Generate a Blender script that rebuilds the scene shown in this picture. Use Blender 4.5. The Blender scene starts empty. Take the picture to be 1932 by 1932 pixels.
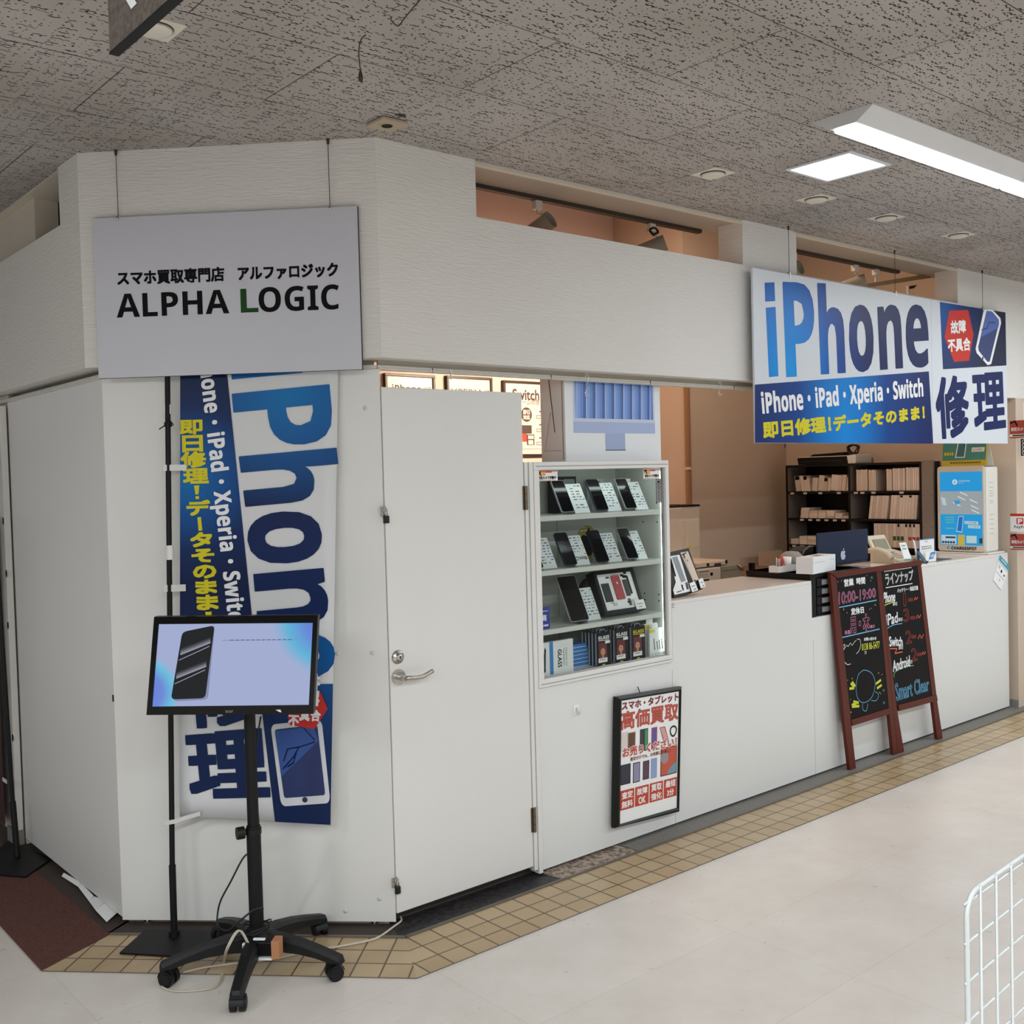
import bpy, bmesh, math, random
from mathutils import Vector, Matrix
C = bpy.context.scene.collection
rnd = random.Random(7)
PI = math.pi

# ------------------------------------------------------------------ camera, world, light, exposure
CAM = Vector((-2.1708, -3.2822, 1.6698))
FPX = 1990.224                      # focal length in pixels of the 1932 px frame
YAW, PITCH, ROLL = math.radians(49.583), math.radians(-1.83), math.radians(-1.512)
F_ = Vector((math.cos(YAW)*math.cos(PITCH), math.sin(YAW)*math.cos(PITCH), math.sin(PITCH)))
r0 = Vector((math.sin(YAW), -math.cos(YAW), 0)); u0 = r0.cross(F_)
R_ = math.cos(ROLL)*r0 + math.sin(ROLL)*u0
U_ = -math.sin(ROLL)*r0 + math.cos(ROLL)*u0
cam = bpy.data.cameras.new('camera'); camo = bpy.data.objects.new('camera', cam); C.objects.link(camo)
cam.sensor_width = 36; cam.lens = FPX/1932*36; cam.clip_end = 100; cam.clip_start = 0.05
M = Matrix((R_, U_, -F_)).transposed().to_4x4(); M.translation = CAM
camo.matrix_world = M
bpy.context.scene.camera = camo
vs = bpy.context.scene.view_settings
vs.view_transform = 'Standard'; vs.look = 'None'; vs.gamma = 1; vs.exposure = 0.0; vs.use_curve_mapping = False
W = bpy.data.worlds.new('store_surroundings'); bpy.context.scene.world = W; W.use_nodes = True
bg = W.node_tree.nodes['Background']; bg.inputs[0].default_value = (0.93, 0.96, 1.0, 1); bg.inputs[1].default_value = 0.34
try:
    cy = bpy.context.scene.cycles
    cy.use_denoising = True; cy.max_bounces = 8; cy.transparent_max_bounces = 12
except Exception:
    pass
LAMP_E = 7.5          # emission of the fluorescent diffusers
SPOT_W = 225.0          # watts of one warm track spot

# ------------------------------------------------------------------ helpers: picking a point of a real plane
def hit(px, py, p0, n):
    d = F_ + R_*((px-966)/FPX) + U_*((966-py)/FPX)
    return CAM + d*((Vector(p0)-CAM).dot(n)/d.dot(n))
def hx(px, py, x): return hit(px, py, (x, 0, 0), Vector((1, 0, 0)))
def hy(px, py, y=0.0): return hit(px, py, (0, y, 0), Vector((0, 1, 0)))
def hz(px, py, z=0.0): return hit(px, py, (0, 0, z), Vector((0, 0, 1)))
S2 = 0.5**0.5
def hc(px, py, o=0.0): return hit(px, py, (-S2*o, -S2*o, 0), Vector((S2, S2, 0)))   # plane of the cut corner, o outward

# ------------------------------------------------------------------ materials
def lin(c): return tuple(((v/255+0.055)/1.055)**2.4 if v/255 > 0.04045 else v/255/12.92 for v in c)
MATS = {}
def newmat(name):
    m = bpy.data.materials.new(name); m.use_nodes = True
    nt = m.node_tree; b = nt.nodes['Principled BSDF']
    return m, nt, b
def mat(name, c=None, rough=0.5, metal=0.0, var=0.05, scale=6.0, bump=0.0, bscale=200.0, spec=0.5, coat=0.0):
    if name in MATS: return MATS[name]
    m, nt, b = newmat(name)
    tc = nt.nodes.new('ShaderNodeTexCoord')
    nz = nt.nodes.new('ShaderNodeTexNoise'); nz.inputs['Scale'].default_value = scale; nz.inputs['Detail'].default_value = 4
    nt.links.new(tc.outputs['Object'], nz.inputs['Vector'])
    mx = nt.nodes.new('ShaderNodeMix'); mx.data_type = 'RGBA'
    l = lin(c)
    mx.inputs['A'].default_value = (*[max(0, v*(1-var)) for v in l], 1)
    mx.inputs['B'].default_value = (*[min(1, v*(1+var)) for v in l], 1)
    nt.links.new(nz.outputs['Fac'], mx.inputs['Factor'])
    nt.links.new(mx.outputs['Result'], b.inputs['Base Color'])
    b.inputs['Roughness'].default_value = rough; b.inputs['Metallic'].default_value = metal
    b.inputs['Specular IOR Level'].default_value = spec; b.inputs['Coat Weight'].default_value = coat
    if bump:
        n2 = nt.nodes.new('ShaderNodeTexNoise'); n2.inputs['Scale'].default_value = bscale
        nt.links.new(tc.outputs['Object'], n2.inputs['Vector'])
        bp = nt.nodes.new('ShaderNodeBump'); bp.inputs['Strength'].default_value = bump; bp.inputs['Distance'].default_value = 0.002
        nt.links.new(n2.outputs['Fac'], bp.inputs['Height']); nt.links.new(bp.outputs['Normal'], b.inputs['Normal'])
    MATS[name] = m
    return m
def emat(name, c, s=1.0):
    if name in MATS: return MATS[name]
    m, nt, b = newmat(name)
    b.inputs['Base Color'].default_value = (0.01, 0.01, 0.01, 1); b.inputs['Roughness'].default_value = 0.3; b.inputs['Specular IOR Level'].default_value = 0.12
    b.inputs['Emission Color'].default_value = (*lin(c), 1); b.inputs['Emission Strength'].default_value = s
    MATS[name] = m
    return m
def gradmat(name, centre, sx, sz, stops, emit=0.0, rough=0.35):
    """colour by the distance from a point of the print (object coordinates x, z), as the print itself is coloured"""
    m, nt, b = newmat(name)
    tc = nt.nodes.new('ShaderNodeTexCoord'); mp = nt.nodes.new('ShaderNodeMapping')
    mp.inputs['Location'].default_value = (-centre[0]*sx, 0, -centre[1]*sz); mp.inputs['Scale'].default_value = (sx, 0, sz)
    nt.links.new(tc.outputs['Object'], mp.inputs['Vector'])
    ln = nt.nodes.new('ShaderNodeVectorMath'); ln.operation = 'LENGTH'
    nt.links.new(mp.outputs['Vector'], ln.inputs[0])
    cr = nt.nodes.new('ShaderNodeValToRGB')
    while len(cr.color_ramp.elements) < len(stops): cr.color_ramp.elements.new(0.5)
    for e, (p, c) in zip(cr.color_ramp.elements, stops): e.position = p; e.color = (*lin(c), 1)
    nt.links.new(ln.outputs['Value'], cr.inputs['Fac'])
    if emit:
        b.inputs['Base Color'].default_value = (0.02, 0.02, 0.02, 1)
        nt.links.new(cr.outputs['Color'], b.inputs['Emission Color']); b.inputs['Emission Strength'].default_value = emit
    else:
        nt.links.new(cr.outputs['Color'], b.inputs['Base Color'])
    b.inputs['Roughness'].default_value = rough; b.inputs['Specular IOR Level'].default_value = 0.15
    return m
def glassmat(name, tint, refl=0.06):
    m = bpy.data.materials.new(name); m.use_nodes = True; nt = m.node_tree; nt.nodes.clear()
    o = nt.nodes.new('ShaderNodeOutputMaterial'); t = nt.nodes.new('ShaderNodeBsdfTransparent'); g = nt.nodes.new('ShaderNodeBsdfGlossy')
    t.inputs[0].default_value = (*tint, 1); g.inputs['Roughness'].default_value = 0.02
    fr = nt.nodes.new('ShaderNodeFresnel'); fr.inputs[0].default_value = 1.14
    ms = nt.nodes.new('ShaderNodeMixShader')
    nt.links.new(fr.outputs[0], ms.inputs[0]); nt.links.new(t.outputs[0], ms.inputs[1]); nt.links.new(g.outputs[0], ms.inputs[2])
    nt.links.new(ms.outputs[0], o.inputs[0])
    return m

# ------------------------------------------------------------------ mesh builder
class MB:
    def __init__(s): s.v = []; s.f = []; s.mi = []; s.m = []; s.sm = []; s.uv = {}; s.gs = []
    def mid(s, m):
        if m not in s.m: s.m.append(m)
        return s.m.index(m)
    def add(s, vs, fs, m, smooth=False):
        b = len(s.v); s.v += [tuple(v) for v in vs]; k = s.mid(m)
        for f in fs: s.f.append(tuple(b+i for i in f)); s.mi.append(k); s.sm.append(smooth)
        return s
    def box(s, x0, x1, y0, y1, z0, z1, m, b=0.0):
        if x0 > x1: x0, x1 = x1, x0
        if y0 > y1: y0, y1 = y1, y0
        if z0 > z1: z0, z1 = z1, z0
        vs = [(x, y, z) for x in (x0, x1) for y in (y0, y1) for z in (z0, z1)]
        fs = [(0, 1, 3, 2), (4, 6, 7, 5), (0, 4, 5, 1), (2, 3, 7, 6), (0, 2, 6, 4), (1, 5, 7, 3)]
        if b:
            bm = bmesh.new(); q = [bm.verts.new(v) for v in vs]
            for f in fs: bm.faces.new([q[i] for i in f])
            bmesh.ops.bevel(bm, geom=bm.edges[:], offset=b, segments=2, affect='EDGES', profile=0.5)
            bm.verts.index_update()
            vs = [tuple(v.co) for v in bm.verts]; fs = [tuple(v.index for v in f.verts) for f in bm.faces]; bm.free()
            return s.add(vs, fs, m, False)
        return s.add(vs, fs, m)
    def prism(s, poly, a0, a1, m, axis='y'):
        """polygon of (x,z) along y, of (x,y) along z, or of (y,z) along x"""
        n = len(poly)
        P = {'y': lambda p, a: (p[0], a, p[1]), 'z': lambda p, a: (p[0], p[1], a), 'x': lambda p, a: (a, p[0], p[1])}[axis]
        vs = [P(p, a0) for p in poly] + [P(p, a1) for p in poly]
        fs = [tuple(range(n)), tuple(range(2*n-1, n-1, -1))] + [(i, n+i, n+(i+1) % n, (i+1) % n) for i in range(n)]
        bm = bmesh.new(); q = [bm.verts.new(v) for v in vs]
        for f in fs: bm.faces.new([q[i] for i in f])
        bmesh.ops.recalc_face_normals(bm, faces=bm.faces[:]); bm.verts.index_update()
        fs = [tuple(v.index for v in f.verts) for f in bm.faces]; bm.free()
        return s.add(vs, fs, m)
    def poly(s, pts, m): return s.add(pts, [tuple(range(len(pts)))], m)
    def flat(s, x0, x1, z0, z1, y, m): return s.add([(x0, y, z0), (x1, y, z0), (x1, y, z1), (x0, y, z1)], [(0, 1, 2, 3)], m)
    def cyl(s, p, q, r, m, r2=None, n=16, caps=True):
        p, q = Vector(p), Vector(q); r2 = r if r2 is None else r2
        a = (q-p).normalized(); e = a.orthogonal().normalized(); g = a.cross(e)
        vs = [c+(e*math.cos(2*PI*i/n)+g*math.sin(2*PI*i/n))*rr for c, rr in ((p, r), (q, r2)) for i in range(n)]
        s.add(vs, [(i, (i+1) % n, n+(i+1) % n, n+i) for i in range(n)], m, True)
        if caps:
            s.add(vs[:n], [tuple(range(n-1, -1, -1))], m); s.add(vs[n:], [tuple(range(n))], m)
        return s
    def tube(s, pts, r, m, n=8, closed=False):
        pts = [Vector(p) for p in pts]; N = len(pts); vs = []; ref = None
        for i, p in enumerate(pts):
            a = (pts[(i+1) % N] if (closed or i < N-1) else p) - (pts[i-1] if (closed or i > 0) else p)
            a = a.normalized() if a.length > 1e-9 else Vector((0, 0, 1))
            if ref is None: ref = a.orthogonal().normalized()
            e = (ref - a*ref.dot(a)); e = e.normalized() if e.length > 1e-6 else a.orthogonal().normalized()
            ref = e; g = a.cross(e)
            vs += [p+(e*math.cos(2*PI*k/n)+g*math.sin(2*PI*k/n))*r for k in range(n)]
        fs = [(i*n+k, i*n+(k+1) % n, ((i+1) % N)*n+(k+1) % n, ((i+1) % N)*n+k) for i in range(N if closed else N-1) for k in range(n)]
        if not closed: fs += [tuple(range(n-1, -1, -1)), tuple(range((N-1)*n, N*n))]
        return s.add(vs, fs, m, True)
    def lathe(s, prof, o, m, axis=(0, 0, 1), n=24):
        o = Vector(o); a = Vector(axis).normalized(); e = a.orthogonal().normalized(); g = a.cross(e); k = len(prof)
        vs = [o+a*h+(e*math.cos(2*PI*i/n)+g*math.sin(2*PI*i/n))*r for i in range(n) for r, h in prof]
        fs = [(i*k+j, ((i+1) % n)*k+j, ((i+1) % n)*k+j+1, i*k+j+1) for i in range(n) for j in range(k-1)]
        return s.add(vs, fs, m, True)
    def disc(s, cx, cz, y, r, m, n=24, rz=None):
        rz = rz or r
        return s.add([(cx+r*math.cos(2*PI*i/n), y, cz+rz*math.sin(2*PI*i/n)) for i in range(n)], [tuple(range(n))], m)
    def ribbon(s, pts, w, y, m, closed=False):
        """flat stroke through (x,z) points, facing -y"""
        P = [Vector((p[0], p[1])) for p in pts]; N = len(P)
        for i in range(N if closed else N-1):
            a, b = P[i], P[(i+1) % N]; d = (b-a)
            if d.length < 1e-7: continue
            d.normalize(); n = Vector((-d.y, d.x))*w/2; a = a-d*w*0.3; b = b+d*w*0.3
            s.add([(a.x-n.x, y, a.y-n.y), (b.x-n.x, y, b.y-n.y), (b.x+n.x, y, b.y+n.y), (a.x+n.x, y, a.y+n.y)], [(0, 1, 2, 3)], m)
        return s
    def rrect(s, x0, x1, z0, z1, y, r, m, y1=None, n=5):
        pts = rr(x0, x1, z0, z1, r, n)
        if y1 is None: return s.add([(p[0], y, p[1]) for p in pts], [tuple(range(len(pts)))], m)
        return s.prism(pts, y, y1, m, 'y')
    def build(s, name, parent=None):
        me = bpy.data.meshes.new(name); me.from_pydata(s.v, [], s.f)
        for m in s.m: me.materials.append(m)
        me.polygons.foreach_set('material_index', s.mi); me.polygons.foreach_set('use_smooth', s.sm)
        if s.uv:
            l = me.uv_layers.new(name='UVMap')
            for i, lp in enumerate(me.loops): l.data[i].uv = s.uv.get(lp.vertex_index, (0, 0))
        me.update()
        o = bpy.data.objects.new(name, me); C.objects.link(o)
        if parent: o.parent = parent
        return o
def rr(x0, x1, z0, z1, r, n=5):
    out = []
    for cx, cz, a in ((x1-r, z0+r, -PI/2), (x1-r, z1-r, 0), (x0+r, z1-r, PI/2), (x0+r, z0+r, PI)):
        out += [(cx+r*math.cos(a+PI/2*i/n), cz+r*math.sin(a+PI/2*i/n)) for i in range(n+1)]
    return out
def arc(cx, cz, r, a0, a1, n=16, rz=None):
    rz = rz or r
    return [(cx+r*math.cos(a0+(a1-a0)*i/n), cz+rz*math.sin(a0+(a1-a0)*i/n)) for i in range(n+1)]
def smooth(pts, n=6):
    """Catmull-Rom through 2-D or 3-D points"""
    P = [Vector(p) for p in pts]; out = []
    for i in range(len(P)-1):
        a, b, c, d = P[max(i-1, 0)], P[i], P[i+1], P[min(i+2, len(P)-1)]
        for k in range(n):
            t = k/n
            out.append(0.5*((2*b)+(c-a)*t+(2*a-5*b+4*c-d)*t*t+(3*b-a-3*c+d)*t**3))
    return out+[P[-1]]

def tag(o, label=None, cat=None, group=None, kind=None):
    if label: o['label'] = label
    if cat: o['category'] = cat
    if group: o['group'] = group
    if kind: o['kind'] = kind
    return o
class T:
    """a thing: an Empty at its base, with a local frame (x to the right seen from its front, y into it, z up)"""
    def __init__(s, name, label, cat, loc, rz=0.0, group=None, rx=0.0, ry=0.0, kind=None):
        s.o = bpy.data.objects.new(name, None); C.objects.link(s.o); s.o.empty_display_size = 0.05
        s.M = Matrix.Translation(Vector(loc)) @ Matrix.Rotation(rz, 4, 'Z') @ Matrix.Rotation(rx, 4, 'X') @ Matrix.Rotation(ry, 4, 'Y')
        s.o.matrix_world = s.M; s.I = s.M.inverted()
        tag(s.o, label, cat, group, kind)
    def lp(s, px, py, y=0.0):
        n = s.M.to_3x3() @ Vector((0, 1, 0)); q = s.I @ hit(px, py, s.M @ Vector((0, y, 0)), n)
        return (q.x, q.z)
    def lpx(s, px, py, x=0.0):
        n = s.M.to_3x3() @ Vector((1, 0, 0)); q = s.I @ hit(px, py, s.M @ Vector((x, 0, 0)), n)
        return (q.y, q.z)
    def rect(s, a, b, y=0.0):
        p, q = s.lp(*a, y), s.lp(*b, y)
        return min(p[0], q[0]), max(p[0], q[0]), min(p[1], q[1]), max(p[1], q[1])
    def part(s, name, mb, parent=None, label=None):
        # every line of writing becomes a part of its own
        cuts = sorted(set([0]+mb.gs+[len(mb.f)])) if len(mb.gs) > 1 else [0, len(mb.f)]
        first = None
        for a, b in zip(cuts, cuts[1:]):
            if len(cuts) == 2: q = mb
            else:
                q = MB(); ids = {}
                for k in range(a, b):
                    for i in mb.f[k]:
                        if i not in ids: ids[i] = len(q.v); q.v.append(mb.v[i])
                    q.f.append(tuple(ids[i] for i in mb.f[k])); q.mi.append(q.mid(mb.m[mb.mi[k]])); q.sm.append(mb.sm[k])
            o = q.build(name, parent or s.o); first = first or o
            if label: o['label'] = label
        return first
def single(name, label, cat, mb, loc=(0, 0, 0), rz=0.0, group=None, kind=None, rx=0.0, ry=0.0):
    o = mb.build(name)
    o.matrix_world = Matrix.Translation(Vector(loc)) @ Matrix.Rotation(rz, 4, 'Z') @ Matrix.Rotation(rx, 4, 'X') @ Matrix.Rotation(ry, 4, 'Y')
    return tag(o, label, cat, group, kind)

# ------------------------------------------------------------------ lettering
GC = {}
def B(s):                                     # the sans-serif bold alphabet of the font
    o = ''
    for ch in s:
        if 'A' <= ch <= 'Z': o += chr(0x1D5D4+ord(ch)-65)
        elif 'a' <= ch <= 'z': o += chr(0x1D5EE+ord(ch)-97)
        elif '0' <= ch <= '9': o += chr(0x1D7EC+ord(ch)-48)
        else: o += ch
    return o
def glyphs(s):
    if s in GC: return GC[s]
    c = bpy.data.curves.new('t', 'FONT'); c.body = s; c.size = 1; c.resolution_u = 2
    o = bpy.data.objects.new('t', c); C.objects.link(o)
    bpy.context.view_layer.update()
    m = bpy.data.meshes.new_from_object(o.evaluated_get(bpy.context.evaluated_depsgraph_get()))
    vs = [(v.co.x, v.co.y) for v in m.vertices]; fs = [tuple(p.vertices) for p in m.polygons]
    cnt = {}
    for f in fs:
        for i in range(len(f)):
            e = tuple(sorted((f[i], f[(i+1) % len(f)]))); cnt[e] = cnt.get(e, 0)+1
    be = [e for e, k in cnt.items() if k == 1]
    bpy.data.objects.remove(o); bpy.data.curves.remove(c); bpy.data.meshes.remove(m)
    xs = [v[0] for v in vs] or [0, 1]; ys = [v[1] for v in vs] or [0, 1]
    x0, x1, y0, y1 = min(xs), max(xs), min(ys), max(ys)
    GC[s] = ([((x-x0)/(x1-x0 or 1), (y-y0)/(y1-y0 or 1)) for x, y in vs], fs, be)
    return GC[s]
def text(mb, s, x0, x1, z0, z1, y, m, bold=0.0, outline=0.0, fx=None):
    """lettering that fills the rectangle; bold: added stroke half-width in metres; outline: only contours of that width"""
    mb.gs.append(len(mb.f))
    vs, fs, be = glyphs(s)
    fx = fx or (lambda a, b: (x0+(x1-x0)*a, z0+(z1-z0)*b))
    P = [fx(a, b) for a, b in vs]
    if outline:
        for a, b in be: mb.ribbon([P[a], P[b]], outline, y, m)
        mb.gs.append(len(mb.f))
        return mb
    D = [(0, 0)]
    if bold:
        D = [(a, b) for a in (-1, 0, 1) for b in (-1, 0, 1) if a or b]
        if bold > 0.005: D += [(a, b) for a in (-1, -0.5, 0.5, 1) for b in (-1, -0.5, 0.5, 1) if max(abs(a), abs(b)) == 1 and min(abs(a), abs(b)) == 0.5]
    groups = [fs]
    if '・' in s or ' ' in s:                   # words apart
        iv = sorted((min(vs[i][0] for i in f), max(vs[i][0] for i in f), f) for f in fs); groups = []; far = -9
        for a, b, f in iv:
            if a > far+0.018 and '・' in s or a > far+0.035: groups.append([])
            groups[-1].append(f); far = max(far, b)
    for g in groups:
        mb.gs.append(len(mb.f))
        for k, (dx, dz) in enumerate(D):
            dx *= bold*0.9; dz *= bold*0.9
            used = sorted(set(i for f in g for i in f)); ix = {i: n for n, i in enumerate(used)}
            mb.add([(P[i][0]+dx, y-k*2e-5, P[i][1]+dz) for i in used], [tuple(ix[i] for i in f) for f in g], m)
    mb.gs.append(len(mb.f))
    return mb
def quad(t, tl, tr, br, bl, y=0.0):
    """bilinear map of the unit square onto four picked points of the thing's own plane"""
    A, Bq, Cq, D = [t.lp(*p, y) for p in (bl, br, tr, tl)]
    def fx(a, b):
        return tuple((A[i]*(1-a)+Bq[i]*a)*(1-b)+(D[i]*(1-a)+Cq[i]*a)*b for i in (0, 1))
    return fx
def z(ox, oy, sc):                             # crop coordinates to frame coordinates
    return lambda x, y: (ox+x*sc, oy+y*sc)

# ------------------------------------------------------------------ large lamps of the hall out of the frame (rows of ceiling fluorescents)
def area(name, loc, sx, sy, power, col=(0.92, 0.97, 1.0)):
    l = bpy.data.lights.new(name, 'AREA'); l.shape = 'RECTANGLE'; l.size = sx; l.size_y = sy; l.energy = power; l.color = col
    o = bpy.data.objects.new(name, l); C.objects.link(o); o.location = loc
    return o
for ax, ay, pw in ((4.4, -1.22, 34), (-4.8, -3.6, 110), (-2.0, -3.6, 80), (2.2, -3.6, 46), (5.6, -3.6, 50), (-3.6, -6.0, 110), (1.0, -6.0, 58), (5.0, -6.0, 50), (8.6, -2.4, 45), (8.6, -6.0, 45), (-5.0, -1.2, 60)):
    area('hall_fluorescent_light', (ax, ay, 2.86), 2.5, 0.12, pw)

# ------------------------------------------------------------------ shell
ZC, HB, LEDGE, HD = 2.915, 2.123, 2.694, 0.047

def wallpaper():
    m, nt, b = newmat('ribbed_white_wallpaper')
    tc = nt.nodes.new('ShaderNodeTexCoord'); mp = nt.nodes.new('ShaderNodeMapping'); mp.inputs['Scale'].default_value = (18, 18, 165)
    n1 = nt.nodes.new('ShaderNodeTexNoise'); n1.inputs['Scale'].default_value = 1.0; n1.inputs['Detail'].default_value = 3
    nt.links.new(tc.outputs['Object'], mp.inputs['Vector']); nt.links.new(mp.outputs['Vector'], n1.inputs['Vector'])
    bp = nt.nodes.new('ShaderNodeBump'); bp.inputs['Strength'].default_value = 0.7; bp.inputs['Distance'].default_value = 0.0045
    nt.links.new(n1.outputs['Fac'], bp.inputs['Height']); nt.links.new(bp.outputs['Normal'], b.inputs['Normal'])
    n2 = nt.nodes.new('ShaderNodeTexNoise'); n2.inputs['Scale'].default_value = 1.3
    nt.links.new(tc.outputs['Object'], n2.inputs['Vector'])
    cr = nt.nodes.new('ShaderNodeValToRGB')
    cr.color_ramp.elements[0].color = (*lin((216, 213, 207)), 1); cr.color_ramp.elements[1].color = (*lin((226, 224, 219)), 1)
    nt.links.new(n2.outputs['Fac'], cr.inputs['Fac']); nt.links.new(cr.outputs['Color'], b.inputs['Base Color'])
    b.inputs['Roughness'].default_value = 0.85
    return m
def ceilingmat():
    m, nt, b = newmat('fissured_ceiling_board')
    L = nt.links.new
    def N(t, **k):
        n = nt.nodes.new(t)
        for a, v in k.items(): setattr(n, a, v)
        return n
    def Mt(op, a, bb=None, c=None):
        n = N('ShaderNodeMath', operation=op)
        for i, v in enumerate((a, bb, c)):
            if v is None: continue
            if isinstance(v, (int, float)): n.inputs[i].default_value = v
            else: L(v, n.inputs[i])
        return n.outputs[0]
    tc = N('ShaderNodeTexCoord'); sp = N('ShaderNodeSeparateXYZ'); L(tc.outputs['Object'], sp.inputs[0])
    v = Mt('DIVIDE', Mt('ADD', sp.outputs['Y'], 0.155), 0.4545)
    fl = Mt('FLOOR', v); fv = Mt('SUBTRACT', v, fl)
    odd = Mt('MULTIPLY', Mt('ABSOLUTE', Mt('MODULO', fl, 2.0)), 0.5)
    u = Mt('SUBTRACT', Mt('DIVIDE', Mt('ADD', sp.outputs['X'], 0.967), 0.909), odd)
    fu = Mt('SUBTRACT', u, Mt('FLOOR', u))
    def near(f, w): return Mt('MAXIMUM', Mt('LESS_THAN', f, w), Mt('GREATER_THAN', f, 1-w))
    seam = Mt('MAXIMUM', near(fv, 0.0042), near(fu, 0.0021))
    def vor(sx, sy):
        mp = N('ShaderNodeMapping'); mp.inputs['Scale'].default_value = (sx, sy, 1); L(tc.outputs['Object'], mp.inputs['Vector'])
        w = N('ShaderNodeTexVoronoi', voronoi_dimensions='2D', feature='F1'); w.inputs['Scale'].default_value = 1.0; w.inputs['Randomness'].default_value = 0.85
        L(mp.outputs['Vector'], w.inputs['Vector'])
        d = N('ShaderNodeVectorMath', operation='SUBTRACT'); L(mp.outputs['Vector'], d.inputs[0]); L(w.outputs['Position'], d.inputs[1])
        e = N('ShaderNodeSeparateXYZ'); L(d.outputs[0], e.inputs[0]); c = N('ShaderNodeSeparateXYZ'); L(w.outputs['Color'], c.inputs[0])
        return e.outputs['X'], e.outputs['Y'], c.outputs['X'], c.outputs['Y']
    # worm-like fissures, one to a cell, and round pin holes
    dx, dy, ra, rb = vor(19, 35)
    wig = Mt('MULTIPLY', Mt('SINE', Mt('ADD', Mt('MULTIPLY', dx, 15.0), Mt('MULTIPLY', ra, 40.0))), 0.07)
    sl = Mt('MULTIPLY', Mt('SUBTRACT', rb, 0.5), Mt('MULTIPLY', dx, 0.7))
    worm = Mt('MULTIPLY', Mt('LESS_THAN', Mt('ABSOLUTE', Mt('ADD', dy, Mt('ADD', wig, sl))), Mt('ADD', 0.045, Mt('MULTIPLY', rb, 0.055))), Mt('LESS_THAN', Mt('ABSOLUTE', dx), Mt('MULTIPLY', Mt('SUBTRACT', ra, 0.22), 0.72)))
    ex_, ey_, rc, rd = vor(46, 60)
    dot_ = Mt('LESS_THAN', Mt('ADD', Mt('MULTIPLY', ex_, ex_), Mt('MULTIPLY', ey_, ey_)), Mt('MULTIPLY', Mt('SUBTRACT', rc, 0.3), 0.055))
    p = Mt('MAXIMUM', worm, dot_)
    dirt = N('ShaderNodeTexNoise'); dirt.inputs['Scale'].default_value = 1.7; L(tc.outputs['Object'], dirt.inputs['Vector'])
    base = N('ShaderNodeValToRGB'); base.color_ramp.elements[0].position = 0.3; base.color_ramp.elements[1].position = 0.7
    base.color_ramp.elements[0].color = (*lin((160, 154, 148)), 1); base.color_ramp.elements[1].color = (*lin((179, 173, 168)), 1)
    L(dirt.outputs['Fac'], base.inputs['Fac'])
    mx = N('ShaderNodeMix', data_type='RGBA'); mx.inputs['B'].default_value = (*lin((58, 50, 46)), 1)
    L(base.outputs['Color'], mx.inputs['A']); L(Mt('MAXIMUM', p, Mt('MULTIPLY', seam, 0.9)), mx.inputs['Factor'])
    L(mx.outputs['Result'], b.inputs['Base Color']); b.inputs['Roughness'].default_value = 0.95
    b.inputs['Specular IOR Level'].default_value = 0.1
    return m
def floormat():
    m, nt, b = newmat('polished_vinyl_floor')
    L = nt.links.new; tc = nt.nodes.new('ShaderNodeTexCoord')
    mp = nt.nodes.new('ShaderNodeMapping'); mp.inputs['Location'].default_value = (0.105, 0.408, 0); L(tc.outputs['Object'], mp.inputs['Vector'])
    br = nt.nodes.new('ShaderNodeTexBrick'); br.offset = 0.0; br.inputs['Scale'].default_value = 1.0
    br.inputs['Brick Width'].default_value = 0.975; br.inputs['Row Height'].default_value = 0.4875; br.inputs['Mortar Size'].default_value = 0.0007
    br.inputs['Color1'].default_value = (1, 1, 1, 1); br.inputs['Color2'].default_value = (0.97, 0.97, 0.97, 1); br.inputs['Mortar'].default_value = (0.72, 0.70, 0.68, 1)
    L(mp.outputs['Vector'], br.inputs['Vector'])
    n1 = nt.nodes.new('ShaderNodeTexNoise'); n1.inputs['Scale'].default_value = 3.0; n1.inputs['Detail'].default_value = 10; n1.inputs['Roughness'].default_value = 0.7
    L(tc.outputs['Object'], n1.inputs['Vector'])
    cr = nt.nodes.new('ShaderNodeValToRGB'); cr.color_ramp.elements[0].position = 0.3; cr.color_ramp.elements[1].position = 0.7
    cr.color_ramp.elements[0].color = (*lin((208, 200, 191)), 1); cr.color_ramp.elements[1].color = (*lin((222, 216, 209)), 1)
    L(n1.outputs['Fac'], cr.inputs['Fac'])
    n3 = nt.nodes.new('ShaderNodeTexNoise'); n3.inputs['Scale'].default_value = 22; n3.inputs['Detail'].default_value = 3; L(tc.outputs['Object'], n3.inputs['Vector'])
    c3 = nt.nodes.new('ShaderNodeValToRGB'); c3.color_ramp.elements[0].position = 0.25; c3.color_ramp.elements[1].position = 0.31
    c3.color_ramp.elements[0].color = (0.62, 0.58, 0.54, 1); c3.color_ramp.elements[1].color = (1, 1, 1, 1); L(n3.outputs['Fac'], c3.inputs['Fac'])
    m1 = nt.nodes.new('ShaderNodeMix'); m1.data_type = 'RGBA'; m1.blend_type = 'MULTIPLY'; m1.inputs['Factor'].default_value = 1
    L(cr.outputs['Color'], m1.inputs['A']); L(br.outputs['Color'], m1.inputs['B'])
    m2 = nt.nodes.new('ShaderNodeMix'); m2.data_type = 'RGBA'; m2.blend_type = 'MULTIPLY'; m2.inputs['Factor'].default_value = 0.6
    L(m1.outputs['Result'], m2.inputs['A']); L(c3.outputs['Color'], m2.inputs['B'])
    L(m2.outputs['Result'], b.inputs['Base Color'])
    b.inputs['Roughness'].default_value = 0.30; b.inputs['Specular IOR Level'].default_value = 0.35
    return m
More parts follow.
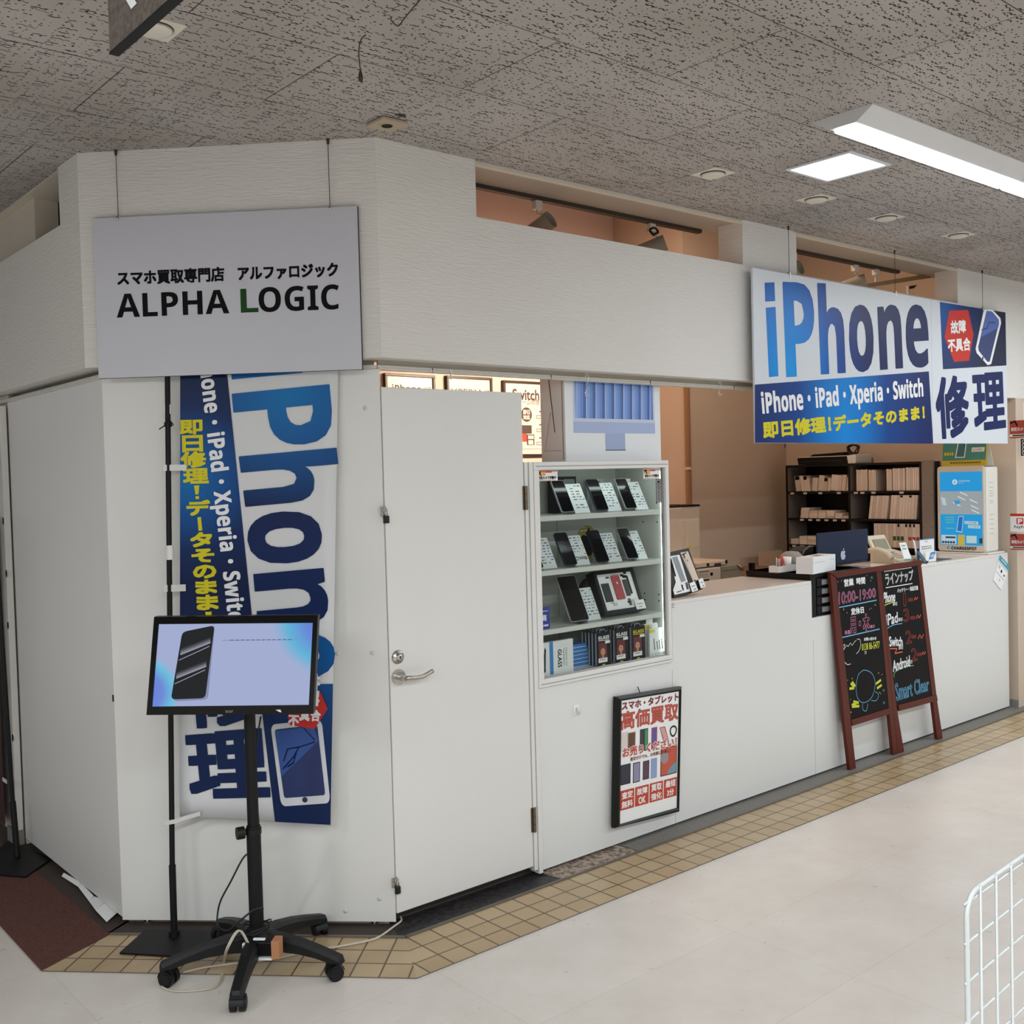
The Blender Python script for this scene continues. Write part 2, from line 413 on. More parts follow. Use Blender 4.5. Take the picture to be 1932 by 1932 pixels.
def tilemat():
    m, nt, b = newmat('glazed_ochre_floor_tiles')
    L = nt.links.new; uv = nt.nodes.new('ShaderNodeUVMap'); uv.uv_map = 'UVMap'
    br = nt.nodes.new('ShaderNodeTexBrick'); br.offset = 0.0; br.inputs['Scale'].default_value = 1.0
    br.inputs['Brick Width'].default_value = 0.101; br.inputs['Row Height'].default_value = 0.1; br.inputs['Mortar Size'].default_value = 0.0034
    br.inputs['Bias'].default_value = 0.0
    br.inputs['Color1'].default_value = (*lin((172, 148, 112)), 1); br.inputs['Color2'].default_value = (*lin((184, 163, 128)), 1); br.inputs['Mortar'].default_value = (*lin((96, 74, 52)), 1)
    L(uv.outputs[0], br.inputs['Vector'])
    n1 = nt.nodes.new('ShaderNodeTexNoise'); n1.inputs['Scale'].default_value = 7; n1.inputs['Detail'].default_value = 5
    m1 = nt.nodes.new('ShaderNodeMix'); m1.data_type = 'RGBA'; m1.blend_type = 'OVERLAY'; m1.inputs['Factor'].default_value = 0.25
    L(br.outputs['Color'], m1.inputs['A']); L(n1.outputs['Fac'], m1.inputs['B']); L(m1.outputs['Result'], b.inputs['Base Color'])
    b.inputs['Roughness'].default_value = 0.3; b.inputs['Specular IOR Level'].default_value = 0.4
    bp = nt.nodes.new('ShaderNodeBump'); bp.inputs['Strength'].default_value = 0.5; bp.inputs['Distance'].default_value = 0.002; bp.invert = True
    L(br.outputs['Fac'], bp.inputs['Height']); L(bp.outputs['Normal'], b.inputs['Normal'])
    return m
def speckle(name, a, bcol, scale, rough=0.7, lo=0.42, hi=0.58):
    m, nt, b = newmat(name); tc = nt.nodes.new('ShaderNodeTexCoord'); n = nt.nodes.new('ShaderNodeTexNoise')
    n.inputs['Scale'].default_value = scale; n.inputs['Detail'].default_value = 3; nt.links.new(tc.outputs['Object'], n.inputs['Vector'])
    cr = nt.nodes.new('ShaderNodeValToRGB'); cr.color_ramp.elements[0].position = lo; cr.color_ramp.elements[1].position = hi
    cr.color_ramp.elements[0].color = (*lin(a), 1); cr.color_ramp.elements[1].color = (*lin(bcol), 1)
    nt.links.new(n.outputs['Fac'], cr.inputs['Fac']); nt.links.new(cr.outputs['Color'], b.inputs['Base Color']); b.inputs['Roughness'].default_value = rough
    bp = nt.nodes.new('ShaderNodeBump'); bp.inputs['Strength'].default_value = 0.3; bp.inputs['Distance'].default_value = 0.002
    nt.links.new(n.outputs['Fac'], bp.inputs['Height']); nt.links.new(bp.outputs['Normal'], b.inputs['Normal'])
    return m

WP = wallpaper(); CEIL = ceilingmat(); FLOOR = floormat(); TILE = tilemat()
PANEL = mat('white_melamine', (224, 223, 219), rough=0.38, var=0.02, scale=2.5)
WHITE = mat('white_paint', (232, 231, 226), rough=0.45, var=0.02)
DOORW = mat('white_door_skin', (223, 222, 218), rough=0.4, var=0.02, scale=2)
ALU = mat('brushed_aluminium', (176, 176, 174), rough=0.35, metal=0.9, var=0.05)
STEEL = mat('stainless_steel', (190, 186, 178), rough=0.28, metal=1.0)
BLACK = mat('black_plastic', (11, 11, 12), rough=0.42, var=0.1, spec=0.25)
BLACKM = mat('matt_black_steel', (13, 13, 14), rough=0.55, var=0.15, spec=0.3)
IVORY = mat('ivory_plaster', (206, 196, 180), rough=0.8, var=0.05)
INNER = mat('beige_shop_wall', (202, 184, 166), rough=0.8, var=0.03, scale=1.5)
PINKW = mat('cream_shop_wall', (222, 200, 190), rough=0.8, var=0.03, scale=1.5)
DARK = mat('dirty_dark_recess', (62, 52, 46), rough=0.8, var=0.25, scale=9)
PAPER = mat('white_paper', (236, 237, 236), rough=0.6, var=0.01)
INK = mat('black_ink', (18, 18, 20), rough=0.6, var=0.02, spec=0.1)

def S(name, mb, label=None):
    o = mb.build(name); o['kind'] = 'structure'
    if label: o['label'] = label
    return o
fl = S('floor', MB().box(-9, 12, -12, 5, -0.1, 0, FLOOR), 'glossy cream vinyl tile floor of the shopping hall')
SX0, SX1, SY = -0.60, 5.10, 0.20
S('ceiling', MB().box(-9, 12, -12, SY, ZC, 3.8, CEIL).box(-9, SX0, SY, 5, ZC, 3.8, CEIL).box(SX1+0.13, 12, SY, 5, ZC, 3.8, CEIL).prism([(SX0, SY), (-0.08, SY), (SX0, 0.72)], ZC, 3.69, CEIL, 'z'), 'grey fissured acoustic board ceiling of the hall')
S('ceiling_shop', MB().box(SX0, SX1, SY, 5, 3.7, 3.8, PINKW), 'higher ceiling inside the repair shop')

# header band over the shop front, with its two columns
A, Bc, Bi, Ai = (-0.811, 0.745), (-0.0195, -HD), (0.042, 0.102), (-0.662, 0.806)
h = MB()
h.prism([A, Bc, Bi, Ai], HB, ZC, WP, 'z')
h.prism([Bc, (0.442, -HD), (0.442, 0.102), Bi], HB, ZC, WP, 'z')
h.box(0.442, 2.126, -HD, 0.102, HB, LEDGE, WP).box(2.126, 2.580, -HD, 0.102, HB, ZC, WP)
h.box(2.580, 4.306, -HD, 0.102, HB, LEDGE, WP).box(4.306, 9.0, -HD, 0.102, HB, ZC, WP)
h.prism([A, Ai, (-0.662, 0.964), (-0.811, 0.964)], HB, ZC, WP, 'z')
yk = hx(67, 453, -0.76).y
h.box(-0.811, -0.662, 0.964, yk, HB, LEDGE, WP).box(-0.811, -0.662, yk, 5, HB, LEDGE, WP).box(-0.76, -0.662, yk, 5, LEDGE, ZC, IVORY)
S('wall_front', h, 'ribbed white header wall above the shop front')
# plain soffit behind the header, moulding at the ceiling edge
SOFF = mat('greyish_soffit', (172, 164, 152), rough=0.8, var=0.04)
S('trim_1', MB().box(0.30, SX1, -0.03, SY, ZC-0.006, ZC, SOFF).box(0.442, 2.126, -HD, -0.028, ZC-0.02, ZC, IVORY, 0.003).box(2.58, 4.306, -HD, -0.028, ZC-0.02, ZC, IVORY, 0.003)
  .box(-0.80, SX0, 0.82, 5, ZC-0.006, ZC, IVORY), 'plain ivory soffit strip behind the header')
# curtain rail under the header
SEAMD = mat('dark_rail_joint', (90, 84, 76), rough=0.7)
RAILM = mat('worn_white_rail', (205, 202, 194), rough=0.4, var=0.12, scale=25)
rl = MB()
zt_, zb_ = hy(850, 696.5, 0.012).z, hy(850, 705.0, 0.012).z
for zz, yy, hh, dd in ((zb_, 0.012, zt_-zb_, 0.030), (zb_+0.003, 0.008, 0.006, 0.02)):
    rl.box(0.0, 9, yy, yy+dd, zz, zz+hh, RAILM, 0.002)
    o0 = -yy+0.02; o1 = -yy-dd+0.02
    rl.prism([(-0.414*o0, -o0+0.02), (-0.75-o0, 0.75-0.414*o0), (-0.75-o1, 0.75-0.414*o1), (-0.414*o1, -o1+0.02)], zz, zz+hh, RAILM, 'z')
    rl.box(-0.75-o0, -0.75-o1, 0.75, 5, zz, zz+hh, RAILM, 0.002)
for k in range(7):
    x_ = 0.25+0.62*k; rl.box(x_, x_+0.0015, 0.0075, 0.03, zb_, zt_, SEAMD)
rl.box(0.02, 9, 0.0375, 0.048, zt_-0.004, HB, IVORY).prism([(0.01, 0.06), (-0.70, 0.775), (-0.68, 0.80), (0.03, 0.08)], 2.05, HB, IVORY, 'z').box(-0.70, -0.68, 0.78, 5, 2.04, HB, IVORY)  # filler strips added behind the rail to block light leaks
S('trim_2', rl, 'scuffed white curtain rail under the header, with added light-blocking filler')

# lower panels of the cut corner and of the left side
pc = MB().prism([(0, 0), (-0.75, 0.75), (-0.72, 0.7625), (0.0, 0.0425)], 0.019, zb_+0.001, PANEL, 'z')
wc = S('wall_corner', pc, 'white melamine panel across the cut corner of the shop')
capm = mat('grey_white_cap', (205, 205, 202), rough=0.35)
for px, py in ((689, 770), (703, 1232), (637, 1233), (716, 1696), (652, 1719)):
    q = hc(px, py); d = Vector((-S2, -S2, 0))
    o = MB().lathe([(0.0001, 0.0035), (0.007, 0.003), (0.0085, 0.0012), (0.0085, -0.001)], q, capm, d, 14).build('screw_cap', wc)
S('wall_left', MB().box(-0.75, -0.72, 0.75, 1.995, 0.03, zb_+0.002, PANEL).box(-0.745, -0.70, 1.995, 5, 0.0, 2.12, IVORY), 'white melamine panel on the left side of the shop')
lock = MB().box(-0.753, -0.749, 0.752, 0.762, 0.86, 0.885, BLACK).build('latch', bpy.data.objects['wall_left'])

# walls inside the shop
S('wall_added_side', MB().box(-0.56, -0.50, 0.80, 2.5, 0, 3.7, mat('darkened_partition', (112, 94, 80), rough=0.8)), 'added dark partition hiding the lit back wall at the left end')  # added to hide the lit back wall; colour darkened for the dim recess
YB, YN = 2.50, 1.80
XK = hy(1297, 900, YN).x
S('wall_back', MB().box(-0.75, XK, YB, YB+0.1, 0, 3.7, PINKW).box(XK, SX1, YN, YB+0.1, 0, 3.7, INNER), 'warm beige wall at the back of the shop')
S('wall_right', MB().box(SX1, SX1+0.12, -0.045, YN, 0, HB, INNER).box(SX1, SX1+0.12, 0.102, YN, HB, 3.7, INNER), 'beige wall at the right end of the counter')
S('wall_end', MB().box(SX1+0.12, 9, -0.02, 0.10, 0, HB, WP), 'white wall continuing past the right end of the shop')
BASE = mat('grey_vinyl_skirting', (136, 134, 128), rough=0.5)
S('baseboard_right', MB().box(SX1-0.006, SX1, -0.045, YN-0.01, 0, 0.06, BASE), 'grey vinyl skirting of the right wall')

# floor bands
def strip(name, m, quads, label, zz=0.003, rows=3):
    mb = MB()
    for (p0, p1, p2, p3, u0) in quads:       # outer start, outer end, inner end, inner start
        p0, p1, p2, p3 = map(Vector, (p0, p1, p2, p3)); e = (p1-p0).normalized()
        b = len(mb.v); mb.add([(p[0], p[1], zz) for p in (p0, p1, p2, p3)], [(0, 1, 2, 3)], m)
        for i, (p, v) in enumerate(((p0, 0), (p1, 0), (p2, rows*0.1), (p3, rows*0.1))): mb.uv[b+i] = (u0+(p-p0).dot(e), v)
    return S(name, mb, label)
strip('trim_3', TILE, [((-0.185, -0.395), (9, -0.395), (9, -0.112), (-0.035, -0.112), 0.0895-0.348), ((-1.105, 0.555), (-0.185, -0.395), (-0.035, -0.112), (-0.819, 0.688), 0.02)], 'band of small ochre tiles along the shop front')
CARPET = speckle('red_brown_carpet', (78, 44, 36), (98, 58, 48), 160, 0.95)
strip('trim_4', CARPET, [((-1.105, 5), (-1.105, 0.555), (-0.819, 0.688), (-0.84, 5), 0)], 'red brown carpet strip along the left side', 0.004)
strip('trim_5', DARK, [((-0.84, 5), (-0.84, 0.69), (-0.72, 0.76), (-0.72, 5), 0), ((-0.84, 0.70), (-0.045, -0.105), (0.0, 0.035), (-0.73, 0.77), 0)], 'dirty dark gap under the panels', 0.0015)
MATB = speckle('scratched_black_threshold', (30, 30, 32), (46, 46, 48), 40, 0.5)
MORT = speckle('broken_grey_mortar', (104, 92, 80), (164, 148, 132), 45, 0.9, 0.4, 0.55)
GRAN = speckle('grey_granite_kerb', (104, 100, 94), (128, 124, 118), 220, 0.6)
strip('trim_6', MATB, [((-0.045, -0.103), (0.765, -0.103), (0.74, 0.05), (0.0, 0.05), 0)], 'scratched black threshold in front of the door', 0.003)
strip('trim_7', MORT, [((0.765, -0.103), (1.25, -0.103), (1.18, 0.03), (0.74, 0.03), 0)], 'patch of broken grey mortar under the display', 0.0035)
S('trim_8', MB().box(1.22, 9, -0.100, 0.03, 0, 0.008, GRAN), 'grey granite strip along the foot of the counter')
EDGE = mat('dull_metal_edge', (120, 112, 102), rough=0.45, metal=0.5, var=0.2, scale=20)
ed = MB().box(-0.03, 9, -0.114, -0.103, 0, 0.009, EDGE).prism([(-0.035, -0.114), (-0.825, 0.682), (-0.818, 0.690), (-0.030, -0.103)], 0, 0.009, EDGE, 'z')
S('baseboard_added', MB().box(0.02, 5.05, 0.05, 0.07, 0, 0.06, DARK).prism([(0.03, 0.045), (-0.72, 0.795), (-0.71, 0.805), (0.04, 0.055)], 0, 0.05, DARK, 'z').box(-0.70, -0.69, 0.80, 5, 0, 0.06, DARK), 'added dark plinth that stops light leaking under the panels and the door')  # dark blocks added behind the gaps to stop light leaking through
S('trim_9', ed, 'dull metal edging between tiles and threshold')
for px, py in ((278, 1748), (707, 1752)):
    q = hc(px, py-14, -0.025)
    single('levelling_foot', 'small metal levelling foot under the corner panel, ' + ('behind the flag base' if px < 400 else 'at its door end'), 'foot',
           MB().cyl((0, 0, 0), (0, 0, 0.006), 0.014, STEEL).cyl((0, 0, 0.006), (0, 0, 0.022), 0.006, STEEL), (q.x, q.y, 0.001), group='levelling feet of the corner panel')

# ------------------------------------------------------------------ lamps on the hall ceiling
GLOW = emat('lit_diffuser', (236, 242, 255), LAMP_E)
FIXW = mat('white_lamp_housing', (214, 215, 216), rough=0.4)
def batten(x0, x1, y0, y1, label):
    t = T('ceiling_fluorescent', label, 'ceiling light', ((x0+x1)/2, (y0+y1)/2, ZC), group='fluorescent battens on the hall ceiling')
    hw, hl = (y1-y0)/2, (x1-x0)/2; d = 0.046
    b = MB(); n = -0.01
    b.prism([(-hw, -0.004), (-0.052, -d), (0.052, -d), (hw, -0.004), (hw, 0), (-hw, 0)], -hl+0.0, hl, FIXW, 'x')
    t.part('housing', b)
    g = MB(); g.prism([(-0.045, -d+0.002), (-0.043, -d-0.010), (0.0, -d-0.016), (0.043, -d-0.010), (0.045, -d+0.002)], -hl+0.02, hl-0.008, GLOW, 'x')
    t.part('diffuser', g, label='glowing white diffuser')
    return t
x0 = hz(1560, 222, ZC).x
batten(1.15, 2.42, -1.335, -1.10, 'long fluorescent batten on the ceiling, the nearer of two end to end')
batten(2.425, 3.69, -1.335, -1.10, 'fluorescent batten continuing the first one past the frame edge')
t = T('square_ceiling_light', 'square lit recessed light panel in the grey ceiling boards', 'ceiling light', (1.71, -0.845, ZC))
fr = MB()
for a in (0, 1, 2, 3):
    s_ = 0.152
    if a == 0: fr.box(-s_, s_, -s_, -s_+0.016, -0.008, 0, FIXW, 0.002)
    if a == 1: fr.box(-s_, s_, s_-0.016, s_, -0.008, 0, FIXW, 0.002)
    if a == 2: fr.box(-s_, -s_+0.016, -s_+0.016, s_-0.016, -0.008, 0, FIXW, 0.002)
    if a == 3: fr.box(s_-0.016, s_, -s_+0.016, s_-0.016, -0.008, 0, FIXW, 0.002)
t.part('frame', fr)
t.part('diffuser', MB().box(-0.134, 0.134, -0.134, 0.134, -0.004, -0.001, GLOW), label='glowing diffuser')

# round air diffusers
VENT = mat('yellowed_white_vent', (214, 208, 194), rough=0.5, var=0.05)
VD = mat('vent_shadow_gap', (60, 54, 48), rough=0.9)
names = {1345: 'nearest the door side', 1540: 'beside the square light', 1672: 'third from the door side', 1808: 'farthest, above the big blue sign'}
for px, py in ((1345, 327), (1540, 375), (1672, 410), (1808, 443), (290, 52)):
    q = hz(px, py, ZC)
    lab = 'round white ceiling air vent, ' + names[px] if px in names else 'round white ceiling air vent half hidden by the dark hanging sign'
    t = T('ceiling_vent', lab, 'air vent', (q.x, q.y, ZC), group='round air vents in the ceiling')
    t.part('plate', MB().box(-0.066, 0.066, -0.066, 0.066, -0.003, 0, VENT, 0.001))
    t.part('throat', MB().lathe([(0.053, -0.003), (0.049, -0.009), (0.038, -0.0035)], (0, 0, 0), VD))
    t.part('cone', MB().lathe([(0.0001, -0.017), (0.030, -0.0165), (0.044, -0.013), (0.051, -0.007), (0.049, -0.006), (0.043, -0.008)], (0, 0, 0), VENT))
q = hz(730, 230, ZC)
t = T('ceiling_speaker_plate', 'square beige plate with a dark round hole on the ceiling above the corner', 'ceiling plate', (q.x, q.y, ZC))
BEI = mat('old_beige_plate', (178, 164, 138), rough=0.6, var=0.06)
t.part('plate', MB().box(-0.052, 0.052, -0.052, 0.052, -0.014, -0.003, BEI, 0.002))
t.part('hole', MB().lathe([(0.0001, -0.0142), (0.016, -0.0142), (0.017, -0.0155), (0.019, -0.0155), (0.020, -0.0135)], (0, 0, 0), mat('dark_hole', (26, 20, 16), rough=0.9), n=20))
t.part('screw', MB().cyl((-0.033, -0.0, -0.0138), (-0.033, 0, -0.0152), 0.003, STEEL, n=10))
t.part('screw', MB().cyl((0.033, 0.0, -0.0138), (0.033, 0, -0.0152), 0.003, STEEL, n=10))
q = hz(757, 217, ZC)
single('ceiling_hole', 'ragged dark hole broken in the ceiling board behind the square plate', 'hole', MB().prism([(0.020*math.cos(a)*(1+0.3*math.sin(3*a)), 0.013*math.sin(a)*(1+0.25*math.cos(5*a))) for a in [i*PI/9 for i in range(18)]], -0.002, 0.001, VD, 'z'), (q.x, q.y, ZC))

# loose wires and hooks hanging from the ceiling
WIRE = mat('brown_rusty_wire', (58, 46, 40), rough=0.6)
def hang(name, label, pts, r=0.0016, extra=None, cat='wire'):
    """points picked on the upright plane through the first one, which is on the ceiling"""
    a = hz(*pts[0], ZC); n = Vector((F_.x, F_.y, 0)).normalized()
    P = [hit(px, py, a, n)-a for px, py in pts]
    mb = MB().tube(smooth(P, 5), r, WIRE, 6)
    if extra: extra(mb, P)
    single(name, label, cat, mb, a)
hang('hanging_wire', 'dark wire with a swollen end dangling from the ceiling', [(691, 66), (681, 75), (677, 100), (680, 133), (681, 140), (684, 156)],
     extra=lambda mb, P: mb.lathe([(0.0005, 0.0), (0.006, 0.006), (0.007, 0.016), (0.004, 0.03), (0.001, 0.034)], (P[3].x, P[3].y, P[5].z), WIRE, n=8))
hang('hanging_wire', 'thin wire curling into a hook at the top of the ceiling view', [(792, 0), (765, 32), (753, 48), (745, 46), (737, 36), (740, 32)])
hang('hanging_hook', 'tiny wire eyelet under the ceiling left of the dangling wire', [(292, 167), (292, 176), (289, 179), (292, 181)], 0.001, cat='hook')
hang('hanging_hook', 'tiny bent wire hook under the ceiling above the shop name board', [(332, 205), (331, 210), (329, 216)], 0.001, cat='hook')

# dark direction sign hanging into the picture at the top left
z0_ = z(180, 0, 200/1932)
pb, pt_ = hz(205, 98, ZC-0.30), None
GREY = speckle('dusty_grey_metal_sign', (86, 78, 70), (104, 96, 90), 90, 0.45)
n = Vector((S2, S2, 0))
base = hit(207, 99, CAM+F_*1.55, Vector((F_.x, F_.y, 0)).normalized())
dl = (hit(318, 0, (0, 0, base.z), Vector((0, 0, 1)))-base); dl.z = 0
ang = math.atan2(dl.y, dl.x)
t = T('hanging_direction_sign', 'corner of a dusty grey hanging sign with a white arrow tip at the top edge', 'sign', base, ang)
L_ = 1.0
t.part('board', MB().box(0, L_, 0, 0.012, 0.0, ZC-base.z, GREY))
t.part('bottom_edge', MB().box(0, L_, -0.001, 0.013, -0.003, 0.0, BLACKM), label='black bottom edge')
a = [t.lp(180+x*0.1035, y*0.1035, -0.001) for x, y in ((655, 165), (755, 62), (720, 0), (700, -120), (520, -120), (560, 0))]
t.part('arrow_mark', MB().poly([(p[0], -0.0012, p[1]) for p in a], PAPER), label='white printed arrow tip')

# ------------------------------------------------------------------ door
HINGE = mat('aged_hinge_steel', (120, 108, 92), rough=0.4, metal=0.8, var=0.15)
t = T('door_1', 'plain white door beside the display window', None, (0.004, 0, 0.05), kind='structure')
t.part('door_panel', MB().box(0, 0.684, -0.004, 0.034, 0.0, 1.97, DOORW, 0.002))
hd_ = t.lp(751.5, 1277, -0.006)
lv = MB().cyl((hd_[0], -0.004, hd_[1]), (hd_[0], -0.012, hd_[1]), 0.029, STEEL, n=28).cyl((hd_[0], -0.012, hd_[1]), (hd_[0], -0.052, hd_[1]), 0.012, STEEL)
lv.tube([(hd_[0]+a, -0.052-b, hd_[1]+c) for a, b, c in ((0, 0, 0), (0.02, 0.006, 0.0), (0.05, 0.004, -0.004), (0.08, 0, -0.004), (0.105, 0.0, 0.004), (0.125, 0.002, 0.012))], 0.0085, STEEL, 10)
t.part('door_handle', lv, label='satin steel lever handle on a round rose')
q = t.lp(750.7, 1239.8, -0.006)
t.part('deadbolt', MB().lathe([(0.0001, 0.019), (0.010, 0.019), (0.013, 0.017), (0.014, 0.010), (0.022, 0.009), (0.026, 0.004), (0.027, 0.0)], (q[0], -0.004, q[1]), STEEL, (0, -1, 0), 28).box(q[0]-0.0015, q[0]+0.0015, -0.0245, -0.0225, q[1]-0.006, q[1]+0.006, BLACK), label='round steel keyhole cylinder')
for y0, y1, px in ((917, 962, 990.6), (1524, 1570, 1008.3)):
    a, b = t.lp(px, y0, -0.01), t.lp(px, y1, -0.01)
    hg = MB().cyl((0.690, -0.011, b[1]), (0.690, -0.011, a[1]), 0.0065, HINGE, n=12)
    for k in (1, 2): hg.cyl((0.690, -0.011, b[1]+(a[1]-b[1])*k/3-0.0006), (0.690, -0.011, b[1]+(a[1]-b[1])*k/3+0.0006), 0.0069, BLACK, n=12)
    hg.box(0.676, 0.704, -0.0062, -0.003, b[1], a[1], HINGE)
    t.part('hinge', hg)
jm = S('trim_10', MB().box(0.693, 0.712, -0.006, 0.05, 0.03, 1.735, PANEL, 0.002).box(0.715, 0.737, -0.010, 0.05, 0.012, 1.735, PANEL, 0.002), 'white jamb strips between door and display window')
PADL = mat('black_padlock', (14, 14, 15), rough=0.35)
for px, py, lab in ((728, 973, 'small black padlock on the hasp at the upper edge of the white door'), (749.6, 1672, 'small black padlock near the foot of the white door')):
    q = hy(px, py, -0.012)
    t = T('padlock', lab, 'padlock', (q.x, -0.014, q.z-0.022))
    t.part('body', MB().box(-0.010, 0.010, -0.007, 0.007, -0.006, 0.022, PADL, 0.002))
    t.part('shackle', MB().tube([(-0.006, 0, 0.022), (-0.006, 0, 0.034)]+[(0.006*math.cos(a), 0, 0.034+0.006*math.sin(a)) for a in (PI*0.75, PI/2, PI*0.25)]+[(0.006, 0, 0.034), (0.006, 0, 0.022)], 0.0018, STEEL, 8))
    t.part('hasp', MB().box(-0.022, 0.002, 0.003, 0.006, 0.020, 0.058, STEEL, 0.001).tube([(-0.004+0.008*math.cos(a), -0.001, 0.044+0.008*math.sin(a)) for a in [i*PI/6 for i in range(13)]], 0.0014, STEEL, 6))

# ------------------------------------------------------------------ counter
COUNTER = mat('white_counter_laminate', (222, 223, 221), rough=0.3, var=0.015, scale=1.5)
CT = mat('white_counter_top', (226, 222, 216), rough=0.16, var=0.015, scale=1.5)
SEAM = mat('panel_seam', (150, 147, 142), rough=0.6)
NX0, NX1, ZT, XE = 2.733, 3.32, 1.074, 5.058
t = T('counter', 'long white shop counter with a notch for black drawers', 'counter', (0.739, 0, 0))
ox = 0.739
fp = MB().box(0, 1.594-ox, 0.0, 0.022, 0.02, 0.788, COUNTER).box(1.594-ox, NX0-ox, 0.0, 0.022, 0.02, ZT-0.018, COUNTER)
fp.box(NX0-ox, NX1-ox, 0.0, 0.022, 0.02, 0.872, COUNTER).box(NX1-ox, XE-ox, 0.0, 0.022, 0.02, ZT-0.018, COUNTER)
s1, s2_ = t.lp(1274, 1533)[0], t.lp(1538, 1420)[0]
for sx in (s1, s2_): fp.box(sx-0.0008, sx+0.0008, -0.0004, 0.0, 0.02, 0.75, SEAM)
t.part('front_panel', fp)
t.part('counter_top', MB().box(1.594-ox, NX0-ox, 0.0, 0.46, ZT-0.018, ZT, CT, 0.002).box(NX1-ox, XE-ox, 0.0, 0.40, ZT-0.018, ZT, CT, 0.002))
t.part('side_panel', MB().box(NX0-ox-0.02, NX0-ox, 0.022, 0.46, 0.02, ZT-0.018, COUNTER).box(NX1-ox, NX1-ox+0.02, 0.022, 0.40, 0.02, ZT-0.018, COUNTER).box(XE-ox-0.02, XE-ox, 0.022, 0.40, 0.02, ZT-0.018, COUNTER).box(NX0-ox, NX1-ox, 0.022, 0.46, 0.852, 0.872, COUNTER))
q = t.lp(1268, 1140, -0.001)
lm = MB()
for k in range(3): lm.flat(q[0]-0.008, q[0]+0.016, q[1]-k*0.009, q[1]-k*0.009+0.003, -0.0008, mat('grey_print', (110, 110, 110)))
t.part('small_print', lm, label='three tiny grey printed lines')

# adhesive hook on the white panel
q = hy(1086.5, 1339)
t = T('adhesive_hook', 'small white adhesive hook on the panel below the display window', 'hook', (q.x, 0, q.z))
t.part('plate', MB().box(-0.017, 0.017, -0.004, 0, -0.022, 0.022, PAPER, 0.002))
t.part('hook', MB().tube([(0, -0.004, 0.008), (0.0, -0.010, 0.006), (0, -0.010, -0.012), (0, -0.016, -0.017), (0, -0.022, -0.012), (0, -0.022, -0.004)], 0.0035, mat('grey_white_cap')), label='greyish hook')

# black drawer unit set into the counter notch
t = T('drawer_unit', 'black drawer unit with pale drawer labels set into the counter notch', 'drawers', (NX0+0.006, 0.010, 0.873))
dd, dw, dh = 0.42, 0.50, 0.235
t.part('body', MB().box(0, dw, 0.012, dd, 0, dh, BLACKM).box(-0.004, dw+0.004, 0.0, dd+0.004, dh-0.022, dh, BLACK, 0.003).box(0, 0.05, 0.0, 0.012, 0, dh-0.022, BLACKM))
SLV = mat('silver_drawer_label', (150, 152, 156), rough=0.3, metal=0.3)
for k in range(4):
    z0 = 0.012+k*0.05
    d = t.part('drawer', MB().box(0.055, dw-0.02, -0.004, 0.012, z0, z0+0.044, BLACK, 0.002))
    o = MB().box(0.10, 0.26, -0.006, -0.004, z0+0.008, z0+0.036, SLV).build('drawer_label', d)

# ------------------------------------------------------------------ shop name board on two wires
t = T('name_board', 'white hanging board reading ALPHA LOGIC in black with a green L', 'sign', (-0.757, 0.663, 2.079), -PI/4)
bx0, bx1, bz0, bz1 = t.rect((176, 412), (684, 696.7), 0)
a, b, c, d = t.lp(174.6, 412), t.lp(672.8, 388.4), t.lp(684, 696.7), t.lp(185.5, 714)
bx0, bx1, bz0, bz1 = (a[0]+d[0])/2, (b[0]+c[0])/2, (c[1]+d[1])/2, (a[1]+b[1])/2
BOARD = mat('white_sign_board', (198, 198, 206), rough=0.35, var=0.01)
t.part('board', MB().box(bx0, bx1, 0, 0.012, bz0, bz1, BOARD, 0.001))
t.part('board_edge', MB().box(bx0-0.001, bx1+0.001, 0.003, 0.014, bz0-0.001, bz0+0.001, BLACK).box(bx1-0.0005, bx1+0.0015, 0.003, 0.014, bz0, bz1, BLACK), label='dark edge of the board')
tx = MB(); Z1 = z(0, 0, 700/1932)
tl, br_ = t.lp(*Z1(612, 1418)), t.lp(*Z1(1165, 1402)); k0 = t.lp(*Z1(612, 1480)); 
text(tx, 'スマホ買取専門店', tl[0], br_[0], k0[1]-0.004, t.lp(*Z1(612, 1415))[1], -0.0008, INK, 0.0022)
tl, br_ = t.lp(*Z1(1240, 1392)), t.lp(*Z1(1757, 1376)); k0 = t.lp(*Z1(1240, 1460))
text(tx, 'アルファロジック', tl[0], br_[0], k0[1], tl[1], -0.0008, INK, 0.0022)
zb_, zt_ = t.lp(*Z1(610, 1654))[1], t.lp(*Z1(660, 1530))[1]
text(tx, B('ALPHA'), t.lp(*Z1(607, 1590))[0], t.lp(*Z1(1192, 1570))[0], zb_, zt_, -0.0008, INK, 0.0003)
text(tx, B('OGIC'), t.lp(*Z1(1347, 1560))[0], t.lp(*Z1(1766, 1550))[0], zb_-0.002, zt_+0.003, -0.0008, INK, 0.0003)
t.part('lettering', tx, label='black lettering')
lg = MB(); text(lg, B('L'), t.lp(*Z1(1253, 1560))[0], t.lp(*Z1(1344, 1560))[0], zb_, zt_, -0.0008, mat('dark_green_ink', (34, 74, 34), spec=0.1), 0.0003)
t.part('green_letter', lg, label='dark green letter L')
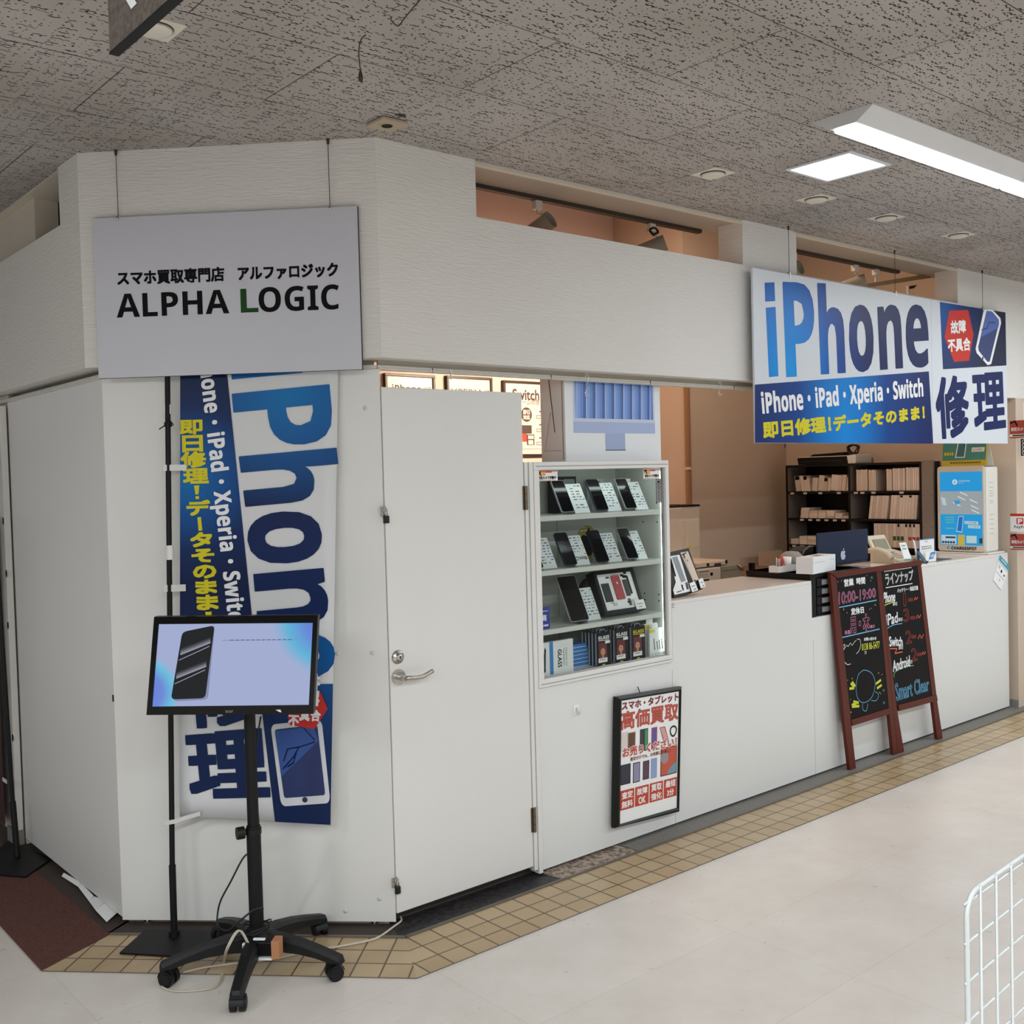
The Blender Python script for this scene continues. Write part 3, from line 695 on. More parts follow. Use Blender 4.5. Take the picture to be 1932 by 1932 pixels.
for (px, py), (qx, qy) in (((220, 281), (223, 408)), ((618.5, 260), (622.5, 391))):
    q = t.lp(px, py, 0.006); e = t.lp(qx, qy, 0.006)
    w = MB().cyl((e[0], 0.006, ZC-2.079), (e[0], 0.006, ZC-2.079-0.020), 0.0065, WIRE, r2=0.004).cyl((e[0], 0.006, ZC-2.079-0.02), (e[0], 0.006, bz1), 0.0013, WIRE, n=8).lathe([(0.0001, 0.004), (0.005, 0.001), (0.005, -0.008), (0.0001, -0.012)], (e[0], -0.002, bz1), STEEL, n=12)
    t.part('hanging_wire', w, label='thin dark hanging wire with clip')

# ------------------------------------------------------------------ big blue hanging sign
YS = -0.103
t = T('repair_sign', 'large white and blue hanging sign reading iPhone above the counter', 'sign', (2.127, YS, 1.812))
sx0, sx1, sz0, sz1 = t.lp(1424, 800)[0], t.lp(1900, 700)[0], t.lp(1660, 836.4)[1], t.lp(1660, 548)[1]
a, b, c, d = t.lp(1422, 506.5), t.lp(1897, 589), t.lp(1903, 837), t.lp(1424, 835.5)
sx0, sx1, sz0, sz1 = (a[0]+d[0])/2, (b[0]+c[0])/2, (c[1]+d[1])/2, (a[1]+b[1])/2
SB = mat('white_printed_board', (210, 216, 222), rough=0.35, var=0.008, spec=0.25)
xs_ = t.lp(1760, 836)[0]
t.part('board', MB().box(sx0, xs_-0.001, 0, 0.012, sz0, sz1, SB, 0.0008).box(xs_+0.001, sx1, 0, 0.012, sz0, sz1, SB, 0.0008))
Z3 = z(1232, 350, 700/1932)
pz = lambda x, y: t.lp(*Z3(x, y))
G1 = gradmat('big_letter_gradient', (pz(700, 960)[0], pz(700, 960)[1]), 1.25, 1.05, [(0.0, (14, 150, 226)), (0.30, (16, 124, 210)), (0.52, (22, 82, 166)), (0.75, (28, 54, 124)), (1.0, (24, 36, 86))])
G2 = gradmat('band_gradient', (pz(1000, 1330)[0], pz(1000, 1330)[1]), 1.15, 0.35, [(0.0, (14, 134, 214)), (0.22, (16, 116, 196)), (0.5, (22, 66, 136)), (1.0, (26, 40, 94))])
G3 = gradmat('corner_gradient', (pz(1500, 640)[0], pz(1500, 640)[1]), 1.6, 1.6, [(0, (26, 86, 158)), (0.45, (24, 50, 106)), (1, (24, 30, 62))])
NAVY = mat('navy_ink', (26, 38, 88), rough=0.4, var=0.03, spec=0.15)
RED = mat('red_ink', (196, 48, 36), rough=0.4, var=0.02, spec=0.2)
YEL = mat('yellow_ink', (214, 202, 32), rough=0.4, var=0.02, spec=0.2)
def sp_(mb, pts, y, m): return mb.poly([(p[0], y, p[1]) for p in [pz(*q) for q in pts]], m)
def sq(mb, s_, tl, tr, br, bl, y, m, bold=0.0): return text(mb, s_, 0, 1, 0, 1, y, m, bold, fx=quad(t, Z3(*tl), Z3(*tr), Z3(*br), Z3(*bl)))
t.part('blue_band', sp_(MB(), ((530, 1037), (1436, 968), (1459, 1344), (531, 1339)), -0.0006, G2), label='blue gradient band')
for s_, q in (('P', ((678, 508), (828, 513), (850, 982), (697, 992))), ('h', ((858, 514), (983, 519), (1000, 970), (877, 978))), ('o', ((1018, 628), (1138, 625), (1152, 962), (1030, 970))),
              ('n', ((1170, 633), (1285, 622), (1299, 946), (1185, 955))), ('e', ((1313, 628), (1424, 622), (1439, 940), (1325, 948)))):
    t.part('big_letter', sq(MB(), B(s_), *q, -0.0006, G1, 0.0065), label='big blue gradient letter ' + s_)
t.part('big_letter', sp_(sp_(MB(), ((587, 636), (638, 632), (653, 993), (604, 998)), -0.0006, G1), ((581, 506), (632, 504), (636, 602), (584, 605)), -0.0006, G1), label='big blue gradient letter i')
t.part('white_lettering', sq(MB(), B('iPhone・iPad・Xperia・Switch'), (561, 1076), (1402, 1003), (1408, 1126), (573, 1222), -0.0012, PAPER, 0.0022), label='white lettering')
tx = sq(MB(), '即日修理！', (572, 1234), (920, 1202), (926, 1280), (577, 1314), -0.0012, YEL, 0.0048)
sq(tx, 'データそのまま！', (938, 1203), (1410, 1146), (1413, 1212), (942, 1277), -0.0012, YEL, 0.0046)
t.part('yellow_lettering', tx, label='yellow lettering')
t.part('picture_block', sp_(MB(), ((1493, 606), (1835, 661), (1840, 937), (1510, 957)), -0.0006, G3), label='dark blue picture block')
t.part('red_hexagon', sp_(MB(), ((1541, 652), (1640, 648), (1668, 775), (1645, 912), (1567, 919), (1517, 790)), -0.0012, RED), label='red hexagon')
tx = sq(MB(), '故障', (1549, 707), (1626, 700), (1628, 765), (1551, 772), -0.0018, PAPER, 0.003)
sq(tx, '不具合', (1534, 802), (1649, 792), (1652, 857), (1536, 866), -0.0018, PAPER, 0.003)
t.part('hexagon_lettering', tx, label='white lettering on the hexagon')
ph = MB()
sp_(ph, ((1722, 646), (1768, 648), (1808, 690), (1812, 716), (1760, 930), (1742, 936), (1684, 872), (1679, 850)), -0.0012, PAPER)
sp_(ph, ((1736, 652), (1764, 656), (1799, 698), (1800, 720), (1752, 918), (1740, 918), (1696, 862), (1692, 842)), -0.0016, mat('phone_print_dark', (44, 60, 112)))
sp_(ph, ((1736, 652), (1764, 656), (1799, 698), (1800, 722), (1796, 742), (1706, 790)), -0.0020, mat('phone_print_light', (74, 100, 170)))
ph.ribbon([pz(x, y) for x, y in ((1780, 715), (1750, 712), (1735, 745), (1710, 752))], 0.008, -0.0023, mat('phone_print_dark'))
ph.disc(*pz(1716, 899), -0.0020, 0.010, NAVY)
t.part('phone_picture', ph, label='printed white phone with cracked screen')
tx = sq(MB(), '修', (1468, 1008), (1636, 994), (1643, 1300), (1488, 1312), -0.0006, NAVY, 0.013)
sq(tx, '理', (1664, 990), (1824, 978), (1834, 1252), (1680, 1272), -0.0006, NAVY, 0.013)
t.part('navy_lettering', tx, label='navy blue characters')
for (px, py), (qx, qy) in (((1485.6, 428), (1489, 518)), ((1689, 472), (1689, 556)), ((1851.6, 509), (1854, 582))):
    e = t.lp(qx, qy, 0.004)
    w = MB().cyl((e[0], 0.004, ZC-1.812), (e[0], 0.004, ZC-1.812-0.02), 0.006, WIRE, r2=0.004).cyl((e[0], 0.004, ZC-1.812-0.02), (e[0], 0.004, sz1-0.01), 0.0015, WIRE, n=8).box(e[0]-0.005, e[0]+0.005, -0.003, 0.014, sz1-0.022, sz1+0.012, STEEL, 0.001)
    t.part('hanging_wire', w, label='thin steel hanging wire with clip')

# S hooks on the rail
CHROME = mat('chrome_wire', (200, 200, 200), rough=0.2, metal=1.0)
def shook(px, py, s, lab, y=-0.012):
    q = hy(px, py, y)
    pts = [(0.012*math.cos(a), 0, 0.012*math.sin(a)) for a in [PI*(-0.1+1.15*i/8) for i in range(9)]][::-1]
    pts = [(-0.011, 0, 0.0), (-0.008, 0, 0.010), (0.0, 0, 0.013), (0.008, 0, 0.009), (0.009, 0, -0.005), (0.0, 0, -0.035), (-0.012, 0, -0.055), (-0.010, 0, -0.070), (0, 0, -0.077), (0.010, 0, -0.070), (0.011, 0, -0.058)]
    single('rail_hook', lab, 'hook', MB().tube(smooth([(a*s, b, c*s) for a, b, c in pts], 4), 0.0018, CHROME, 8), q, 0.15)
shook(1107, 712, 1.15, 'chrome S hook on the rail in front of the computer carton')
shook(1358, 724, 0.8, 'small chrome S hook on the rail left of the big blue sign')
shook(1913, 756, 0.8, 'chrome S hook on the rail right of the big blue sign')
shook(850, 702, 0.35, 'tiny chrome hook on the rail above the white door')

# ------------------------------------------------------------------ banner flag on its pole
foot = hz(329, 1771); OF = -(foot.x+foot.y)*S2
TILT = -math.atan((OF-0.045)/2.0)
t = T('flag_stand', 'black flag pole on a flat steel base holding the blue banner', 'flag stand', (foot.x, foot.y, 0), -PI/4, rx=TILT)
bp_ = [hz(px, py) for px, py in ((226, 1803), (275, 1759), (418, 1762), (374, 1812))]
mb = MB().prism([(p.x, p.y) for p in bp_], 0.005, 0.012, BLACKM, 'z'); mb.v = [tuple(t.I @ Vector(v)) for v in mb.v]
t.part('base_plate', mb, label='flat black steel plate')
def pl(px, py, o=0.0): q = t.lp(px, py, o); return Vector((q[0], o, q[1]))
a, b, c, d, e = pl(329, 1768), pl(325, 1632), pl(321, 1056), pl(320, 1029), pl(316, 712)
top = e+(e-d)*0.12
t.part('lower_pole', MB().cyl((a.x, 0, 0.009), b, 0.0125, BLACKM).cyl((a.x, 0, 0.009), (a.x, 0, 0.03), 0.02, BLACKM))
t.part('upper_pole', MB().cyl(b, top, 0.0098, BLACKM))
t.part('pole_joint', MB().cyl(c, d, 0.0135, WHITE).cyl(c+(d-c)*0.3, c+(d-c)*0.5, 0.0145, WHITE), label='white plastic joint')
kn = pl(317, 801)
tie = MB().cyl(kn+Vector((0, 0, -0.008)), kn+Vector((0, 0, 0.008)), 0.014, BLACK)
tie.tube(smooth([kn+Vector(v) for v in ((0, -0.012, 0), (-0.018, -0.016, -0.012), (-0.028, -0.014, -0.018))], 4), 0.002, BLACK, 6)
tie.tube(smooth([kn+Vector(v) for v in ((0, -0.012, 0), (0.012, -0.016, 0.014), (0.026, -0.014, -0.004), (0.01, -0.015, -0.002))], 4), 0.002, BLACK, 6)
t.part('tie', tie)
CLEAR = mat('clear_acrylic_clip', (226, 230, 230), rough=0.25)
kb = pl(318, 772)
t.part('clip', MB().rrect(0.008, 0.030, kb.z-0.020, kb.z+0.020, -0.004, 0.006, CLEAR, 0.002), label='clear plastic hook')
# the banner itself, hanging close to the panel
YBN = 0.020
bt = T('blue_banner', 'white and blue vertical banner reading iPhone downward on the corner panel', 'banner', (foot.x, foot.y, 0), -PI/4, rx=TILT)
Z4, Z5 = z(0, 650, 700/1932), z(0, 1232, 700/1932)
def bq(p): return bt.lp(*p, YBN)
TLb, TRb, BRb, BLb = bq((340, 640)), bq((639, 640)), bq((624, 1558)), bq((339, 1541))
BAN = mat('white_banner_cloth', (214, 215, 216), rough=0.6, var=0.015)
def wave(x, zz): return YBN
mb = MB(); nx, nz = 12, 24; V = []
for j in range(nz+1):
    for i in range(nx+1):
        u, v = i/nx, j/nz
        x = (TLb[0]*(1-u)+TRb[0]*u)*(1-v)+(BLb[0]*(1-u)+BRb[0]*u)*v; zz = (TLb[1]*(1-u)+TRb[1]*u)*(1-v)+(BLb[1]*(1-u)+BRb[1]*u)*v
        zz += 0.006*math.sin(PI*u)*v
        V.append((x, wave(x, zz), zz))
mb.add(V, [(j*(nx+1)+i, (j+1)*(nx+1)+i, (j+1)*(nx+1)+i+1, j*(nx+1)+i+1) for j in range(nz) for i in range(nx)], BAN, True)
o = bt.part('cloth', mb)
md = o.modifiers.new('thickness', 'SOLIDIFY'); md.thickness = 0.0012; md.offset = -1
def drape(mb, dy):                                   # lay a print on the waving cloth
    mb.v = [(v[0], wave(v[0], v[2])-dy*1.6-0.0014+v[1], v[2]) for v in mb.v]; return mb
def grid_poly(mb, px, m, n=14):                      # a four-cornered print cut finely enough to follow the cloth
    q = [bq(p) for p in px]; vs = []
    for j in range(n+1):
        for i in range(n+1):
            u, v = i/n, j/n
            vs.append(tuple((q[0][k]*(1-u)+q[1][k]*u)*(1-v)+(q[3][k]*(1-u)+q[2][k]*u)*v for k in (0, 1)))
    return mb.add([(p[0], 0, p[1]) for p in vs], [(j*(n+1)+i, (j+1)*(n+1)+i, (j+1)*(n+1)+i+1, j*(n+1)+i+1) for j in range(n) for i in range(n)], m)
bz = lambda x, y: bq(Z4(x, y))
GB1 = gradmat('banner_band_gradient', (bz(960, 700)[0], bz(960, 700)[1]), 2.4, 2.6, [(0, (22, 112, 180)), (0.35, (24, 84, 150)), (0.7, (24, 46, 94)), (1, (22, 36, 74))])
GB2 = gradmat('banner_letter_gradient', (bz(1500, 250)[0], bz(1500, 250)[1]), 1.4, 1.7, [(0, (26, 116, 180)), (0.3, (28, 92, 156)), (0.75, (24, 38, 80)), (1, (22, 40, 86))])
GB3 = gradmat('banner_lower_gradient', (bq(Z5(1740, 0))[0], bq(Z5(1740, 0))[1]), 1.6, 1.8, [(0, (28, 100, 170)), (0.25, (26, 78, 140)), (0.6, (22, 46, 90)), (1, (20, 38, 78))])
BNAVY = mat('banner_navy', (22, 36, 82), rough=0.5, var=0.03)
bt.part('blue_band', drape(grid_poly(MB(), (Z4(940, -30), Z4(1165, -30), (478, 1185), (340, 1185)), GB1), 0.0008), label='dark blue band')
def btext(mb, s, tl, tr, br, bl, m, bold=0.0):
    fx = quad(bt, Z4(*tl), Z4(*tr), Z4(*br), Z4(*bl), YBN)
    return text(mb, s, 0, 1, 0, 1, 0, m, bold, fx=fx)
mb = MB()
btext(mb, B('P'), (1712, 213), (1738, 500), (1240, 548), (1213, 262), GB2, 0.004)
btext(mb, B('h'), (1749, 543), (1778, 795), (1283, 840), (1250, 588), GB2, 0.004)
btext(mb, B('o'), (1662, 862), (1682, 1120), (1305, 1148), (1285, 888), GB2, 0.004)
btext(mb, B('n'), (1688, 1168), (1716, 1440), (1350, 1474), (1325, 1200), GB2, 0.004)
btext(mb, B('e'), (1732, 1494), (1748, 1722), (1385, 1755), (1366, 1525), GB3, 0.004)
grid_poly(mb, (Z4(1195, 55), Z4(1566, 25), Z4(1576, 148), Z4(1208, 183)), GB2, 6)
bt.part('big_lettering', drape(mb, 0.0009), label='big blue letters running downward')
mb = MB()
btext(mb, B('iPhone・iPad・Xperia・Switch'), (1120, 20), (1290, 1490), (1170, 1500), (1005, 40), PAPER, 0.0012)
bt.part('white_lettering', drape(mb, 0.0016), label='white lettering running downward')
mb = MB()
for ch, l, tp, r_, bt_ in (('即', 940, 398, 1052, 466), ('日', 953, 478, 1054, 558), ('修', 945, 562, 1072, 640), ('理', 958, 650, 1084, 722), ('デ', 976, 815, 1092, 888), ('タ', 995, 982, 1102, 1052),
                           ('そ', 1002, 1068, 1113, 1132), ('の', 1010, 1152, 1124, 1216), ('ま', 1022, 1230, 1128, 1296), ('ま', 1028, 1308, 1136, 1380)):
    btext(mb, ch, (l, tp), (r_, tp-3), (r_+2, bt_-3), (l+2, bt_), YEL, 0.0033)
for q in (((1012, 735), (1040, 733), (1036, 780), (1020, 781)), ((1020, 790), (1038, 789), (1039, 804), (1021, 805)), ((1030, 900), (1048, 898), (1056, 968), (1036, 970)), ((1070, 1392), (1104, 1390), (1102, 1440), (1080, 1442))):
    bt.part('yellow_lettering', drape(grid_poly(MB(), [Z4(*p) for p in q], YEL, 2), 0.0016), label='yellow stroke')
bt.part('yellow_lettering', drape(mb, 0.0016), label='yellow characters written downward')
mb = MB()
def b5(mb, s, tl, tr, br, bl, m, bold=0.0): return text(mb, s, 0, 1, 0, 1, 0, m, bold, fx=quad(bt, Z5(*tl), Z5(*tr), Z5(*br), Z5(*bl), YBN))
b5(mb, '修', (955, 60), (1345, 40), (1368, 350), (985, 385), GB3, 0.010)
b5(mb, '理', (972, 432), (1372, 402), (1398, 738), (1005, 748), GB3, 0.010)
bt.part('navy_lettering', drape(mb, 0.0009), label='navy blue characters')
bt.part('picture_block', drape(grid_poly(MB(), (Z5(1350, 168), Z5(1735, 160), Z5(1722, 894), Z5(1433, 878)), GB3), 0.0008), label='dark blue picture block')
def rquad(mb, px, m, r):                              # rounded four-cornered print
    fx = quad(bt, *[Z5(*p) for p in px], YBN)
    pts = [fx(a, b) for a, b in rr(0, 1, 0, 1, r, 5)]
    return mb.poly([(p[0], 0, p[1]) for p in pts], m)
mb = MB(); rquad(mb, ((1410, 372), (1676, 343), (1722, 780), (1466, 798)), mat('banner_print_grey', (206, 208, 212), rough=0.5), 0.09)
mb2 = MB(); rquad(mb2, ((1432, 398), (1654, 372), (1696, 738), (1482, 754)), mat('banner_phone_dark', (22, 40, 92), rough=0.5), 0.05)
mb3 = MB(); q = [bq(Z5(*p)) for p in ((1434, 404), (1636, 380), (1660, 455), (1470, 640))]
mb3.poly([(p[0], 0, p[1]) for p in q], mat('banner_phone_light', (38, 76, 146), rough=0.5))
for L_ in (((1640, 462), (1560, 488), (1500, 498), (1480, 560)), ((1560, 488), (1530, 540), (1478, 600)), ((1585, 390), (1640, 450)), ((1545, 520), (1530, 570), (1500, 590))):
    mb3.ribbon([bq(Z5(*p)) for p in L_], 0.006, 0, mat('banner_phone_dark'))
q = bq(Z5(1590, 762)); mb3.disc(q[0], q[1], 0, 0.010, BNAVY)
drape(mb, 0.0016); drape(mb2, 0.0024); drape(mb3, 0.0032)
for s_, d_ in ((mb2, 0), (mb3, 0)): 
    k0 = len(mb.v); 
    for f, mi in zip(s_.f, s_.mi): mb.f.append(tuple(i+k0 for i in f)); mb.mi.append(mb.mid(s_.m[mi])); mb.sm.append(False)
    mb.v += s_.v
bt.part('phone_picture', mb, label='printed white phone with cracked screen')
mb = MB(); q = [bq(Z5(*p)) for p in ((1500, 330), (1560, 230), (1640, 196), (1672, 200), (1709, 290), (1640, 393), (1516, 374))]
mb.poly([(p[0], 0, p[1]) for p in q], mat('banner_red', (196, 30, 22), rough=0.5)); bt.part('red_hexagon', drape(mb, 0.0040), label='red hexagon')
mb = MB()
b5(mb, '故障', (1668, 110), (1662, 275), (1598, 268), (1604, 110), PAPER, 0.003)
b5(mb, '不', (1508, 322), (1560, 325), (1556, 380), (1506, 376), PAPER, 0.002)
b5(mb, '具', (1568, 310), (1618, 312), (1612, 350), (1562, 348), PAPER, 0.002)
b5(mb, '合', (1626, 296), (1674, 298), (1668, 352), (1622, 350), PAPER, 0.002)
bt.part('hexagon_lettering', drape(mb, 0.0048), label='white characters on the hexagon')
TAPE = mat('pale_plastic_strap', (212, 211, 206), rough=0.35, var=0.03)
for x0, y0, x1, y1 in ((308, 877, 353, 888), (309, 1104, 352, 1115)):
    a, b = bt.lp(x0, y0, -0.013), bt.lp(x1, y1, YBN)
    bt.part('strap', MB().prism([(a[0], -0.0135), (b[0], YBN-0.008), (b[0], YBN-0.0065), (a[0], -0.012)], b[1], a[1], TAPE, 'z'))
st = [bt.lp(*p, -0.013) for p in ((311, 1553), (330, 1550))]+[bt.lp(*p, YBN-0.01) for p in ((352, 1542), (378, 1535))]
mb = MB(); ys = (-0.014, -0.012, YBN-0.014, YBN-0.01)
for i in range(3): mb.add([(st[i][0], ys[i], st[i][1]-0.008), (st[i+1][0], ys[i+1], st[i+1][1]-0.008), (st[i+1][0], ys[i+1], st[i+1][1]+0.008), (st[i][0], ys[i], st[i][1]+0.008)], [(0, 1, 2, 3)], TAPE)
bt.part('strap', mb)

# second flag stand at the left edge of the picture
f2 = hz(36, 1624)
t = T('flag_stand', 'black flag pole on a flat base at the left edge on the brown carpet', 'flag stand', (f2.x, f2.y, 0), -PI/2)
q = [t.I @ hz(px, py, 0.004) for px, py in ((-40, 1650), (12, 1590), (98, 1622), (48, 1657))]
t.part('base_plate', MB().prism([(p.x, p.y) for p in q], 0.005, 0.012, BLACKM, 'z'))
a, b, c = [t.lp(*p) for p in ((33, 1622), (24, 1512), (-4, 1080))]
t.part('lower_pole', MB().cyl((a[0], 0, 0.012), (b[0], 0, b[1]), 0.0135, BLACKM))
t.part('upper_pole', MB().cyl((b[0], 0, b[1]), (c[0], 0, c[1]), 0.0095, BLACKM).cyl((c[0], 0, c[1]), (c[0]+(c[0]-b[0])*0.6, 0, c[1]+(c[1]-b[1])*0.6), 0.0095, BLACKM))
for px, py in ((16, 1473), (0, 1292)):
    q = t.lp(px, py); t.part('strap', MB().box(q[0]-0.05, q[0]+0.016, -0.013, -0.011, q[1]-0.009, q[1]+0.009, TAPE))
q0, q1 = t.lp(-6, 1180), t.lp(6, 1560)
t.part('banner_cloth', MB().box(q0[0]-0.5, q1[0]-0.016, 0.012, 0.014, q1[1], q0[1]+0.5, mat('dark_red_cloth', (58, 28, 26), rough=0.8)), label='dark red cloth edge')
# slotted shelving upright next to the left panel
q = hx(20, 1568, -0.75)
t = T('slotted_upright', 'white slotted upright standing past the left panel', 'upright', (-0.765, 2.03, 0))
UP = mat('white_painted_steel', (214, 212, 205), rough=0.45, var=0.06, scale=12)
t.part('post', MB().box(-0.02, 0.01, -0.028, 0.30, 0.07, 2.07, UP, 0.003).box(-0.03, 0.012, -0.028, 0.10, 0, 0.07, mat('grey_foot_block', (130, 126, 118), rough=0.7)))
for px, py in ((12, 1082), (15, 1180), (6, 983), (24, 1392)):
    q = t.lpx(px, py, -0.0205)
    t.part('slot', MB().prism([(q[0]+a*0.01, q[1]+b*0.017) for a, b in rr(-1, 1, -1, 1, 0.8, 4)], -0.0214, -0.0203, BLACK, 'x'))

# crumpled plastic strip lying in the gap by the left panel
q = hz(197, 1722)
mb = MB(); pts = [hz(px, py, 0.012)-q for px, py in ((118, 1650), (150, 1672), (172, 1695), (190, 1712), (212, 1728))]
for i in range(4):
    w0, w1 = (0.006, 0.008, 0.012, 0.03, 0.034)[i], (0.006, 0.008, 0.012, 0.03, 0.034)[i+1]
    a, b = pts[i], pts[i+1]; zz = (0.006, 0.012, 0.004, 0.016, 0.006)
    mb.add([(a.x-w0, a.y-w0, zz[i]), (b.x-w1, b.y-w1, zz[i+1]), (b.x+w1, b.y+w1*0.4, zz[i+1]+0.012), (a.x+w0, a.y+w0*0.4, zz[i]+0.010)], [(0, 1, 2, 3)], PAPER)
single('plastic_strip', 'torn white plastic strip lying in the dark gap by the left panel', 'litter', mb, (q.x, q.y, 0.002))

# ------------------------------------------------------------------ monitor on its five-armed castor stand
SC = Vector((-0.540, 0.049, 0))
t = T('monitor_stand', 'black monitor stand with five curved arms on castors', 'stand', SC)
PLA = mat('black_grained_plastic', (15, 16, 17), rough=0.5, bump=0.2, bscale=500, spec=0.35)
hub = MB().lathe([(0.0001, 0.152), (0.034, 0.152), (0.040, 0.140), (0.056, 0.132), (0.062, 0.120), (0.060, 0.080), (0.045, 0.07), (0.0001, 0.07)], (0, 0, 0), PLA, n=28)
t.part('hub', hub)
for k in range(5):
    an = math.radians(15+72*k); dr = Vector((math.cos(an), math.sin(an), 0)); sd = Vector((-dr.y, dr.x, 0))
    prof = [(0.045, 0.135, 0.030, 0.075), (0.10, 0.131, 0.027, 0.080), (0.17, 0.119, 0.024, 0.078), (0.23, 0.104, 0.0225, 0.070), (0.29, 0.086, 0.0215, 0.056), (0.316, 0.078, 0.0205, 0.052), (0.322, 0.066, 0.017, 0.053)]
    mb = MB(); V = []
    for r, zt, hw, zb in prof:
        V += [dr*r+sd*s*hw*f+Vector((0, 0, zz)) for s, f, zz in ((1, 1, zb), (1, 1, zt-0.012), (1, 0.62, zt), (-1, 0.62, zt), (-1, 1, zt-0.012), (-1, 1, zb))]
    n = 6; fs = [(i*n+j, i*n+(j+1) % n, (i+1)*n+(j+1) % n, (i+1)*n+j) for i in range(len(prof)-1) for j in range(n)]
    fs += [tuple(range(n-1, -1, -1)), tuple(range((len(prof)-1)*n, len(prof)*n))]
    mb.add(V, fs, PLA)
    arm = t.part('arm', mb)
    c0 = dr*0.302; tw = an+1.1+k*0.7; cd = Vector((math.cos(tw), math.sin(tw), 0)); cs = Vector((-cd.y, cd.x, 0))
    ca = MB().cyl(c0+Vector((0, 0, 0.048)), c0+Vector((0, 0, 0.062)), 0.012, PLA)
    wc_ = c0+cd*0.012+Vector((0, 0, 0.027))
    for s in (-1, 1): ca.cyl(wc_+cs*s*0.006, wc_+cs*s*0.024, 0.027, PLA, n=24).cyl(wc_+cs*s*0.0235, wc_+cs*s*0.0265, 0.020, PLA, n=20)
    hood = []
    for i in range(9):
        a_ = PI*(0.02+0.75*i/8); hood.append(wc_+cd*(-0.032*math.cos(a_))*1.0+Vector((0, 0, 0.032*math.sin(a_))))
    V = [p+cs*s for p in hood for s in (-0.021, 0.021)]
    ca.add(V, [(2*i, 2*i+1, 2*i+3, 2*i+2) for i in range(8)], PLA, True)
    t.part('castor', ca, arm)
mz = 0.50
t.part('lower_pole', MB().cyl((0, 0, 0.14), (0, 0, 0.475), 0.0245, BLACKM, n=24))
t.part('collar', MB().cyl((0, 0, 0.472), (0, 0, 0.492), 0.027, PLA, n=24).cyl((0, 0, 0.490), (0, 0, 0.50), 0.0235, PLA, n=24))
t.part('upper_pole', MB().cyl((0, 0, 0.49), (0, 0, 1.10), 0.0195, BLACKM, n=24))
kd = Vector((-S2-0.3, S2-0.5, 0)).normalized()
t.part('clamp_knob', MB().cyl(Vector((0, 0, 0.482)), Vector((0, 0, 0.482))+kd*0.045, 0.007, PLA).cyl(Vector((0, 0, 0.482))+kd*0.032, Vector((0, 0, 0.482))+kd*0.058, 0.021, PLA, n=12))
t.part('mount_arm', MB().box(-0.05, 0.05, -0.012, 0.012, 1.0, 1.07, BLACKM).prism([(0.0, -0.01), (-0.05, -0.058), (-0.035, -0.068), (0.015, -0.02)], 1.00, 1.06, BLACKM, 'z'))
mt = T('monitor', 'black flat monitor showing a dark phone on a pale blue screen', 'monitor', SC+Vector((-S2*0.135, -S2*0.135, 0.83)), -PI/4+0.05)
Z6 = z(260, 1140, 400/1932)
def mq(x, y, yy=0.0): return mt.lp(*Z6(x, y), yy)
oc = [mq(*p) for p in ((148, 115), (1642, 100), (1600, 1000), (78, 1010))]
mt.part('casing', MB().prism([(p[0], p[1]) for p in oc], 0.004, 0.030, BLACK, 'y').box(sum(p[0] for p in oc)/4-0.13, sum(p[0] for p in oc)/4+0.13, 0.03, 0.055, sum(p[1] for p in oc)/4-0.09, sum(p[1] for p in oc)/4+0.09, BLACK, 0.01))
GLOSS = mat('glossy_black_bezel', (6, 6, 7), rough=0.12, spec=0.2)
sc = [mq(*p) for p in ((190, 182), (1594, 170), (1558, 918), (130, 934))]
bz_ = MB()
for i in range(4):
    j = (i+1) % 4
    bz_.add([(oc[i][0], 0.0, oc[i][1]), (oc[j][0], 0.0, oc[j][1]), (sc[j][0], 0.0, sc[j][1]), (sc[i][0], 0.0, sc[i][1]), (oc[i][0], 0.006, oc[i][1]), (oc[j][0], 0.006, oc[j][1]), (sc[j][0], 0.004, sc[j][1]), (sc[i][0], 0.004, sc[i][1])],
            [(0, 3, 2, 1), (0, 1, 5, 4), (3, 7, 6, 2)], GLOSS)
mt.part('bezel', bz_, label='glossy black frame')
cA, cB = mq(1750, 150), mq(60, 800)
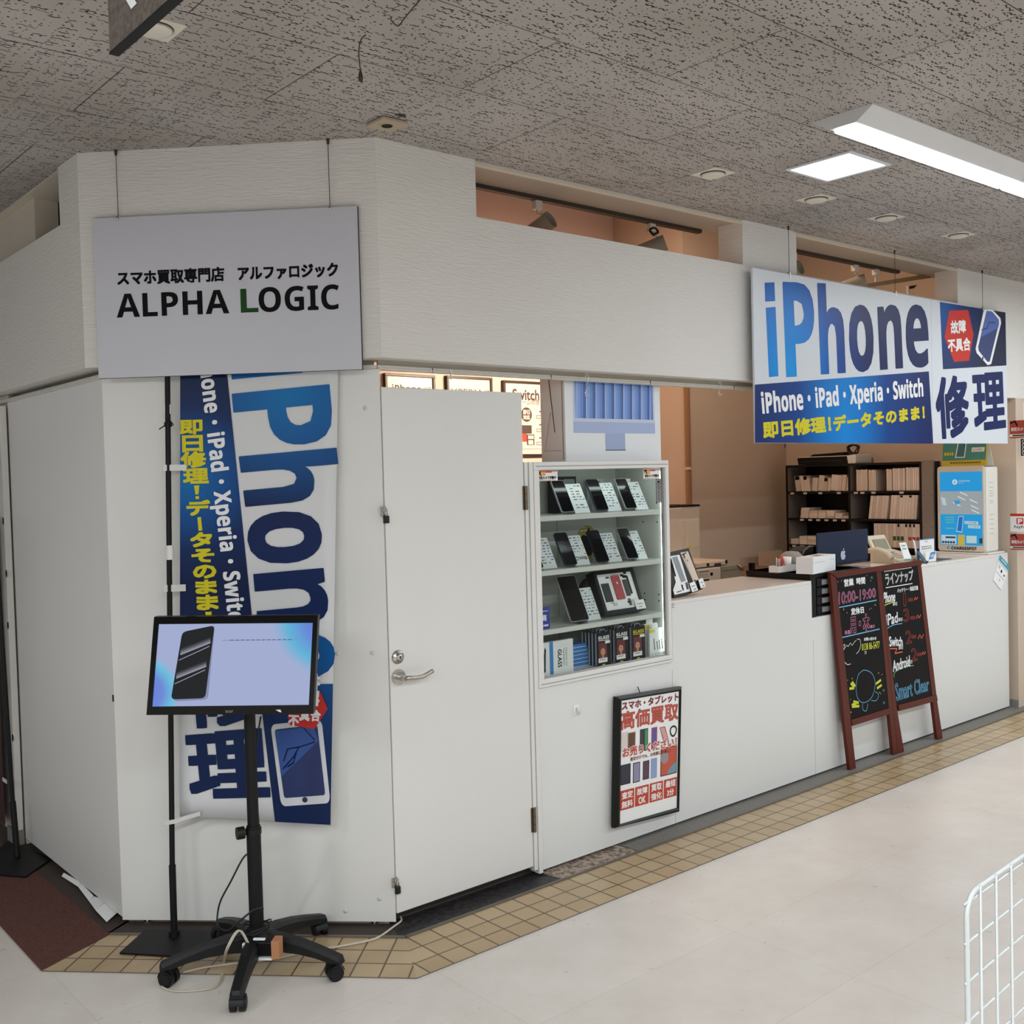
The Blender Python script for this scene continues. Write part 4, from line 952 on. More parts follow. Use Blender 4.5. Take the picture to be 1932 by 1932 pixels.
def screenmat():
    m, nt, b = newmat('lit_monitor_screen'); L = nt.links.new
    tc = nt.nodes.new('ShaderNodeTexCoord'); prev = None
    for (cx, cz), rad, stops in ((cA, 0.19, [(0.0, (98, 96, 205)), (0.45, (92, 132, 214)), (0.75, (84, 176, 214)), (1.0, (158, 170, 208))]), (cB, 0.12, [(0.0, (96, 118, 220)), (0.5, (100, 132, 214)), (0.8, (100, 188, 220)), (1.0, (158, 170, 208))])):
        mp = nt.nodes.new('ShaderNodeMapping'); mp.inputs['Location'].default_value = (-cx/rad, 0, -cz/rad); mp.inputs['Scale'].default_value = (1/rad, 0, 1/rad); L(tc.outputs['Object'], mp.inputs['Vector'])
        ln = nt.nodes.new('ShaderNodeVectorMath'); ln.operation = 'LENGTH'; L(mp.outputs['Vector'], ln.inputs[0])
        cr = nt.nodes.new('ShaderNodeValToRGB')
        while len(cr.color_ramp.elements) < 4: cr.color_ramp.elements.new(0.5)
        for e, (p, c) in zip(cr.color_ramp.elements, stops): e.position = p; e.color = (*lin(c), 1)
        L(ln.outputs['Value'], cr.inputs['Fac'])
        if prev is None: prev = (cr, ln)
        else:
            lt = nt.nodes.new('ShaderNodeMath'); lt.operation = 'LESS_THAN'; lt.inputs[1].default_value = 1.0; L(ln.outputs['Value'], lt.inputs[0])
            mx = nt.nodes.new('ShaderNodeMix'); mx.data_type = 'RGBA'; L(lt.outputs[0], mx.inputs['Factor']); L(prev[0].outputs['Color'], mx.inputs['A']); L(cr.outputs['Color'], mx.inputs['B'])
            L(mx.outputs['Result'], b.inputs['Emission Color'])
    b.inputs['Base Color'].default_value = (0.01, 0.01, 0.01, 1); b.inputs['Emission Strength'].default_value = 0.95; b.inputs['Roughness'].default_value = 0.35
    return m
scr = mt.part('screen', MB().add([(sc[i][0], 0.0035, sc[i][1]) for i in (3, 2, 1, 0)], [(0, 1, 2, 3)], screenmat()), label='lit pale blue screen')
def e_poly(mb, pts, y, m): return mb.poly([(p[0], y, p[1]) for p in [mq(*q) for q in pts]], m)
def rcorner(P, r=0.16):                      # round the corners of a picked outline
    out = []
    for i in range(len(P)):
        a, b, c = Vector(P[i-1]), Vector(P[i]), Vector(P[(i+1) % len(P)])
        p, q = b+(a-b)*r*0.5, b+(c-b)*r*0.5*min(1, (a-b).length/(c-b).length)
        if (c-b).length > (a-b).length: q = b+(c-b).normalized()*(a-b).length*r*0.5
        else: p = b+(a-b).normalized()*(c-b).length*r*0.5
        for k in range(6):
            u = k/5; out.append(tuple(p*(1-u)**2+b*2*u*(1-u)+q*u*u))
    return out
pm = MB()
e_poly(pm, rcorner([(410, 252), (700, 190), (636, 872), (318, 888)], 0.28), 0.0032, emat('screen_phone_rim', (132, 136, 168)))
e_poly(pm, rcorner([(402, 254), (698, 194), (612, 858), (298, 870)], 0.28), 0.0029, emat('screen_phone_black', (18, 22, 26)))
for k in range(6):
    u = k/6; c_ = tuple(int(18+(150-18)*((k+1)/6)) for _ in range(3)); m_ = emat('screen_shine_%d' % k, (c_[0], c_[0], int(c_[0]*1.12)))
    for dx, dy in ((0, 0), (-38, 215)):
        e_poly(pm, [(388+dx-u*2, 412+dy+u*62-8), (660+dx, 300+dy+u*56), (660+dx, 300+dy+(u+1/6)*56), (386+dx-u*2, 412+dy+(u+1/6)*62-8)], 0.0026, m_)
for dx, dy in ((0, 0), (-38, 215)):
    e_poly(pm, [(372+dx, 508+dy), (650+dx, 380+dy), (650+dx, 388+dy), (370+dx, 516+dy)], 0.0026, emat('screen_shine_5', (150, 150, 168)))
mt.part('phone_picture', pm, label='dark phone shown on the screen', parent=scr)
tm = MB(); e_poly(tm, [(768, 328), (1460, 320), (1460, 325), (768, 335)], 0.003, emat('screen_line', (128, 138, 176)))
for x in range(840, 1390, 48): e_poly(tm, [(x, 326-(x-840)*0.01), (x+30, 325-(x-840)*0.01), (x+30, 331-(x-840)*0.01), (x, 333-(x-840)*0.01)], 0.0027, emat('screen_line_dark', (60, 70, 110)))
mt.part('caption_line', tm, label='thin broken caption line', parent=scr)
a, b = mq(800, 988), mq(870, 966)
mt.part('maker_mark', text(MB(), 'acer', a[0], b[0], a[1], b[1], -0.0004, mat('silver_print', (140, 140, 142))), label='small silver maker name')
mt.part('power_light', MB().poly([(p[0], -0.0004, p[1]) for p in [mq(*q) for q in ((1255, 962), (1300, 960), (1310, 985), (1290, 982))]], mat('white_mark', (225, 225, 225))), label='white mark on the lower frame')
mt.part('joystick', MB().cyl((mq(808, 1010)[0], 0.012, mq(808, 1010)[1]), (mq(812, 1060)[0], 0.012, mq(812, 1060)[1]), 0.004, BLACK))

# cables, adapter and packing piece around the hub
t = T('power_adapter', 'black power adapter strapped to the stand hub with a tan cardboard piece', 'adapter', SC+Vector((-0.03, -0.085, 0.112)), -PI/4)
t.part('adapter_body', MB().box(-0.005, 0.045, -0.02, 0.012, -0.022, 0.026, BLACK, 0.004))
t.part('cardboard_piece', MB().box(0.046, 0.072, -0.032, 0.016, -0.026, 0.034, mat('tan_cardboard', (176, 124, 84), rough=0.8, var=0.1, scale=30), 0.001), label='tan cardboard piece')
t.part('white_tape', MB().box(-0.06, -0.015, -0.012, 0.0, -0.002, 0.016, PAPER, 0.001).box(-0.012, 0.046, -0.024, 0.004, -0.034, -0.0265, PAPER, 0.001).box(-0.02, 0.02, -0.016, -0.006, 0.03, 0.036, PAPER, 0.001), label='scraps of white tape')
BCAB = mat('black_cable', (20, 20, 21), rough=0.4)
wn = Vector((S2, S2, 0))
def wp(px, py, o): return hit(px, py, SC-wn*o, wn)
pts = [wp(*p) for p in ((492, 1352, -0.03), (484, 1400, -0.03), (474, 1450, -0.03), (476, 1490, -0.028), (486, 1530, -0.03), (487, 1580, -0.03), (474, 1605, -0.032), (458, 1620, -0.03), (436, 1662, -0.03), (416, 1700, -0.03), (410, 1730, -0.02), (412, 1748, 0.02), (430, 1756, 0.05), (452, 1738, 0.075), (480, 1716, 0.07), (497, 1714, 0.05))]
single('monitor_cable', 'black cable drooping from the monitor beside the stand pole', 'cable', MB().tube(smooth([p-SC for p in pts], 6), 0.0032, BCAB, 8), SC)
loop = []
for k in range(30):
    a_ = 2*PI*k/12; loop.append(Vector((0.048*math.cos(a_)-0.012, 0.040*math.sin(a_)-0.03, 0.150+0.012*math.sin(a_*1.7)+0.0006*k)))
single('cable_coil', 'tangle of thin black cable wound around the foot of the stand pole', 'cable', MB().tube(smooth(loop, 3), 0.0024, BCAB, 6), SC)
CORD = mat('beige_cord', (196, 186, 168), rough=0.5, var=0.06)
P = [hz(*p) for p in ((755, 1733), (757, 1741), (742, 1753), (715, 1772), (690, 1780), (660, 1786), (633, 1791))]
P = [Vector((p.x, p.y, 0.008)) for p in P]
P += [Vector((p.x, p.y, 0.006)) for p in [hz(*q) for q in ((580, 1798), (520, 1812), (450, 1820), (390, 1828), (345, 1838))]]
c0 = P[0]
single('extension_cord', 'flat beige cord lying over the tiles from the door corner to the stand', 'cord', MB().tube(smooth([p-c0 for p in P], 5), 0.004, CORD, 8), c0)
P = [SC+Vector((-0.06, -0.06, 0.115)), wp(450, 1755, 0.10), wp(428, 1788, 0.14)]+[Vector((p.x, p.y, 0.006)) for p in [hz(*q) for q in ((421, 1820), (416, 1850), (400, 1866), (366, 1872), (330, 1873), (308, 1867), (304, 1858), (312, 1849))]]
c0 = SC+Vector((0, 0, 0))
for dx in (0.0, 0.006):
    single('looped_cable', 'pale twin cord looping over the floor around the front left castor' if dx == 0 else 'thin pale cord running beside the looped twin cord', 'cord', MB().tube(smooth([p-c0+Vector((dx*0.4, -dx, 0)) for p in P], 6), 0.0026, CORD if dx else mat('dirty_white_cord', (206, 198, 184), rough=0.5), 8), c0)

# ------------------------------------------------------------------ black framed buying poster
ctr = hy(1223, 1426, -0.012)
t = T('framed_poster', 'black framed buying poster with red Japanese headlines leaning on the panel', 'framed poster', (ctr.x, -0.040, 0.10), 0, rx=math.radians(-0.8))
Z8 = z(1150, 1280, 150/966)
def fq(x, y, yy=0.0): return t.lp(*Z8(x, y), yy)
oc = [fq(*p) for p in ((90, 228), (880, 98), (852, 1618), (62, 1822))]
ic = [fq(*p) for p in ((148, 272), (846, 156), (820, 1570), (128, 1770))]
FRB = mat('black_wood_frame', (12, 13, 12), rough=0.35, spec=0.3)
mb = MB()
for i in range(4):
    j = (i+1) % 4
    m1 = [((oc[k][0]*0.45+ic[k][0]*0.55), (oc[k][1]*0.45+ic[k][1]*0.55)) for k in range(4)]
    mb.add([(oc[i][0], 0.002, oc[i][1]), (oc[j][0], 0.002, oc[j][1]), (m1[j][0], -0.006, m1[j][1]), (m1[i][0], -0.006, m1[i][1]), (ic[j][0], 0.0, ic[j][1]), (ic[i][0], 0.0, ic[i][1]), (oc[i][0], 0.022, oc[i][1]), (oc[j][0], 0.022, oc[j][1])],
           [(0, 3, 2, 1), (3, 5, 4, 2), (0, 1, 7, 6)], FRB)
t.part('frame', mb)
pp = t.part('poster_sheet', MB().prism(ic, 0.002, 0.018, PAPER, 'y'), label='white printed sheet')
fx = quad(t, *[Z8(*p) for p in ((148, 272), (846, 156), (820, 1570), (128, 1770))])
def fbox(mb, u0, u1, v0, v1, y, m): q = [fx(a, b) for a, b in ((u0, v0), (u1, v0), (u1, v1), (u0, v1))]; return mb.poly([(p[0], y, p[1]) for p in q], m)
def ftext(mb, s, u0, u1, v0, v1, y, m, bold=0.0, outline=0): return text(mb, s, 0, 1, 0, 1, y, m, bold, outline, fx=lambda a, b: fx(u0+(u1-u0)*a, v0+(v1-v0)*b))
MAR = mat('maroon_ink', (122, 40, 36), rough=0.5); BRICK = mat('brick_red_ink', (190, 82, 66), rough=0.5); BAR = mat('red_box_ink', (188, 66, 42), rough=0.5, var=0.06, scale=12)
mb = MB(); ftext(mb, 'スマホ・タブレット', 0.01, 0.99, 0.922, 0.988, 0.0012, MAR, 0.0018); t.part('headline', mb, pp, label='maroon headline')
mb = MB(); ftext(mb, '高価買取', 0.0, 0.99, 0.762, 0.905, 0.0010, BRICK, 0.0018); ftext(mb, '高価買取', 0.0, 0.99, 0.762, 0.905, 0.0015, MAR, 0.0032)
t.part('big_headline', mb, pp, label='big brick red headline')
dev = MB(); K = lambda n, c: mat(n, c, rough=0.4)
def devd(u0, u1, v0, v1, edge, col, sl=0.0, y=0.0014):
    q = [fx(*p) for p in ((u0, v0), (u1, v0), (u1+sl, v1), (u0+sl, v1))]; dev.poly([(p[0], y, p[1]) for p in q], edge)
    e = 0.012; q = [fx(*p) for p in ((u0+e, v0+e*0.6), (u1-e, v0+e*0.6), (u1+sl-e, v1-e*0.6), (u0+sl+e, v1-e*0.6))]; dev.poly([(p[0], y-0.0002, p[1]) for p in q], col)
devd(0.0, 0.12, 0.585, 0.74, K('p_white', (222, 216, 210)), K('p_cream', (214, 206, 198)))
devd(0.11, 0.25, 0.575, 0.73, K('p_gold', (206, 190, 170)), K('p_brown', (96, 62, 44)))
devd(0.32, 0.40, 0.56, 0.735, K('p_black', (34, 36, 36)), K('p_dark', (60, 60, 56)))
devd(0.39, 0.46, 0.55, 0.735, K('p_black', (0, 0, 0)), K('p_green', (66, 140, 104)))
devd(0.52, 0.62, 0.55, 0.73, K('p_red', (172, 58, 62)), K('p_violet', (96, 84, 150)))
devd(0.73, 0.83, 0.60, 0.72, K('p_red', (0, 0, 0)), K('p_pinkish', (206, 160, 156)), -0.07)
dev.ribbon([fx(0.91+0.055*math.cos(a)*(1+0.2*math.sin(a)), 0.665+0.042*math.sin(a)) for a in [i*PI/8 for i in range(16)]], 0.008, 0.0013, K('p_black', (0, 0, 0)), True)
devd(0.0, 0.17, 0.31, 0.475, K('p_black', (0, 0, 0)), K('p_navy', (48, 46, 62)))
devd(0.21, 0.33, 0.305, 0.47, K('p_black', (0, 0, 0)), K('p_lilac', (140, 136, 168)))
devd(0.38, 0.49, 0.31, 0.465, K('p_black', (0, 0, 0)), K('p_plum', (88, 60, 88)))
devd(0.52, 0.625, 0.305, 0.47, K('p_sky', (124, 150, 190)), K('p_sky2', (140, 164, 200)))
devd(0.69, 0.985, 0.30, 0.54, K('p_black', (0, 0, 0)), K('p_orange', (196, 84, 60)))
q = [fx(*p) for p in ((0.80, 0.312), (0.97, 0.312), (0.97, 0.40), (0.88, 0.37))]; dev.poly([(p[0], 0.0010, p[1]) for p in q], K('p_teal', (104, 150, 170)))
q = fx(0.76, 0.455); dev.disc(q[0], q[1], 0.0010, 0.028, K('p_grey', (150, 140, 142)))
t.part('device_pictures', dev, pp, label='small printed phones, tablets and watch band')
mb = MB(); ftext(mb, 'お売りください！', 0.03, 0.97, 0.535, 0.61, 0.0006, PAPER, 0.0040); ftext(mb, 'お売りください！', 0.03, 0.97, 0.535, 0.61, 0.0003, BRICK, 0.0018)
ftext(mb, '査定だけでも、お気軽にお越し！', 0.16, 0.86, 0.492, 0.522, 0.0004, MAR, 0.0004)
t.part('slogan', mb, pp, label='red slogan')
mb = MB(); tx = MB()
for k, (s1_, s2_) in enumerate((('査定', '無料'), ('故障', 'OK'), ('買取', '強化'), ('最短', '3分'))):
    u0 = 0.0+k*0.252; fbox(mb, u0, u0+0.236, 0.105, 0.265, 0.0014, BAR)
    ftext(tx, s1_, u0+0.03, u0+0.21, 0.195, 0.25, 0.001, PAPER, 0.0010)
    ftext(tx, s2_, u0+(0.03 if k not in (1, 3) else 0.06), u0+(0.21 if k not in (1, 3) else 0.18), 0.12, 0.175, 0.001, PAPER, 0.0010)
t.part('red_box', mb, pp, label='row of four red boxes'); t.part('box_lettering', tx, pp, label='white lettering in the red boxes')
t.part('hanger', MB().cyl((fx(0.35, 1.03)[0], 0.012, fx(0.35, 1.0)[1]+0.01), (fx(0.35, 1.03)[0], 0.028, fx(0.35, 1.0)[1]+0.045), 0.002, BLACK))

# ------------------------------------------------------------------ chalkboard stand leaning on the counter
FL, FR, TL_ = hz(1601, 1453, 0.008), hz(1778, 1392, 0.008), hy(1563.5, 1079, -0.014)
ex = (FR-FL); ex.z = 0; rz = math.atan2(ex.y, ex.x)
loc = FL; n2 = Vector((-math.sin(rz), math.cos(rz), 0))
lean = math.atan2((TL_-FL).dot(n2), TL_.z-FL.z)
t = T('chalkboard_stand', 'double chalkboard in a red brown wooden frame standing before the counter', 'chalkboard', loc, rz, rx=-lean)
ZA = z(1560, 1050, 220/1037)
def aq(x, y, yy=0.0): return t.lp(*ZA(x, y), yy)
WOOD = mat('red_brown_wood', (88, 34, 22), rough=0.4, var=0.15, scale=30, spec=0.3)
def bar(name, pts, y0=-0.008, y1=0.012): return t.part(name, MB().prism([aq(*p) for p in pts], y0, y1, WOOD, 'y'))
bar('leg', [(18, 140), (66, 135), (207, 1500), (250, 1898), (196, 1902), (150, 1500)])
bar('leg', [(428, 105), (455, 98), (578, 1345), (622, 1755), (580, 1757), (545, 1400)], -0.008, 0.012)
bar('leg', [(456, 95), (466, 93), (608, 1322), (678, 1742), (624, 1750), (580, 1345)], -0.008, 0.010)
bar('leg', [(790, 40), (823, 33), (970, 1280), (1020, 1612), (972, 1622), (932, 1285)])
bar('top_rail', [(18, 145), (440, 90), (440, 130), (75, 190)], -0.013, 0.013); bar('top_rail', [(440, 90), (824, 33), (826, 75), (440, 135)], -0.013, 0.013)
bar('bottom_rail', [(205, 1450), (560, 1342), (575, 1390), (212, 1505)], -0.011, 0.011); bar('bottom_rail', [(622, 1320), (962, 1228), (972, 1280), (630, 1372)], -0.011, 0.011)
SLATE = mat('black_chalkboard', (15, 14, 15), rough=0.5, var=0.15, spec=0.15)
def chalk(name, c): return mat('chalk_'+name, c, rough=0.8, var=0.05)
CW, CPK, CY, CG, CRD, CB, COR = chalk('white', (226, 228, 228)), chalk('pink', (206, 128, 164)), chalk('yellow', (206, 206, 60)), chalk('green', (110, 190, 140)), chalk('red', (150, 60, 52)), chalk('blue', (110, 176, 214)), chalk('orange', (226, 104, 72))
p1 = t.part('chalk_panel', MB().prism([aq(*p) for p in ((70, 186), (436, 130), (556, 1345), (204, 1448))], -0.0065, 0.006, SLATE, 'y'), label='left black writing panel')
p2 = t.part('chalk_panel', MB().prism([aq(*p) for p in ((462, 130), (797, 78), (950, 1228), (610, 1322))], -0.0065, 0.006, SLATE, 'y'), label='right black writing panel')
YC = -0.0072
def ct(mb, s, tl, tr, br, bl, m, bold=0.0, outline=0.0): return text(mb, s, 0, 1, 0, 1, YC, m, bold, outline, fx=quad(t, ZA(*tl), ZA(*tr), ZA(*br), ZA(*bl), YC))
def stroke(mb, pts, w, m, closed=False): return mb.ribbon([aq(*p, YC) for p in pts], w, YC, m, closed)
def dot(mb, x, y, r, m): q = aq(x, y, YC); mb.disc(q[0], q[1], YC, r, m, 10); return mb
m1 = MB()
ct(m1, '営業', (152, 205), (235, 195), (238, 255), (156, 268), CW, 0.0016); ct(m1, '時間', (262, 192), (338, 182), (340, 240), (266, 248), CW, 0.0016)
ct(m1, '定休日', (215, 462), (325, 446), (330, 500), (220, 520), CW, 0.0018)
for a, b in (((100, 455), (442, 388)), ((126, 722), (468, 645))): stroke(m1, [a, b], 0.006, CB)
stroke(m1, smooth([(140, 800), (160, 780), (150, 830), (175, 790), (190, 800), (210, 770), (225, 790), (245, 760), (262, 745)], 3), 0.003, CW)
ct(m1, 'お問い合わせ', (330, 722), (440, 712), (440, 742), (332, 750), CW, 0.0008)
stroke(m1, smooth([(270, 735), (295, 740), (300, 790), (285, 840), (262, 865)], 4), 0.0035, CW)
stroke(m1, smooth([(150, 925), (180, 960), (210, 955)], 4), 0.004, CW); stroke(m1, smooth([(340, 865), (338, 845), (352, 850), (345, 868)], 3), 0.003, CW)
t.part('white_chalk', m1, p1, label='white chalk writing')
m1 = MB()
ct(m1, '10:00-19:00', (106, 318), (432, 280), (436, 362), (106, 428), CPK, 0.0, 0.0032)
ct(m1, '月・木', (205, 540), (375, 510), (378, 650), (212, 680), CPK, 0.005)
ct(m1, '毎週', (158, 660), (205, 652), (206, 688), (160, 695), CPK, 0.0004); ct(m1, '曜日', (385, 612), (424, 606), (424, 632), (386, 640), CPK, 0.0004)
t.part('pink_chalk', m1, p1, label='pink chalk opening hours')
m1 = MB(); ct(m1, '月・木', (205, 540), (375, 510), (378, 650), (212, 680), SLATE, 0.0018); m1.v = [(v[0], v[1]-0.0003, v[2]) for v in m1.v]
t.part('letter_core', m1, p1, label='dark hollow of the pink characters')
m1 = MB(); ct(m1, '0138 86-5477', (310, 776), (468, 752), (470, 812), (312, 838), CY, 0.0004)
for L_ in (((216, 1130), (240, 1160)), ((228, 1118), (250, 1150)), ((205, 1175), (240, 1170)), ((440, 1130), (478, 1100)), ((450, 1170), (485, 1145)), ((225, 1320), (262, 1305)), ((228, 1335), (285, 1330)), ((240, 1290), (280, 1300))): stroke(m1, L_, 0.014, CY)
for x, y in ((430, 430), (150, 470), (110, 530), (460, 1036), (225, 1085), (200, 1400), (215, 1385), (470, 1210)): dot(m1, x, y, 0.004, CY)
t.part('yellow_chalk', m1, p1, label='yellow chalk phone number and bursts')
m1 = MB()
stroke(m1, smooth([(280, 1050), (330, 1010), (400, 1040), (430, 1130), (400, 1250), (330, 1300), (275, 1260), (260, 1150), (280, 1050)], 5), 0.0035, CB)
stroke(m1, smooth([(318, 1310), (320, 1360), (350, 1372), (365, 1310)], 4), 0.0035, CB); stroke(m1, smooth([(395, 1280), (440, 1280), (460, 1230), (430, 1200)], 4), 0.0035, CB)
for q in ((400, 188), (84, 262), (508, 1300), (505, 1190)): stroke(m1, [(q[0]+6*math.cos(a), q[1]+9*math.sin(a)) for a in [i*PI/4 for i in range(8)]], 0.0025, CG, True)
for x, y in ((98, 225), (130, 215), (355, 170), (390, 215), (180, 500), (380, 470), (395, 460), (185, 1100), (490, 1050), (480, 1220), (210, 1270)): dot(m1, x, y, 0.0025, CW)
t.part('blue_chalk', m1, p1, label='blue and green chalk loops')
m1 = MB()
ct(m1, 'ラインナップ', (515, 150), (765, 118), (768, 210), (530, 258), CW, 0.0, 0.0036)
stroke(m1, [(510, 134), (752, 98)], 0.004, CW); stroke(m1, [(525, 278), (760, 240)], 0.005, CW)
ct(m1, 'バッテリー・液晶交換', (625, 288), (810, 256), (812, 296), (628, 322), CW, 0.0008)
ct(m1, 'iPhone', (500, 322), (610, 310), (606, 395), (490, 422), CW, 0.0016); ct(m1, 'iPad', (527, 515), (628, 495), (630, 585), (530, 618), CW, 0.0016)
ct(m1, 'Switch', (553, 712), (668, 715), (676, 792), (560, 800), CW, 0.0016); ct(m1, 'Android', (585, 930), (735, 880), (740, 975), (590, 1025), CW, 0.0016)
for s_, x, y in (('即日', 588, 408), ('即日', 636, 548), ('即日', 640, 798), ('即日', 722, 925)): ct(m1, s_, (x, y), (x+36, y-4), (x+36, y+26), (x, y+30), CW, 0.0005)
t.part('white_chalk', m1, p2, label='white chalk price list headings')
m1 = MB()
for s_, x, y in (('1', 665, 330), ('3', 680, 470), ('2', 700, 665), ('2', 750, 820)):
    w_ = (14, 34) if s_ == '1' else (0, 48); ct(m1, s_, (x+w_[0], y), (x+w_[1], y-8), (x+w_[1]+6, y+102), (x+w_[0]+6, y+112), CRD, 0.0, 0.0036)
for x, y in ((722, 372), (742, 532), (750, 700), (800, 858)): ct(m1, '000', (x, y), (x+42, y-5), (x+44, y+25), (x+2, y+30), CRD, 0.0, 0.0022)
t.part('red_chalk', m1, p2, label='dull red chalk prices')
m1 = MB()
for x, y, s_ in ((778, 372, 1), (796, 532, 1.3), (812, 710, 1.6), (846, 858, 1.1)): stroke(m1, smooth([(x, y+14*s_), (x+10*s_, y-8*s_), (x+18*s_, y+10*s_), (x+30*s_, y-10*s_)], 4), 0.006, COR)
stroke(m1, [(556, 820), (624, 818), (606, 862), (672, 848)], 0.006, COR)
t.part('orange_chalk', m1, p2, label='orange chalk tildes')
m1 = MB(); stroke(m1, [(500, 440), (606, 398)], 0.005, CY); stroke(m1, smooth([(530, 645), (590, 610), (670, 595)], 4), 0.005, CB); stroke(m1, smooth([(600, 1070), (605, 1030), (680, 985), (770, 970)], 4), 0.005, CG)
ct(m1, 'Smart Clear', (605, 1130), (905, 1075), (910, 1190), (622, 1285), CB, 0.0, 0.0036)
t.part('coloured_chalk', m1, p2, label='blue chalk words and coloured underlines')

# ------------------------------------------------------------------ white wire basket in the lower right corner
WW = mat('white_coated_wire', (184, 188, 188), rough=0.4, spec=0.3)
d = F_ + R_*((1823-966)/FPX) + U_*((966-1690)/FPX)
g0 = CAM + d*1.31; ZG = g0.z
t = T('wire_rack', 'white coated wire mesh rack panel in the lower right corner', 'rack', (g0.x, g0.y, 0), math.radians(3.7))
LG = 1.2
t.part('rim', MB().tube([(0, 0, 0.0), (0, 0, ZG-0.03)]+[(0.03-0.03*math.cos(a), 0, ZG-0.03+0.03*math.sin(a)) for a in [PI/2*i/6 for i in range(7)]]+[(LG-0.03, 0, ZG)]+[(LG-0.03+0.03*math.sin(a), 0, ZG-0.03+0.03*math.cos(a)) for a in [PI/2*i/6 for i in range(1, 7)]]+[(LG, 0, 0)], 0.0032, WW, 10), label='thicker white rim tube')
for k in range(23):
    x = 0.034+0.05*k; t.part('upright_wire', MB().tube([(x, -0.0035, 0.02), (x, -0.0035, ZG+0.003)], 0.0016, WW, 6))
for k in range(23):
    zz = ZG-0.010-0.05*k
    if zz > 0.05: t.part('cross_wire', MB().tube([(-0.006, 0.0005, zz), (LG+0.004, 0.0005, zz)], 0.0016, WW, 6))

# ------------------------------------------------------------------ display cabinet
CX0, CX1, CZ0, CZ1, CD = 0.739, 1.580, 0.790, 1.735, 0.32
t = T('display_cabinet', 'white glazed display cabinet with four shelves of phones beside the door', 'display cabinet', (CX0, 0, CZ0))
CABW = mat('cabinet_white', (212, 213, 207), rough=0.4, var=0.01)
w_, h_ = CX1-CX0, CZ1-CZ0
cf = MB()
for x0, x1, z0, z1 in ((0, w_, h_-0.034, h_), (0, w_, 0, 0.034), (0, 0.030, 0.034, h_-0.034), (w_-0.022, w_, 0.034, h_-0.034)):
    cf.box(x0, x1, -0.012, 0.02, z0, z1, PANEL, 0.002)
for x0, x1, z0, z1 in ((0.012, w_-0.010, h_-0.020, h_-0.017), (0.012, w_-0.010, 0.012, 0.015)): cf.box(x0, x1, -0.0132, -0.011, z0, z1, SEAM)
t.part('frame', cf)
t.part('cabinet_body', MB().box(0, w_, 0.02, CD, h_-0.02, h_, CABW).box(0, w_, 0.02, CD, 0, 0.034, CABW).box(0, 0.02, 0.02, CD, 0.034, h_-0.02, CABW).box(w_-0.018, w_, 0.02, CD, 0.034, h_-0.02, CABW).box(0, w_, CD-0.012, CD, 0, h_, CABW))
SH = [1.506-CZ0, 1.275-CZ0, 1.024-CZ0]
for zt in SH: t.part('shelf', MB().box(0.021, w_-0.019, 0.018, CD-0.013, zt-0.022, zt, CABW, 0.0015))
bs = MB()
for x in (t.lp(1051, 1000, CD-0.0125)[0], t.lp(1164, 990, CD-0.0125)[0]): bs.box(x-0.001, x+0.001, CD-0.0135, CD-0.012, 0.034, h_-0.02, SEAM)
t.part('back_seam', bs)
for zz in (SH[0]+0.03, SH[0]-0.06, SH[2]+0.05, SH[2]+0.08): 
    for yy in (0.05, 0.14): t.part('pin_hole', MB().cyl((w_-0.0185, yy, zz), (w_-0.0182, yy, zz), 0.004, BLACK, n=10))
t.part('aluminium_channel', MB().box(w_-0.030, w_-0.022, 0.002, 0.014, 0.034, h_-0.034, ALU, 0.001).box(0.030, w_-0.022, 0.002, 0.014, 0.034, 0.040, ALU, 0.001))
LED = emat('led_strip_light', (240, 255, 251), 8.0)
t.part('led_strip', MB().box(w_-0.026, w_-0.020, 0.016, 0.020, 0.05, h_-0.05, LED).box(0.06, w_-0.05, 0.022, 0.034, h_-0.0245, h_-0.021, LED), label='bright cool led strip')
GL = glassmat('greenish_cabinet_glass', (0.955, 0.972, 0.962))
t.part('glass_pane', MB().box(0.030, w_-0.022, 0.006, 0.0095, 0.034, h_-0.034, GL), label='clear greenish glass pane')
cab = t
def cw(px, py, y): q = hy(px, py, y); return q.x, q.z
def shelfz(k): return CZ0+(SH+[0.034])[k]

# stickers on the glass
SO = mat('sticker_orange', (226, 168, 96), rough=0.5); SRD = mat('sticker_red', (196, 84, 56), rough=0.5)
Zc1 = z(1000, 860, 270/1932)
def camsticker(pxs, side):
    q = [hy(*Zc1(*p), 0.0045) for p in pxs]; x0, x1, z0, z1 = min(a.x for a in q), max(a.x for a in q), (q[0].z+q[1].z)/2, (q[2].z+q[3].z)/2
    w, h = x1-x0, z1-z0
    s = T('camera_notice', 'orange and white security camera notice in the upper %s corner of the cabinet glass' % side, 'sticker', (x0, 0.0045, z0))
    s.part('sheet', MB().box(0, w, 0, 0.0010, 0, h, PAPER))
    p = MB().flat(0.002, w*0.42, h*0.5, h*0.96, -0.0003, SO).flat(0.002, w-0.002, h*0.88, h*0.97, -0.0004, SRD).flat(w*0.42, w*0.72, h*0.78, h*0.95, -0.0006, SRD).flat(w*0.02, w*0.9, h*0.03, h*0.09, -0.0003, SO)
    p.ribbon([(w*0.1, h*0.92), (w*0.2, h*0.55)], w*0.05, -0.0007, INK); p.flat(w*0.03, w*0.2, h*0.78, h*0.9, -0.0006, INK)
    s.part('print', p)
    s.part('lettering', text(MB(), '防犯カメラ作動中', w*0.08, w*0.92, h*0.16, h*0.45, -0.0005, INK, 0.0006), label='black lettering')
camsticker([(88, 340), (370, 336), (370, 195), (88, 200)], 'left')
camsticker([(1533, 312), (1750, 305), (1750, 178), (1533, 180)], 'right')
